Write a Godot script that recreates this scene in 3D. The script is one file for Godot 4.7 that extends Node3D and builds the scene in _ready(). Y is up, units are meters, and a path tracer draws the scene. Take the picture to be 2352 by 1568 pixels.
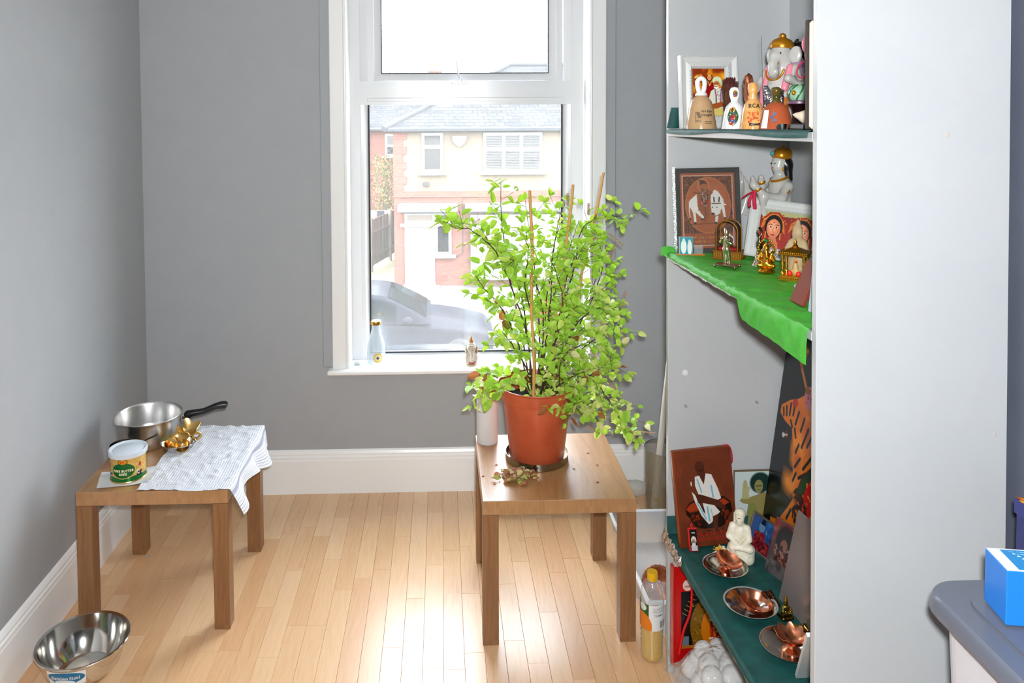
extends Node3D
# ---------------------------------------------------------------- geometry collector
class G:
	var v := PackedVector3Array()
	var n := PackedVector3Array()
	var t := PackedVector2Array()
	var c := PackedColorArray()
	var ix := PackedInt32Array()
	var xf := Transform3D.IDENTITY
	func at(x: Transform3D) -> G:
		xf = x
		return self
	func av(p: Vector3, nn: Vector3, uv: Vector2) -> int:
		v.append(xf * p)
		n.append((xf.basis * nn).normalized())
		t.append(uv)
		return v.size() - 1
	func poly(p: Array, uv: Array = []) -> void:      # counter-clockwise seen from outside
		var nn: Vector3 = (p[1] - p[0]).cross(p[2] - p[0])
		if nn.length() < 1e-14 and p.size() > 3: nn = (p[2] - p[0]).cross(p[3] - p[0])
		nn = nn.normalized()
		var b := v.size()
		for k in p.size(): av(p[k], nn, uv[k] if uv.size() > k else Vector2(p[k].x, p[k].y))
		for k in range(1, p.size() - 1): ix.append_array([b, b + k + 1, b + k])
	# chamfered box, uv in metres with v along the grain axis
	func box(o: Vector3, s: Vector3, b := 0.0, grain := 1, uvo := Vector2.ZERO) -> G:
		var h := s * 0.5
		b = minf(b, minf(h.x, minf(h.y, h.z)) * 0.9)
		for ax in 3:
			var a1 := (ax + 1) % 3
			var a2 := (ax + 2) % 3
			for sg in [1.0, -1.0]:
				var ps := []
				var us := []
				for q in [[-1, -1], [1, -1], [1, 1], [-1, 1]]:
					var p := Vector3.ZERO
					p[ax] = h[ax] * sg
					p[a1] = (h[a1] - b) * q[0] * sg
					p[a2] = (h[a2] - b) * q[1]
					ps.append(o + p)
					var gu := a1 if a1 != grain else a2
					var gv := a2 if a1 != grain else a1
					us.append(Vector2(p[gu], p[gv]) + uvo)
				poly(ps, us)
		if b > 0.0:
			for ax in 3:
				var a1 := (ax + 1) % 3
				var a2 := (ax + 2) % 3
				for s1 in [1.0, -1.0]:
					for s2 in [1.0, -1.0]:
						var e := []
						for q in [[0, -1], [1, -1], [1, 1], [0, 1]]:
							var p := Vector3.ZERO
							p[ax] = (h[ax] - b) * q[1] * s1 * s2
							p[a1] = (h[a1] - (b if q[0] == 1 else 0.0)) * s1
							p[a2] = (h[a2] - (0.0 if q[0] == 1 else b)) * s2
							e.append(o + p)
						var us := []
						for p in e: us.append(Vector2(p[a1] - o[a1], p[ax] - o[ax]) + uvo)
						poly(e, us)
			for sx in [1.0, -1.0]:
				for sy in [1.0, -1.0]:
					for sz in [1.0, -1.0]:
						var p := [o + Vector3(h.x * sx, (h.y - b) * sy, (h.z - b) * sz), o + Vector3((h.x - b) * sx, h.y * sy, (h.z - b) * sz), o + Vector3((h.x - b) * sx, (h.y - b) * sy, h.z * sz)]
						if sx * sy * sz < 0: p.reverse()
						poly(p)
		return self
	# lathe round y; profile from bottom to top on the outside (x = radius, y = height)
	func lathe(pr: Array, seg := 32, sx := 1.0, sz := 1.0, wob = null) -> G:
		var m := pr.size()
		var len := 0.0
		var total := 0.0
		for k in m - 1: total += (pr[k + 1] - pr[k]).length()
		for k in m - 1:
			var a: Vector2 = pr[k]
			var b: Vector2 = pr[k + 1]
			var d := (b - a)
			if d.length() < 1e-7: continue
			var nb := Vector2(d.y, -d.x).normalized()
			var na := nb
			var n1 := nb
			if k > 0:
				var e: Vector2 = a - pr[k - 1]
				var en := Vector2(e.y, -e.x).normalized()
				if e.length() > 1e-7 and en.dot(nb) > 0.72: na = (en + nb).normalized()
			if k < m - 2:
				var e: Vector2 = pr[k + 2] - b
				var en := Vector2(e.y, -e.x).normalized()
				if e.length() > 1e-7 and en.dot(nb) > 0.72: n1 = (en + nb).normalized()
			var b0 := v.size()
			for j in seg + 1:
				var w := TAU * j / seg
				var cs := Vector2(sin(w), cos(w))
				var ra: float = a.x
				var rb: float = b.x
				var ya: float = a.y
				var yb: float = b.y
				if wob != null:
					var wa: Vector2 = wob.call(w, a)
					var wb: Vector2 = wob.call(w, b)
					ra = wa.x
					ya = wa.y
					rb = wb.x
					yb = wb.y
				av(Vector3(cs.x * ra * sx, ya, cs.y * ra * sz), Vector3(cs.x * na.x / sx, na.y, cs.y * na.x / sz), Vector2(float(j) / seg, 1.0 - len / total))
				av(Vector3(cs.x * rb * sx, yb, cs.y * rb * sz), Vector3(cs.x * n1.x / sx, n1.y, cs.y * n1.x / sz), Vector2(float(j) / seg, 1.0 - (len + d.length()) / total))
			for j in seg:
				var q := b0 + j * 2
				ix.append_array([q, q + 3, q + 2, q, q + 1, q + 3])
			len += d.length()
		return self
	func tube(p: Array, r, sides := 8, cap := true) -> G:
		var m := p.size()
		var up := Vector3.UP
		var rings := []
		var rl := 0.0
		for k in m:
			var d: Vector3 = (p[mini(k + 1, m - 1)] - p[maxi(k - 1, 0)]).normalized()
			var x := up.cross(d)
			if x.length() < 0.05: x = Vector3.RIGHT.cross(d)
			if x.length() < 0.05: x = Vector3.BACK.cross(d)
			x = x.normalized()
			var y := d.cross(x)
			up = y
			if k > 0: rl += (p[k] - p[k - 1]).length()
			var rr: float = r if r is float else r[k]
			var b := v.size()
			for j in sides + 1:
				var w := TAU * j / sides
				var o := x * cos(w) + y * sin(w)
				av(p[k] + o * rr, o, Vector2(float(j) / sides * 0.1, rl))
			rings.append(b)
		for k in m - 1:
			for j in sides:
				var a: int = rings[k] + j
				var b: int = rings[k + 1] + j
				ix.append_array([a, b, a + 1, a + 1, b, b + 1])
		if cap:
			for e in [0, m - 1]:
				var d: Vector3 = (p[1] - p[0]).normalized() * -1.0 if e == 0 else (p[m - 1] - p[m - 2]).normalized()
				var b := v.size()
				for j in sides:
					v.append(v[rings[e] + j])
					n.append((xf.basis * d).normalized())
					t.append(Vector2.ZERO)
				for j in range(1, sides - 1): ix.append_array([b, b + j + 1, b + j] if e == 1 else [b, b + j, b + j + 1])
		return self
	func ell(o: Vector3, r: Vector3, seg := 14, rings := 8) -> G:
		var b := v.size()
		for i in rings + 1:
			var p := PI * i / rings
			for j in seg + 1:
				var w := TAU * j / seg
				var q := Vector3(sin(p) * sin(w), cos(p), sin(p) * cos(w))
				av(o + q * r, q / r, Vector2(float(j) / seg, float(i) / rings))
		for i in rings:
			for j in seg:
				var a := b + i * (seg + 1) + j
				var d := a + seg + 1
				ix.append_array([a, a + 1, d, a + 1, d + 1, d])
		return self
	# extrude an outline given in xy (counter-clockwise) along z from z0 to z1
	func ext(pl: Array, z0: float, z1: float, uvs := 1.0) -> G:
		var pk := PackedVector2Array(pl)
		if Geometry2D.is_polygon_clockwise(pk):
			pk.reverse()
		# (Geometry2D counts y down: its clockwise is our counter-clockwise seen with y up)
		var area := 0.0
		for k in pk.size():
			var a := pk[k]
			var b := pk[(k + 1) % pk.size()]
			area += a.x * b.y - b.x * a.y
		if area < 0: pk.reverse()
		var tri := Geometry2D.triangulate_polygon(pk)
		for f in 2:
			var b := v.size()
			for p in pk: av(Vector3(p.x, p.y, z1 if f == 0 else z0), Vector3(0, 0, 1 if f == 0 else -1), p * uvs)
			for k in range(0, tri.size(), 3):
				var a0 := pk[tri[k]]
				var ccw := (pk[tri[k + 1]] - a0).cross(pk[tri[k + 2]] - a0) > 0
				if ccw == (f == 0): ix.append_array([b + tri[k], b + tri[k + 2], b + tri[k + 1]])
				else: ix.append_array([b + tri[k], b + tri[k + 1], b + tri[k + 2]])
		for k in pk.size():
			var a := pk[k]
			var b := pk[(k + 1) % pk.size()]
			poly([Vector3(a.x, a.y, z1), Vector3(a.x, a.y, z0), Vector3(b.x, b.y, z0), Vector3(b.x, b.y, z1)])
		return self
	# smooth sheet: f(u, v) -> Vector3
	func sheet(nu: int, nv: int, f: Callable, uvs := Vector2.ONE) -> G:
		var b := v.size()
		var ps := []
		for i in nu + 1:
			for j in nv + 1: ps.append(f.call(float(i) / nu, float(j) / nv))
		for i in nu + 1:
			for j in nv + 1:
				var du: Vector3 = ps[mini(i + 1, nu) * (nv + 1) + j] - ps[maxi(i - 1, 0) * (nv + 1) + j]
				var dv: Vector3 = ps[i * (nv + 1) + mini(j + 1, nv)] - ps[i * (nv + 1) + maxi(j - 1, 0)]
				av(ps[i * (nv + 1) + j], du.cross(dv), Vector2(float(i) / nu, float(j) / nv) * uvs)
		for i in nu:
			for j in nv:
				var a := b + i * (nv + 1) + j
				ix.append_array([a, a + nv + 2, a + nv + 1, a, a + 1, a + nv + 2])
		return self
	# mitred rectangular moulding; profile of (inset from outer edge, z)
	func ring(w: float, h: float, pr: Array) -> G:
		var s := [[-1, -1], [1, -1], [1, 1], [-1, 1]]
		for k in pr.size() - 1:
			for q in 4:
				var p := []
				for e in [[pr[k], s[q]], [pr[k], s[(q + 1) % 4]], [pr[k + 1], s[(q + 1) % 4]], [pr[k + 1], s[q]]]:
					p.append(Vector3((w / 2 - e[0].x) * e[1][0], (h / 2 - e[0].x) * e[1][1], e[0].y))
				poly(p)
		return self
	func quad(w: float, h: float, z := 0.0) -> G:      # faces +z, uv 0..1 with the image upright
		poly([Vector3(-w / 2, -h / 2, z), Vector3(w / 2, -h / 2, z), Vector3(w / 2, h / 2, z), Vector3(-w / 2, h / 2, z)], [Vector2(0, 1), Vector2(1, 1), Vector2(1, 0), Vector2(0, 0)])
		return self
	func mesh() -> ArrayMesh:
		var a := []
		a.resize(Mesh.ARRAY_MAX)
		a[Mesh.ARRAY_VERTEX] = v
		a[Mesh.ARRAY_NORMAL] = n
		a[Mesh.ARRAY_TEX_UV] = t
		a[Mesh.ARRAY_INDEX] = ix
		var m := ArrayMesh.new()
		m.add_surface_from_arrays(Mesh.PRIMITIVE_TRIANGLES, a)
		return m
# ---------------------------------------------------------------- pictures (flat print)
class Pic:
	var im: Image
	var w: int
	var h: int
	var rn := RandomNumberGenerator.new()
	func _init(ww: int, hh: int, col: Color, seed_ := 1) -> void:
		w = ww
		h = hh
		im = Image.create(w, h, false, Image.FORMAT_RGB8)
		im.fill(col)
		rn.seed = seed_
	func px(x: int, y: int, col: Color, a: float) -> void:
		if x < 0 or y < 0 or x >= w or y >= h or a <= 0.0: return
		im.set_pixel(x, y, im.get_pixel(x, y).lerp(col, minf(a, 1.0)))
	func ell(cx: float, cy: float, rx: float, ry: float, col: Color, turn := 0.0, soft := 0.0) -> Pic:   # 0..1 coordinates, radii in widths / heights
		var X := cx * w
		var Y := cy * h
		var A := rx * w
		var B := ry * h
		var m := maxf(A, B) + 2
		for y in range(int(Y - m), int(Y + m) + 1):
			for x in range(int(X - m), int(X + m) + 1):
				var d := Vector2(x + 0.5 - X, y + 0.5 - Y).rotated(-turn)
				var q := sqrt(d.x * d.x / (A * A) + d.y * d.y / (B * B))
				var e := maxf(soft, 1.2 / minf(A, B))
				px(x, y, col, (1.0 + e * 0.5 - q) / e)
		return self
	func poly(p: Array, col: Color) -> Pic:
		var q := PackedVector2Array()
		var lo := Vector2(1e9, 1e9)
		var hi := -lo
		for k in p.size() / 2:
			var s := Vector2(p[k * 2] * w, p[k * 2 + 1] * h)
			q.append(s)
			lo = lo.min(s)
			hi = hi.max(s)
		for y in range(maxi(int(lo.y) - 1, 0), mini(int(hi.y) + 2, h)):
			for x in range(maxi(int(lo.x) - 1, 0), mini(int(hi.x) + 2, w)):
				var a := 0.0
				for s in [Vector2(0.25, 0.25), Vector2(0.75, 0.25), Vector2(0.25, 0.75), Vector2(0.75, 0.75)]:
					if Geometry2D.is_point_in_polygon(Vector2(x, y) + s, q): a += 0.25
				px(x, y, col, a)
		return self
	func rect(x0: float, y0: float, x1: float, y1: float, col: Color) -> Pic:
		im.fill_rect(Rect2i(int(x0 * w), int(y0 * h), int(x1 * w) - int(x0 * w), int(y1 * h) - int(y0 * h)), col)
		return self
	func line(p: Array, wd: float, col: Color) -> Pic:
		for k in range(0, p.size() - 2, 2):
			var a := Vector2(p[k] * w, p[k + 1] * h)
			var b := Vector2(p[k + 2] * w, p[k + 3] * h)
			var r := wd * w * 0.5
			for y in range(int(minf(a.y, b.y) - r) - 1, int(maxf(a.y, b.y) + r) + 2):
				for x in range(int(minf(a.x, b.x) - r) - 1, int(maxf(a.x, b.x) + r) + 2):
					var s := Vector2(x + 0.5, y + 0.5)
					px(x, y, col, r + 0.5 - s.distance_to(Geometry2D.get_closest_point_to_segment(s, a, b)))
		return self
	func speck(x0: float, y0: float, x1: float, y1: float, nn: int, r: float, cols: Array, soft := 0.6) -> Pic:
		for k in nn: ell(rn.randf_range(x0, x1), rn.randf_range(y0, y1), r * rn.randf_range(0.4, 1.3), r * rn.randf_range(0.4, 1.3) * w / h, cols[rn.randi() % cols.size()], rn.randf() * 3.0, soft)
		return self
	func tex() -> ImageTexture:
		im.generate_mipmaps()
		return ImageTexture.create_from_image(im)
# ---------------------------------------------------------------- helpers
var taken := {}
var BK: Transform3D
var rng := RandomNumberGenerator.new()
var M := {}
func mat(col: Color, rough := 0.6, metal := 0.0, tex: Texture2D = null) -> StandardMaterial3D:
	var m := StandardMaterial3D.new()
	m.albedo_color = col
	m.roughness = rough
	m.metallic = metal
	if tex: m.albedo_texture = tex
	return m
func numbered(s: String) -> String:
	if not taken.has(s):
		taken[s] = 0
		return s
	taken[s] += 1
	return "%s_%03d" % [s, taken[s]]
func thing(called: String, label: String, cat: String, x: Transform3D, group := "") -> Node3D:
	var o := Node3D.new()
	o.name = numbered(called)
	add_child(o)
	o.transform = x
	o.set_meta("label", label)
	o.set_meta("category", cat)
	if group != "": o.set_meta("group", group)
	return o
func part(parent: Node, called: String, g, m: Material, label := "", x := Transform3D.IDENTITY) -> MeshInstance3D:
	var o := MeshInstance3D.new()
	o.name = called
	o.mesh = g.mesh() if g is G else g
	o.material_override = m
	o.transform = x
	parent.add_child(o, true)
	if label != "": o.set_meta("label", label)
	return o
func struct(called: String, g, m: Material, parent: Node = null) -> MeshInstance3D:
	var o := part(parent if parent else self, called, g, m)
	if parent == null: o.set_meta("kind", "structure")
	return o
func single(called: String, label: String, cat: String, g, m: Material, x := Transform3D.IDENTITY, group := "") -> MeshInstance3D:
	var o := part(self, numbered(called), g, m, label, x)
	o.set_meta("category", cat)
	if group != "": o.set_meta("group", group)
	return o
func T(x: float, y: float, z: float, yaw := 0.0, pitch := 0.0, roll := 0.0) -> Transform3D:
	return Transform3D(Basis.from_euler(Vector3(deg_to_rad(pitch), deg_to_rad(yaw), deg_to_rad(roll))), Vector3(x, y, z))
func L(x: float, y: float, z: float, yaw := 0.0, pitch := 0.0, roll := 0.0) -> Transform3D:      # place inside the bookcase: x into the case, z towards the room
	return BK * T(x, y, z, yaw, pitch, roll)
func words(parent: Node, s: String, cap: float, m: Material, x: Transform3D, round_r := 0.0, mono := "Droid Sans", bold := true, called := "lettering") -> MeshInstance3D:
	var f := SystemFont.new()
	f.font_names = PackedStringArray([mono])
	f.font_weight = 700 if bold else 400
	var tm := TextMesh.new()
	tm.text = s
	tm.font = f
	tm.font_size = 32
	tm.pixel_size = cap / 23.0
	tm.depth = 0.0006
	tm.curve_step = 2.0
	var mesh: Mesh = tm
	if round_r > 0.0:
		var a := tm.get_mesh_arrays()
		if a.size() > 0 and a[0] != null:
			var vs: PackedVector3Array = a[Mesh.ARRAY_VERTEX]
			var ns: PackedVector3Array = a[Mesh.ARRAY_NORMAL]
			for k in vs.size():
				var w := vs[k].x / round_r
				vs[k] = Vector3(sin(w) * (round_r + vs[k].z), vs[k].y, cos(w) * (round_r + vs[k].z))
				ns[k] = Vector3(sin(w) * ns[k].z + cos(w) * ns[k].x, ns[k].y, cos(w) * ns[k].z - sin(w) * ns[k].x)
			a[Mesh.ARRAY_VERTEX] = vs
			a[Mesh.ARRAY_NORMAL] = ns
			var am := ArrayMesh.new()
			am.add_surface_from_arrays(Mesh.PRIMITIVE_TRIANGLES, a)
			mesh = am
	return part(parent, called, mesh, m, "", x)
func noise(sd: int, freq: float, oct := 4) -> FastNoiseLite:
	var f := FastNoiseLite.new()
	f.seed = sd
	f.frequency = freq
	f.fractal_octaves = oct
	return f
# speckled paint / cloth / stone: small tileable noise between the colours given
func blotch(size: int, sd: int, freq: float, cols: Array, oct := 4) -> ImageTexture:
	var f := noise(sd, freq, oct)
	var src := f.get_seamless_image(size, size, false, false, 0.15, true)
	var im := Image.create(size, size, false, Image.FORMAT_RGB8)
	for y in size:
		for x in size:
			var q := src.get_pixel(x, y).r * (cols.size() - 1)
			var k := mini(int(q), cols.size() - 2)
			im.set_pixel(x, y, (cols[k] as Color).lerp(cols[k + 1], q - k))
	im.generate_mipmaps()
	return ImageTexture.create_from_image(im)
# wood: v along the grain
func wood(sw: int, sh: int, sd: int, base: Color, dark: Color, fine: float, cath: float) -> ImageTexture:
	var a := noise(sd, 1.0, 3)
	var b := noise(sd + 7, 1.0, 2)
	var im := Image.create(sw, sh, false, Image.FORMAT_RGB8)
	for y in sh:
		for x in sw:
			var u := float(x) / sw
			var w := float(y) / sh
			var bend := b.get_noise_2d(u * 1.6, w * 1.1) * cath
			var g1 := a.get_noise_2d((u + bend) * 14.0, w * 1.3) * 0.5 + 0.5
			var g2 := a.get_noise_2d((u + bend * 0.3) * fine, w * 5.0 + 40.0) * 0.5 + 0.5
			var q := clampf(g1 * 0.55 + g2 * 0.55 - 0.15, 0.0, 1.0)
			im.set_pixel(x, y, base.lerp(dark, q * q * 1.2))
	im.generate_mipmaps()
	return ImageTexture.create_from_image(im)
func tri(m: StandardMaterial3D, s: float) -> StandardMaterial3D:
	m.uv1_triplanar = true
	m.uv1_scale = Vector3(s, s, s)
	return m
func scaled(m: StandardMaterial3D, u: float, v: float) -> StandardMaterial3D:
	m.uv1_scale = Vector3(u, v, 1)
	return m
func bump(m: StandardMaterial3D, sd: int, freq: float, strength: float) -> StandardMaterial3D:
	var f := noise(sd, freq, 3)
	var im := f.get_seamless_image(256, 256, false, false, 0.15, true)
	im.convert(Image.FORMAT_RGBA8)
	im.bump_map_to_normal_map(strength)
	im.generate_mipmaps()
	m.normal_enabled = true
	m.normal_texture = ImageTexture.create_from_image(im)
	return m
func glass(col: Color, rough := 0.02) -> StandardMaterial3D:
	var m := mat(col, rough)
	m.transparency = BaseMaterial3D.TRANSPARENCY_ALPHA
	return m
# one smooth skin over tapered capsules [a, b, ra, rb]: surface nets
func blob(prims: Array, cell: float, k := 0.012) -> G:
	var lo := Vector3(1e9, 1e9, 1e9)
	var hi := -lo
	for p in prims:
		var r: float = maxf(p[2], p[3]) + cell * 2
		lo = lo.min((p[0] as Vector3).min(p[1]) - Vector3.ONE * r)
		hi = hi.max((p[0] as Vector3).max(p[1]) + Vector3.ONE * r)
	var nx := int((hi.x - lo.x) / cell) + 2
	var ny := int((hi.y - lo.y) / cell) + 2
	var nz := int((hi.z - lo.z) / cell) + 2
	var f := PackedFloat32Array()
	f.resize(nx * ny * nz)
	f.fill(1.0)
	for p in prims:
		var a: Vector3 = p[0]
		var b: Vector3 = p[1]
		var ra: float = p[2]
		var rb: float = p[3]
		var mr := maxf(ra, rb) + k + cell * 2
		var l0 := ((a.min(b) - Vector3.ONE * mr - lo) / cell).floor()
		var h0 := ((a.max(b) + Vector3.ONE * mr - lo) / cell).ceil()
		var ab := b - a
		var q := maxf(ab.length_squared(), 1e-10)
		for z in range(maxi(int(l0.z), 0), mini(int(h0.z) + 1, nz)):
			for y in range(maxi(int(l0.y), 0), mini(int(h0.y) + 1, ny)):
				for x in range(maxi(int(l0.x), 0), mini(int(h0.x) + 1, nx)):
					var s := lo + Vector3(x, y, z) * cell
					var tt := clampf((s - a).dot(ab) / q, 0.0, 1.0)
					var d := s.distance_to(a + ab * tt) - lerpf(ra, rb, tt)
					var id := (z * ny + y) * nx + x
					var o := f[id]
					var hh := maxf(k - absf(o - d), 0.0) / k
					f[id] = minf(o, d) - hh * hh * k * 0.25
	var g := G.new()
	var cellv := {}
	var offs := [0, 1, nx, nx + 1, nx * ny, nx * ny + 1, nx * ny + nx, nx * ny + nx + 1]
	for z in nz - 1:
		for y in ny - 1:
			for x in nx - 1:
				var id := (z * ny + y) * nx + x
				var mask := 0
				for c in 8:
					if f[id + offs[c]] < 0.0: mask |= 1 << c
				if mask == 0 or mask == 255: continue
				var sum := Vector3.ZERO
				var cnt := 0
				for e in [[0, 1], [2, 3], [4, 5], [6, 7], [0, 2], [1, 3], [4, 6], [5, 7], [0, 4], [1, 5], [2, 6], [3, 7]]:
					var fa := f[id + offs[e[0]]]
					var fb := f[id + offs[e[1]]]
					if (fa < 0.0) == (fb < 0.0): continue
					var pa := Vector3(e[0] & 1, (e[0] >> 1) & 1, e[0] >> 2)
					var pb := Vector3(e[1] & 1, (e[1] >> 1) & 1, e[1] >> 2)
					sum += pa.lerp(pb, fa / (fa - fb))
					cnt += 1
				var gr := Vector3(f[id + 1] - f[id] + f[id + offs[7]] - f[id + offs[6]], f[id + nx] - f[id] + f[id + offs[7]] - f[id + offs[5]], f[id + nx * ny] - f[id] + f[id + offs[7]] - f[id + offs[3]])
				cellv[id] = g.av(lo + (Vector3(x, y, z) + sum / cnt) * cell, gr, Vector2((x + z) * cell, y * cell))
	for id in cellv:
		var fa := f[id]
		for ax in 3:
			var st: int = [1, nx, nx * ny][ax]
			var u: int = [nx, nx * ny, 1][ax]
			var w: int = [nx * ny, 1, nx][ax]
			if (fa < 0.0) == (f[id + st] < 0.0): continue
			if not (cellv.has(id - u) and cellv.has(id - w) and cellv.has(id - u - w)): continue
			var q := [cellv[id], cellv[id - u], cellv[id - u - w], cellv[id - w]]
			if fa >= 0.0: q.reverse()
			g.ix.append_array([q[0], q[2], q[1], q[0], q[3], q[2]])
	return g
func V(x: float, y: float, z: float) -> Vector3: return Vector3(x, y, z)
func cap(a: Vector3, b: Vector3, ra: float, rb: float) -> Array: return [a, b, ra, rb]
func pts(a: Array) -> Array:      # flat list of x, y pairs -> Vector2
	var r := []
	for k in a.size() / 2: r.append(Vector2(a[k * 2], a[k * 2 + 1]))
	return r
func pts3(a: Array) -> Array:
	var r := []
	for k in a.size() / 3: r.append(Vector3(a[k * 3], a[k * 3 + 1], a[k * 3 + 2]))
	return r
func curve(a: Array, n := 6) -> Array:      # smooth path through points
	var r := []
	for k in a.size() - 1:
		for j in n: r.append((a[k] as Vector3).cubic_interpolate(a[k + 1], a[maxi(k - 1, 0)], a[mini(k + 2, a.size() - 1)], float(j) / n))
	r.append(a[a.size() - 1])
	return r
func _ready() -> void:
	rng.seed = 11
	# ---------------- camera (a lens shifted down and to the right)
	var cam := Camera3D.new()
	add_child(cam)
	cam.transform = Transform3D(Basis(Vector3(0.9995041, -0.0046210, 0.0311474), Vector3(0.0059335, 0.9990924, -0.0421808), Vector3(-0.0309242, 0.0423447, 0.9986244)), Vector3(0, 1.7635, 0))
	cam.set_frustum(0.05 * 1568.0 / 1780.614, Vector2(0.05 * 109.593 / 1780.614, -0.05 * 474.144 / 1780.614), 0.05, 200.0)
	cam.current = true
	# ---------------- sky, flash on the camera, exposure
	var env := Environment.new()
	var sky := Sky.new()
	var sm := ProceduralSkyMaterial.new()
	sm.sky_top_color = Color(0.90, 0.95, 1.0)
	sm.sky_horizon_color = Color(1.0, 0.99, 0.97)
	sm.ground_bottom_color = Color(0.5, 0.5, 0.5)
	sm.ground_horizon_color = Color(0.8, 0.8, 0.8)
	sm.energy_multiplier = 22.0
	sky.sky_material = sm
	env.background_mode = Environment.BG_SKY
	env.sky = sky
	env.tonemap_mode = Environment.TONE_MAPPER_LINEAR
	env.tonemap_exposure = 1.0
	env.sdfgi_enabled = true
	env.ssao_enabled = true
	env.ssil_enabled = true
	var we := WorldEnvironment.new()
	we.environment = env
	add_child(we)
	var flash := SpotLight3D.new()
	flash.name = "camera_flash"
	flash.position = Vector3(0.03, 1.835, 0.0)
	flash.rotation_degrees = Vector3(-13, -4, 0)
	flash.light_color = Color(0.97, 0.985, 1.0)
	flash.light_energy = 6.1
	flash.light_size = 0.03
	flash.spot_range = 12.0
	flash.spot_attenuation = 2.0
	flash.spot_angle = 60.0
	flash.spot_angle_attenuation = 0.3
	flash.shadow_enabled = true
	add_child(flash)
	BK = T(0.692, 0, -2.318, 1.36, -1.08)
	materials()
	room()
	window()
	left_table()
	right_table()
	plant()
	bookcase()
	top_shelf()
	middle_shelf()
	lower_shelf()
	bottom_things()
	near_right()
	sill_things()
	outside()
func materials() -> void:
	M.wall = tri(mat(Color.WHITE, 0.75, 0, blotch(256, 3, 0.02, [Color(0.635, 0.648, 0.66), Color(0.65, 0.66, 0.67)])), 1.2)
	M.navy_wall = tri(mat(Color.WHITE, 0.7, 0, blotch(128, 5, 0.03, [Color(0.33, 0.35, 0.40), Color(0.36, 0.38, 0.43)])), 1.2)
	M.ceiling = mat(Color(0.93, 0.93, 0.92), 0.9)
	M.gloss = mat(Color(0.95, 0.95, 0.945), 0.25)
	M.upvc = mat(Color(0.90, 0.905, 0.915), 0.22)
	M.gasket = mat(Color(0.08, 0.1, 0.12), 0.6)
	M.case = tri(mat(Color.WHITE, 0.28, 0, blotch(128, 8, 0.02, [Color(0.69, 0.698, 0.70), Color(0.705, 0.712, 0.714)])), 1.0)
	M.chrome = mat(Color(0.86, 0.85, 0.83), 0.12, 1.0)
	M.steel = mat(Color(0.78, 0.78, 0.77), 0.2, 1.0)
	M.brushed = mat(Color(0.82, 0.81, 0.80), 0.3, 1.0)
	M.copper = mat(Color(0.90, 0.58, 0.44), 0.22, 1.0)
	M.brass = mat(Color(0.86, 0.70, 0.42), 0.28, 1.0)
	M.bronze = mat(Color(0.42, 0.33, 0.16), 0.35, 1.0)
	M.gold = mat(Color(0.86, 0.62, 0.18), 0.25, 1.0)
	M.goldpaint = mat(Color(0.72, 0.48, 0.07), 0.3, 0.6)
	M.silver = mat(Color(0.85, 0.84, 0.80), 0.18, 1.0)
	M.marble = tri(mat(Color.WHITE, 0.25, 0, blotch(128, 12, 0.03, [Color(0.66, 0.65, 0.62), Color(0.74, 0.73, 0.71)])), 4.0)
	M.black = mat(Color(0.03, 0.03, 0.035), 0.3)
	M.white = mat(Color(0.83, 0.83, 0.825), 0.45)
	M.pearl = mat(Color(0.76, 0.765, 0.75), 0.35)
	M.red = mat(Color(0.75, 0.05, 0.05), 0.35)
	M.pinkred = mat(Color(0.72, 0.08, 0.22), 0.7)
	M.pink = mat(Color(0.85, 0.50, 0.56), 0.3)
	M.green = mat(Color(0.12, 0.38, 0.20), 0.25)
	M.clear = glass(Color(0.95, 0.97, 0.97, 0.12), 0.03)
	M.foil = bump(tri(mat(Color(0.85, 0.85, 0.86), 0.18, 1.0), 20.0), 31, 0.03, 14.0)
	M.oak = mat(Color.WHITE, 0.32, 0, wood(256, 512, 21, Color(0.68, 0.50, 0.32), Color(0.48, 0.33, 0.19), 90.0, 0.06))
	scaled(M.oak, 2.2, 1.6)
	M.oak.metallic_specular = 0.7
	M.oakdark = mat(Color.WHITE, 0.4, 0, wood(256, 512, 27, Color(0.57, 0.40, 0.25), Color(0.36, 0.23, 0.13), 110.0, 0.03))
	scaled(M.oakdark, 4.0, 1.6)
	M.greencloth = tri(mat(Color.WHITE, 0.62, 0, blotch(128, 41, 0.05, [Color(0.20, 0.58, 0.12), Color(0.27, 0.66, 0.17)])), 5.0)
	M.teal = tri(mat(Color.WHITE, 0.65, 0, blotch(128, 43, 0.04, [Color(0.0, 0.22, 0.21), Color(0.01, 0.31, 0.285)])), 4.0)
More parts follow.
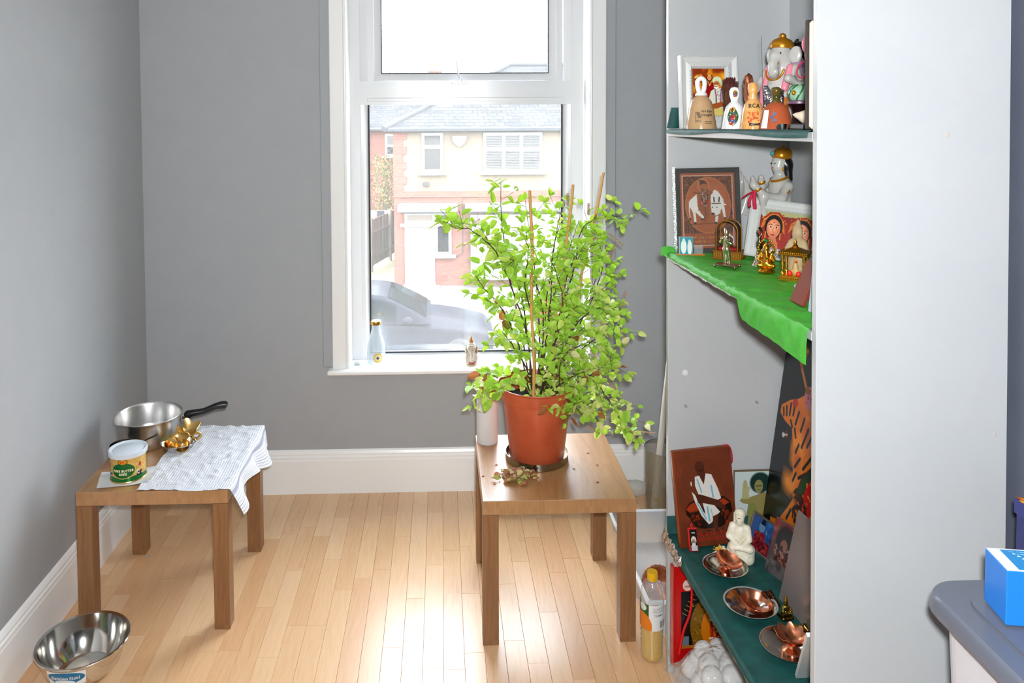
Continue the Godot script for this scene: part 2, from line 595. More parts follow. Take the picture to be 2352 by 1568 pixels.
func room() -> void:
	var xl := -1.3187
	var xr := 1.118
	var zb := -3.4657
	var zf := 2.2
	var hc := 2.62
	# floor: laminate strips laid along the room on a dark underlay
	var fl := struct("floor", G.new().box(V((xl + xr) / 2, -0.06, (zb + zf) / 2), V(xr - xl + 0.3, 0.1, zf - zb + 0.3)), mat(Color(0.30, 0.22, 0.15), 0.8))
	var fm := []
	for c in [[Color(0.88, 0.72, 0.54), Color(0.81, 0.61, 0.43)], [Color(0.86, 0.69, 0.51), Color(0.78, 0.57, 0.39)], [Color(0.89, 0.74, 0.57), Color(0.83, 0.64, 0.46)], [Color(0.87, 0.71, 0.53), Color(0.77, 0.55, 0.38)], [Color(0.85, 0.67, 0.49), Color(0.77, 0.56, 0.38)]]:
		fm.append(mat(Color.WHITE, 0.3, 0, wood(128, 512, 60 + fm.size() * 5, c[0], c[1], 34.0, 0.16)))
		scaled(fm[-1], 5.0, 1.7)
		fm[-1].metallic_specular = 0.7
	var lens := [0.30, 0.38, 0.46, 0.54, 0.64]
	var w := 0.066
	var meshes := []
	for l in lens:
		var row := []
		for k in 3: row.append(G.new().box(V(0, -0.005, 0), V(w - 0.0006, 0.01, l - 0.0006), 0.0006, 2, Vector2(0.031 * k + 0.1, 0.37 * k + l)).mesh())
		meshes.append(row)
	var rest := G.new()
	var x := xl + w / 2
	while x < xr:
		var z := zb - rng.randf() * 0.3
		while z < -0.2:
			var k := rng.randi() % 5
			var l: float = lens[k]
			if z + l / 2 < -1.55 or (z < -1.55):
				part(fl, "strip", meshes[k][rng.randi() % 3], fm[rng.randi() % 5], "", T(x, 0, z + l / 2))
			else:
				rest.box(V(x, -0.005, z + l / 2), V(w - 0.0006, 0.01, l - 0.0006), 0.0, 2)
			z += l
		x += w
	rest.box(V((xl + xr) / 2, -0.005, (zf - 0.2) / 2 + 0.1), V(xr - xl, 0.01, zf + 0.2), 0.0, 2)
	part(fl, "far_strips", rest, fm[0]).set_meta("kind", "stuff")
	# walls with thickness; the window wall is four pieces round the opening
	struct("wall_left", G.new().box(V(xl - 0.1, hc / 2, (zb + zf) / 2), V(0.2, hc + 0.2, zf - zb + 0.4)), M.wall)
	struct("wall_right", G.new().box(V(xr + 0.1, hc / 2, (zb + zf) / 2), V(0.2, hc + 0.2, zf - zb + 0.4)), M.navy_wall)
	struct("wall_front", G.new().box(V((xl + xr) / 2, hc / 2, zf + 0.1), V(xr - xl + 0.4, hc + 0.2, 0.2)), M.wall)
	struct("ceiling", G.new().box(V((xl + xr) / 2, hc + 0.1, (zb + zf) / 2), V(xr - xl + 0.4, 0.2, zf - zb + 0.4)), M.ceiling)
	var ox0 := -0.43
	var ox1 := 0.68
	var oy0 := 0.552
	var oy1 := 2.42
	var g := G.new()
	g.box(V((xl - 0.2 + ox0) / 2, hc / 2, zb - 0.13), V(ox0 - xl + 0.2, hc, 0.26))
	g.box(V((xr + 0.2 + ox1) / 2, hc / 2, zb - 0.13), V(xr + 0.2 - ox1, hc, 0.26))
	g.box(V((ox0 + ox1) / 2, oy0 / 2, zb - 0.13), V(ox1 - ox0, oy0, 0.26))
	g.box(V((ox0 + ox1) / 2, (hc + oy1) / 2, zb - 0.13), V(ox1 - ox0, hc - oy1, 0.26))
	struct("wall_back", g, M.wall)
	# grey painted boards beside the window
	struct("trim_1", G.new().box(V(-0.511, 1.6, zb + 0.004), V(0.044, 2.05, 0.008), 0.003), M.wall)
	struct("trim_2", G.new().box(V(0.767, 1.6, zb + 0.004), V(0.044, 2.05, 0.008), 0.003), M.wall)
	# tall skirting with a moulded top
	var sk := pts([0.0, 0.0, 0.018, 0.0, 0.018, 0.150, 0.016, 0.156, 0.016, 0.166, 0.012, 0.172, 0.012, 0.180, 0.007, 0.190, 0.0, 0.196])
	struct("baseboard_back", G.new().at(Transform3D(Basis(Vector3(0, 0, 1), Vector3.UP, Vector3(-1, 0, 0)), V(0, 0, zb))).ext(sk, -xr, -xl), M.gloss)
	struct("baseboard_left", G.new().at(Transform3D(Basis.IDENTITY, V(xl, 0, 0))).ext(sk, zb, zf), M.gloss)
	struct("baseboard_right", G.new().at(Transform3D(Basis(Vector3(-1, 0, 0), Vector3.UP, Vector3(0, 0, -1)), V(xr, 0, 0))).ext(sk, 1.38, -zb), M.gloss)
func window() -> void:
	var zb := -3.4657
	# architrave: flat board with a rounded bead on the inner edge, both sides
	for s in [[-0.4897, 1], [0.7440, -1]]:
		var d: int = s[1]
		var x: float = s[0]
		var g := G.new()
		g.box(V(x + d * 0.031, 1.5, zb + 0.009), V(0.062, 1.88, 0.018), 0.004)
		g.tube([V(x + d * 0.068, 0.56, zb + 0.012), V(x + d * 0.068, 2.44, zb + 0.012)], 0.009, 10)
		g.box(V(x + d * 0.070, 1.5, zb - 0.055), V(0.014, 1.88, 0.11), 0.002)
		struct("trim_3" if d > 0 else "trim_4", g, M.gloss)
	struct("trim_5", G.new().box(V(0.127, 2.46, zb + 0.009), V(1.24, 0.07, 0.018), 0.004), M.gloss)
	var sl := G.new()
	sl.box(V(0.127, 0.561, -3.489), V(1.272, 0.02, 0.158), 0.005)
	struct("window_sill", sl, M.gloss)
	# white plastic window: outer frame, transom, fixed lower light and upper sash
	var z := -3.585
	var wn := Node3D.new()
	wn.name = "window_1"
	wn.set_meta("kind", "structure")
	add_child(wn)
	wn.position = V(0.118, 0, z)
	var fr := G.new()
	fr.at(T(0.002, 1.181, 0)).ring(1.084, 1.3585, pts([0.0, -0.03, 0.0, 0.015, 0.055, 0.015, 0.058, 0.013, 0.072, 0.011, 0.092, -0.012]))
	fr.at(T(0.002, 2.087, 0)).ring(1.084, 0.67, pts([0.0, -0.03, 0.0, 0.0151, 0.055, 0.0151, 0.058, 0.013, 0.092, 0.004]))
	part(wn, "outer_frame", fr, M.upvc)
	var tr := G.new()
	tr.ext(pts([-0.488, 1.803, -0.452, 1.843, 0.452, 1.843, 0.492, 1.803, 0.470, 1.785, -0.468, 1.785]), -0.03, 0.022)
	tr.box(V(0, 1.776, 0.004), V(0.905, 0.0165, 0.03), 0.002)
	part(wn, "transom", tr, M.upvc)
	var sa := G.new()
	sa.at(T(-0.001, 2.0955, 0)).ring(0.902, 0.529, pts([0.0, 0.0, 0.002, 0.013, 0.030, 0.013, 0.034, 0.008, 0.065, -0.008]))
	part(wn, "opening_sash", sa, M.upvc)
	var gk := G.new()
	gk.at(T(0, 1.181, 0)).ring(0.902, 1.1765, pts([0.0, -0.004, 0.007, -0.004, 0.007, -0.02]))
	gk.at(T(-0.001, 2.0955, 0)).ring(0.774, 0.401, pts([0.0, -0.004, 0.004, -0.004, 0.004, -0.02]))
	part(wn, "gasket", gk, M.gasket)
	part(wn, "lower_pane", G.new().at(T(0, 1.181, -0.014)).box(Vector3.ZERO, V(0.894, 1.168, 0.004)), M.clear)
	part(wn, "upper_pane", G.new().at(T(0, 2.0955, -0.014)).box(Vector3.ZERO, V(0.772, 0.40, 0.004)), M.clear)
	var st := G.new()
	st.tube([V(-0.028, 1.858, 0.03), V(-0.047, 1.965, 0.035)], [0.005, 0.0035], 8)
	st.box(V(-0.028, 1.852, 0.025), V(0.075, 0.012, 0.02), 0.003)
	st.box(V(-0.028, 1.858, 0.026), V(0.016, 0.03, 0.016), 0.003)
	part(wn, "window_stay", st, mat(Color(0.80, 0.81, 0.83), 0.3, 0.3))
func lack(called: String, label: String, x: float, z: float) -> Node3D:
	var t := thing(called, label, "table", T(x, 0, z), "wood-effect square side tables")
	part(t, "table_top", G.new().box(V(0.25, 0.4547, -0.25), V(0.5, 0.0464, 0.5), 0.002, 2), M.oak)
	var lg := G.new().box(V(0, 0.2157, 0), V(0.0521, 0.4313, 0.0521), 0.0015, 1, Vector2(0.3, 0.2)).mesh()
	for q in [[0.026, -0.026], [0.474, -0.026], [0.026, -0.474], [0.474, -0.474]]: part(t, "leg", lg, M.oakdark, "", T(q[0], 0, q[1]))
	return t
func left_table() -> void:
	var H := 0.478
	lack("side_table", "oak-effect side table by the left wall, holding pan, ghee tin and tea towel", -1.2142, -2.5521)
	# saucepan with a pouring lip
	var t := thing("saucepan", "shiny aluminium saucepan with black handle standing on the left table", "saucepan", T(-1.118, H, -2.945))
	var lip := func(w: float, p: Vector2) -> Vector2:
		var q := exp(-pow(wrapf(w + 0.75, -PI, PI) / 0.22, 2.0)) * clampf((p.y - 0.06) / 0.05, 0.0, 1.0)
		return Vector2(p.x * (1.0 + 0.05 * q), p.y - 0.004 * q)
	part(t, "pan_body", G.new().lathe(pts([0.0, 0.0, 0.098, 0.0, 0.105, 0.006, 0.109, 0.03, 0.117, 0.09, 0.1195, 0.098, 0.1225, 0.1045, 0.121, 0.106, 0.1185, 0.104, 0.1155, 0.097, 0.107, 0.03, 0.102, 0.008, 0.095, 0.003, 0.0, 0.003]), 56, 1, 1, lip), M.brushed)
	var hx := T(0, 0, 0, 14)
	part(t, "handle_bracket", G.new().at(hx).box(V(0.128, 0.078, 0), V(0.035, 0.018, 0.018), 0.004).box(V(0.1175, 0.074, 0), V(0.006, 0.034, 0.03), 0.002), M.steel)
	part(t, "handle", G.new().at(hx).tube(curve([V(0.132, 0.078, 0), V(0.142, 0.084, 0), V(0.16, 0.088, 0), V(0.20, 0.092, 0), V(0.245, 0.106, 0), V(0.275, 0.108, 0), V(0.287, 0.104, 0)], 4), [0.011, 0.0128, 0.0145, 0.0158, 0.017, 0.0165, 0.0155, 0.0145, 0.014, 0.0132, 0.0125, 0.012, 0.0118, 0.0118, 0.012, 0.0122, 0.0128, 0.0135, 0.0145, 0.015, 0.015, 0.0145, 0.013, 0.010, 0.004], 14), M.black)
	part(t, "rivet", G.new().ell(V(0.1215, 0.083, -0.028), V(0.004, 0.004, 0.004)), M.chrome)
	part(t, "rivet", G.new().ell(V(0.1215, 0.068, -0.028), V(0.004, 0.004, 0.004)), M.chrome)
	# dark little ladle pan behind the tin
	t = thing("small_ladle", "small dark steel cup with thin upright handle behind the ghee tin", "ladle", T(-1.155, H, -2.79))
	part(t, "cup", G.new().lathe(pts([0.0, 0.0, 0.028, 0.0, 0.036, 0.008, 0.042, 0.05, 0.044, 0.056, 0.0425, 0.056, 0.035, 0.01, 0.0, 0.004]), 30), mat(Color(0.35, 0.34, 0.32), 0.3, 1.0))
	part(t, "handle", G.new().tube(curve([V(0.04, 0.05, 0), V(0.075, 0.068, 0.004), V(0.115, 0.086, 0.006), V(0.128, 0.094, 0.006)], 4), [0.002, 0.0022, 0.0026, 0.003, 0.003, 0.003, 0.003, 0.003, 0.003, 0.003, 0.0032, 0.003, 0.001], 8), mat(Color(0.38, 0.37, 0.35), 0.3, 1.0))
	# paper under the tin
	single("paper_sheet", "crumpled sheet of white paper under the ghee tin", "paper", G.new().sheet(14, 10, func(u: float, w: float) -> Vector3:
		var x := (u - 0.5) * 0.17
		var z := (w - 0.5) * 0.11
		return Vector3(x + z * 0.25, 0.0018 + 0.010 * pow(absf(u - 0.45) * 2.0, 3.0) * (0.5 + 0.5 * sin(w * 5.0 + u * 3.0)), z - x * 0.18)), M.white, T(-1.085, H, -2.645))
	# ghee tin
	t = thing("ghee_tin", "gold and green tin of butter ghee with a clear plastic lid", "tin", T(-1.083, H + 0.003, -2.66))
	var lb := Pic.new(512, 128, Color(0.83, 0.66, 0.34), 4)
	lb.speck(0, 0.1, 1, 0.8, 160, 0.012, [Color(0.88, 0.72, 0.40), Color(0.76, 0.58, 0.26)])
	lb.poly([0, 0.86, 0.1, 0.80, 0.3, 0.84, 0.42, 0.78, 0.5, 0.86, 0.58, 0.78, 0.7, 0.84, 0.9, 0.80, 1, 0.86, 1, 1, 0, 1], Color(0.05, 0.40, 0.16))
	for k in 40: lb.poly([k / 40.0, 0.09, k / 40.0 + 0.012, 0.0, k / 40.0 + 0.024, 0.0, k / 40.0 + 0.012, 0.09], Color(0.05, 0.30, 0.12))
	for c in [0.0, 0.5, 1.0]:
		lb.ell(c, 0.54, 0.115, 0.33, Color(0.86, 0.74, 0.42))
		lb.ell(c, 0.54, 0.108, 0.30, Color(0.04, 0.38, 0.16))
		lb.ell(c, 0.19, 0.046, 0.12, Color(0.04, 0.30, 0.13))
		lb.ell(c, 0.19, 0.040, 0.095, Color(0.90, 0.58, 0.08))
		for s in [-1, 1]:
			lb.ell(c + s * 0.155, 0.74, 0.030, 0.07, Color(0.93, 0.92, 0.9))
			lb.ell(c + s * 0.14, 0.68, 0.015, 0.06, Color(0.93, 0.92, 0.9))
			lb.speck(c + s * 0.15 - 0.025, 0.66, c + s * 0.15 + 0.03, 0.84, 14, 0.009, [Color(0.06, 0.07, 0.09)])
			lb.ell(c + s * 0.16, 0.40, 0.014, 0.09, Color(0.75, 0.25, 0.12))
	part(t, "tin_body", G.new().lathe(pts([0.0, 0.0, 0.055, 0.0]), 48).lathe(pts([0.0575, 0.0035, 0.0575, 0.089]), 64), mat(Color.WHITE, 0.25, 0.25, lb.tex()), "", T(0, 0, 0, 4))
	part(t, "rim", G.new().lathe(pts([0.055, 0.0, 0.059, 0.0, 0.060, 0.002, 0.059, 0.004, 0.057, 0.004]), 48), M.brass)
	part(t, "lid", G.new().lathe(pts([0.060, 0.082, 0.0625, 0.083, 0.0635, 0.094, 0.0625, 0.0985, 0.060, 0.100, 0.057, 0.0985, 0.053, 0.0955, 0.050, 0.0945, 0.047, 0.097, 0.0, 0.097]), 56), mat(Color(0.80, 0.83, 0.86), 0.25), "translucent plastic lid")
	var cr := mat(Color(0.93, 0.90, 0.74), 0.4)
	var rr := 0.0577
	words(t, "PURE BUTTER", 0.0078, cr, T(0, 0.042, 0, 4), rr, "Droid Sans", true, "label_lettering")
	words(t, "GHEE", 0.0078, cr, T(0, 0.031, 0, 4), rr, "Droid Sans", true, "label_lettering")
	words(t, "KTC", 0.007, mat(Color(0.70, 0.08, 0.05), 0.4), T(0, 0.0715, 0, 4), rr, "Droid Sans", true, "brand_lettering")
	# oval steel dish with brass lamp pieces
	var dx := T(-0.979, H + 0.004, -2.862)
	var t2 := thing("oval_dish", "small oval steel dish holding brass lamp cups on the left table", "dish", dx)
	part(t2, "dish", G.new().lathe(pts([0.0, 0.0, 0.042, 0.0, 0.052, 0.006, 0.061, 0.022, 0.066, 0.025, 0.066, 0.027, 0.0595, 0.024, 0.050, 0.008, 0.04, 0.003, 0.0, 0.003]), 44, 1.0, 0.82), M.chrome)
	var cupm := G.new().lathe(pts([0.0, 0.0, 0.012, 0.001, 0.021, 0.008, 0.026, 0.02, 0.0265, 0.0215, 0.0255, 0.0215, 0.020, 0.009, 0.011, 0.0025, 0.0, 0.002]), 26).mesh()
	single("brass_cup", "round brass cup tilted at the left end of the oval dish", "cup", cupm, M.brass, dx * T(-0.020, 0.010, 0.004, 20, 28, 12), "brass pieces in the oval dish")
	single("brass_cup", "round brass cup tilted forward at the front of the oval dish", "cup", cupm, M.brass, dx * T(0.022, 0.009, 0.018, 0, 38, -6), "brass pieces in the oval dish")
	# leaf-shaped brass lamps: five-petal saucers
	var petal := func(w: float, p: Vector2) -> Vector2: return Vector2(p.x * (1.0 + 0.22 * (p.x / 0.03) * cos(w * 4.0)), p.y + 0.006 * (p.x / 0.03) * cos(w * 4.0))
	var lm := G.new().lathe(pts([0.0, 0.0, 0.012, 0.0, 0.024, 0.007, 0.034, 0.016, 0.033, 0.0175, 0.022, 0.009, 0.011, 0.003, 0.0, 0.002]), 40, 1, 1, petal).mesh()
	single("brass_lamp", "four-lobed brass oil lamp leaning upright in the oval dish", "oil lamp", lm, M.brass, dx * T(0.0, 0.034, -0.012, 8, 52, 6), "brass pieces in the oval dish")
	single("brass_lamp", "topmost lobed brass oil lamp in the pile behind the oval dish", "oil lamp", lm, M.brass, dx * T(0.030, 0.052, -0.042, 40, 30, 18), "brass pieces in the oval dish")
	single("brass_ring", "small twisted brass lamp piece at the right of the brass pile", "oil lamp", G.new().tube(curve([V(-0.016, 0, 0), V(0, 0.012, 0.004), V(0.016, 0.002, 0), V(0.012, -0.012, -0.003), V(-0.006, -0.010, 0.003), V(-0.014, 0.004, 0)], 5), 0.0055, 8), M.brass, dx * T(0.054, 0.036, -0.03, 20, 0, 10), "brass pieces in the oval dish")
	# tea towel: white with a fine dark check and a grey stripe, hanging over the right edge
	var tw := Pic.new(768, 1024, Color(0.88, 0.88, 0.895), 5)
	for k in 46: tw.rect(k / 46.0, 0, k / 46.0 + 0.0028, 1, Color(0.47, 0.48, 0.53))
	for k in 62: tw.rect(0, k / 62.0, 1, k / 62.0 + 0.0020, Color(0.56, 0.57, 0.61))
	tw.rect(0.815, 0, 0.845, 1, Color(0.60, 0.61, 0.66))
	var nz := noise(77, 6.0, 3)
	var cl := G.new().sheet(54, 60, func(u: float, w: float) -> Vector3:
		var z := lerpf(-2.5505, -3.062, w) - 0.006 * sin(u * 9.0)
		var wid := 0.305 + 0.045 * (1.0 - w) * 0.2 + 0.075
		var x0 := -1.018 + 0.010 * w + 0.003 * sin(w * 11.0)
		var s := u * wid
		var edge := -0.7142 - x0 + 0.004
		var y := 0.0022 + maxf(0.0, nz.get_noise_2d(u * 1.2, w * 1.4)) * 0.010
		var hang := s - edge
		if hang > 0.0:
			var swing := 0.016 * sin(w * 17.0 + 0.6) * (hang / 0.07) + 0.01 * (hang / 0.07)
			return Vector3(-0.7142 + 0.006 + swing + hang * 0.25, H - hang * (0.9 + 0.35 * sin(w * 7.0 + 2.2)) + 0.002, z - 0.012 * (hang / 0.07) * (1.0 - 2.0 * w))
		return Vector3(x0 + s, H + y, z))
	var clm := mat(Color.WHITE, 0.9, 0, tw.tex())
	single("tea_towel", "white checked tea towel with grey stripe draped over the left table edge", "tea towel", cl, clm)
	# steel bowl on the floor with its paper sticker
	t = thing("steel_bowl", "large polished steel mixing bowl with sticker on the floor by the wall", "bowl", T(-1.118, 0, -2.375))
	part(t, "bowl_body", G.new().lathe(pts([0.0, 0.002, 0.07, 0.0, 0.082, 0.004, 0.108, 0.035, 0.122, 0.075, 0.1275, 0.099, 0.1355, 0.1005, 0.1365, 0.103, 0.135, 0.1045, 0.1265, 0.102, 0.1205, 0.075, 0.1065, 0.036, 0.08, 0.006, 0.0, 0.004]), 72), M.chrome)
	var stk := Pic.new(192, 96, Color(0.88, 0.89, 0.88), 9)
	stk.ell(0.5, 0.45, 0.48, 0.42, Color(0.03, 0.42, 0.60)).ell(0.47, 0.80, 0.30, 0.22, Color(0.03, 0.35, 0.55)).ell(0.47, 0.80, 0.28, 0.19, Color(0.85, 0.90, 0.92))
	var sg := G.new().sheet(18, 8, func(u: float, w: float) -> Vector3:
		var a := lerpf(-0.48, 0.48, u)
		var y := lerpf(0.090, 0.042, w)
		var r := lerpf(0.1098, 0.1263, (y - 0.035) / 0.06) + 0.0012
		return Vector3(sin(a) * r, y, cos(a) * r))
	part(t, "sticker", sg, mat(Color.WHITE, 0.4, 0, stk.tex()), "blue and white paper sticker", T(0, 0, 0, 0))
	words(t, "Stainless Steel", 0.0085, M.white, T(0, 0.068, 0), 0.1212, "Droid Serif", true, "sticker_lettering")
	words(t, "Range", 0.0085, mat(Color(0.25, 0.28, 0.32), 0.5), T(-0.004, 0.049, -0.0035), 0.1185, "Droid Serif", false, "sticker_lettering")
	single("paper_scrap", "tiny curled grey paper scrap on the floor under the left table", "scrap", G.new().box(V(0, 0.003, 0), V(0.016, 0.006, 0.007), 0.001), mat(Color(0.6, 0.6, 0.6), 0.7), T(-1.148, 0, -2.985, 40))
func right_table() -> void:
	var H := 0.478
	lack("side_table", "oak-effect side table under the window, holding the potted plant", 0.1288, -2.4424)
	var t := thing("paper_towel_roll", "white paper towel roll standing on the plant table", "paper roll", T(0.1715, H, -2.888))
	part(t, "paper", G.new().lathe(pts([0.018, 0.0, 0.0395, 0.0, 0.0405, 0.002, 0.0405, 0.233, 0.039, 0.236, 0.020, 0.2345]), 40), M.white)
	part(t, "core", G.new().lathe(pts([0.0195, 0.002, 0.0195, 0.2346, 0.0185, 0.2346, 0.0185, 0.21, 0.0, 0.21]), 28), mat(Color(0.55, 0.43, 0.33), 0.8), "brown cardboard core")
	single("plant_tray", "round brushed steel tray under the terracotta-coloured flowerpot", "tray", G.new().lathe(pts([0.0, 0.0, 0.110, 0.0, 0.113, 0.002, 0.113, 0.026, 0.1115, 0.026, 0.1115, 0.003, 0.0, 0.003]), 56), mat(Color(0.62, 0.58, 0.52), 0.25, 1.0), T(0.3415, H, -2.742))
	# pile of dry leaves, each with its own curl
	var cols := [Color(0.62, 0.36, 0.22), Color(0.72, 0.46, 0.30), Color(0.76, 0.70, 0.46), Color(0.58, 0.36, 0.26), Color(0.62, 0.64, 0.30), Color(0.80, 0.72, 0.60)]
	var ms := []
	for c in cols:
		var m := mat(c, 0.8)
		m.backlight_enabled = true
		m.backlight = c * 0.3
		ms.append(m)
	var dl := []
	for k in 4: dl.append(leaf_mesh(0.03, 0.016 + 0.003 * k, 0.5 + 0.3 * k, true))
	rng.seed = 5
	for k in 84:
		var a := rng.randf() * TAU
		var r := sqrt(rng.randf())
		var hh := (1.0 - r) * 0.036 * rng.randf_range(0.2, 1.0)
		var p := V(0.258 + cos(a) * r * 0.066, H + 0.005 + hh, -2.596 + sin(a) * r * 0.046)
		var b := Basis.from_euler(V(rng.randf_range(-0.5, 0.5), rng.randf() * TAU, rng.randf_range(-0.5, 0.5))).scaled(Vector3.ONE * rng.randf_range(0.6, 1.1))
		single("dry_leaf", "dry curled leaf in the brown heap beside the plant tray", "leaf", dl[k % 4], ms[rng.randi() % 6], Transform3D(b, p), "dry leaves heaped by the plant tray")
	for q in [[0.1408, -2.6127, "dry leaf crumb at the left edge of the plant table"], [0.1713, -2.5536, "brown crumb in front of the dry leaf heap"], [0.1918, -2.6941, "small brown leaf crumb behind the dry leaf heap"], [0.537, -2.7687, "pale leaf crumb at the back right of the plant table"], [0.5517, -2.6761, "yellow leaf crumb near the right edge of the plant table"], [0.5276, -2.5512, "dark dry leaf crumb at the front right of the plant table"], [0.465, -2.65, "tiny leaf crumb just right of the plant tray"]]:
		single("leaf_crumb", q[2], "leaf", dl[rng.randi() % 4], ms[rng.randi() % 4], Transform3D(Basis.from_euler(V(0.3, rng.randf() * TAU, 0.2)).scaled(Vector3.ONE * 0.42), V(q[0], H + 0.003, q[1])))
# a leaf along +z from the origin: pointed oval, folded on its midrib and curled
func leaf_mesh(l: float, w: float, curl: float, rough := false) -> ArrayMesh:
	var g := G.new()
	g.sheet(4, 6, func(u: float, v: float) -> Vector3:
		var s := (u - 0.5) * 2.0
		var half := w * 0.5 * pow(sin(PI * pow(clampf(v, 0.0, 1.0), 0.82)), 0.75)
		if rough: half *= 1.0 + 0.2 * sin(v * 21.0 + s)
		return Vector3(s * half, absf(s) * half * 0.28 - curl * l * 0.35 * v * v + (0.12 * l * sin(v * 7.0 + s * 2.0) if rough else 0.03 * l * sin(v * 9.0) * absf(s)), v * l))
	return g.mesh()
func plant() -> void:
	var P := T(0.3415, 0.4815, -2.742)
	var t := thing("potted_plant", "leafy green holy basil in an orange-brown plastic pot with bamboo canes", "plant", P)
	var potm := tri(mat(Color.WHITE, 0.33, 0, blotch(256, 91, 0.012, [Color(0.66, 0.27, 0.15), Color(0.75, 0.34, 0.20), Color(0.77, 0.36, 0.215)])), 2.0)
	part(t, "pot", G.new().lathe(pts([0.0, 0.0, 0.094, 0.0, 0.0965, 0.003, 0.1225, 0.222, 0.1325, 0.226, 0.1345, 0.231, 0.139, 0.266, 0.1425, 0.268, 0.145, 0.2715, 0.1435, 0.274, 0.138, 0.273, 0.1345, 0.262, 0.128, 0.228, 0.119, 0.222, 0.112, 0.19]), 72), potm)
	part(t, "soil", G.new().sheet(26, 26, func(u: float, v: float) -> Vector3:
		var a := u * TAU
		return Vector3(sin(a) * v * 0.1215, 0.213 + 0.008 * noise(3, 40.0).get_noise_2d(sin(a) * v, cos(a) * v), cos(a) * v * 0.1215)), tri(mat(Color.WHITE, 0.95, 0, blotch(128, 93, 0.15, [Color(0.03, 0.022, 0.018), Color(0.10, 0.07, 0.05)])), 10.0))
	var bam := mat(Color.WHITE, 0.5, 0, wood(64, 256, 95, Color(0.82, 0.62, 0.36), Color(0.70, 0.48, 0.24), 20.0, 0.02))
	scaled(bam, 8.0, 2.0)
	for c in [[-0.022, 0.095, -0.030, 0.975, 0.075], [0.055, 0.02, 0.130, 0.985, -0.01], [0.080, -0.05, 0.262, 1.02, -0.10]]:
		var a := V(c[0], 0.20, c[1])
		var b := V(c[2], c[3], c[4])
		var pp := []
		var rr := []
		for k in 25:
			pp.append(a.lerp(b, k / 24.0) + V(0.003 * sin(k * 0.5 + c[0] * 50.0), 0, 0))
			rr.append(0.0052 + (0.0009 if k % 8 == 4 else 0.0))
		part(t, "bamboo_cane", G.new().tube(pp, rr, 9), bam)
	# stems: points in centimetres from the pot's centre (x right, y above its base, z to the room)
	var stems := [
		[-2, 20, 1, -3, 40, 2, -6, 60, 3, -11, 76, 2, -13, 88, 4, -13, 101, 5],
		[-1, 20, 2, -4, 45, 4, -9, 62, 6, -15, 76, 7, -24, 84, 8, -29, 85, 9, -34, 88, 9],
		[0, 20, 0, 1, 45, 0, 0, 65, -2, -2, 80, -3, -4, 93, -2],
		[1, 20, 0, 3, 48, -2, 6, 68, -4, 8, 82, -5, 11, 92, -5],
		[2, 20, -1, 8, 46, -3, 14, 66, -5, 18, 82, -7, 28, 86, -8, 33, 85, -8],
		[2, 20, 1, 9, 40, 2, 17, 52, 2, 24, 55, 3, 30, 53, 3],
		[3, 21, 1, 12, 30, 4, 20, 29, 5, 27, 19, 6, 30, 13, 6, 32, 10, 6],
		[-1, 21, 3, -7, 30, 5, -14, 30, 7, -19, 29, 8, -21, 27, 8],
		[-2, 20, 2, -7, 42, 4, -13, 56, 6, -19, 63, 7, -22, 68, 7],
		[0, 21, 3, -5, 36, 6, -10, 44, 7, -13, 48, 7],
		[3, 21, 2, 9, 23, 6, 16, 22, 8, 23, 24, 7, 28, 18, 7],
		[2, 20, 0, 10, 34, 1, 20, 42, 0, 27, 45, -1, 30, 48, -1],
		[2, 20, -2, 9, 50, -5, 15, 68, -7, 20, 78, -8, 23, 87, -8],
		[1, 20, -2, 4, 40, -6, 8, 58, -9, 13, 72, -10, 17, 84, -10],
		[0, 20, 1, 5, 36, 5, 12, 46, 7, 20, 52, 8],
		[0, 20, 2, 3, 34, 7, 6, 46, 8, 8, 60, 8, 4, 74, 7],
		[2, 20, 2, 12, 28, 6, 20, 34, 8, 26, 38, 8],
		[-1, 20, -1, -6, 48, -2, -10, 66, -2, -17, 78, -1, -20, 84, 0],
		[1, 20, 3, 6, 26, 9, 11, 24, 12, 14, 20, 12],
		[0, 20, 1, 2, 50, 3, -1, 64, 4, -8, 72, 6, -12, 74, 7],
		[3, 20, 0, 13, 40, -4, 22, 58, -6, 25, 68, -6, 24, 76, -6],
		[1, 20, 0, 10, 52, 2, 10, 64, 3, 14, 74, 3, 22, 78, 2],
		[2, 21, 3, 10, 27, 8, 18, 20, 9, 22, 14, 10],
		[1, 20, 1, 8, 38, 6, 16, 44, 9, 24, 44, 9],
		[2, 20, 0, 12, 44, -1, 19, 56, -2, 26, 62, -2],
		[1, 20, -1, 6, 54, -4, 11, 66, -6, 16, 70, -6, 24, 72, -6],
		[0, 20, 2, 4, 40, 8, 8, 52, 10, 13, 58, 10],
		[2, 20, 2, 14, 34, 7, 22, 36, 8, 28, 33, 8],
		[1, 20, 0, 5, 58, 0, 6, 76, 0, 9, 86, 1],
		[1, 20, 2, 8, 30, 8, 15, 34, 10, 21, 31, 11],
		[3, 20, -2, 16, 48, -7, 24, 64, -9, 27, 76, -9],
		[0, 20, 1, -2, 50, 6, -5, 64, 8, -4, 78, 8, -9, 84, 8],
		[2, 20, 3, 6, 28, 10, 7, 38, 11, 10, 42, 11]]
	var stemm := mat(Color(0.25, 0.17, 0.10), 0.7)
	var stem2 := mat(Color(0.38, 0.38, 0.18), 0.6)
	var tips := []
	var leafspots := []
	rng.seed = 42
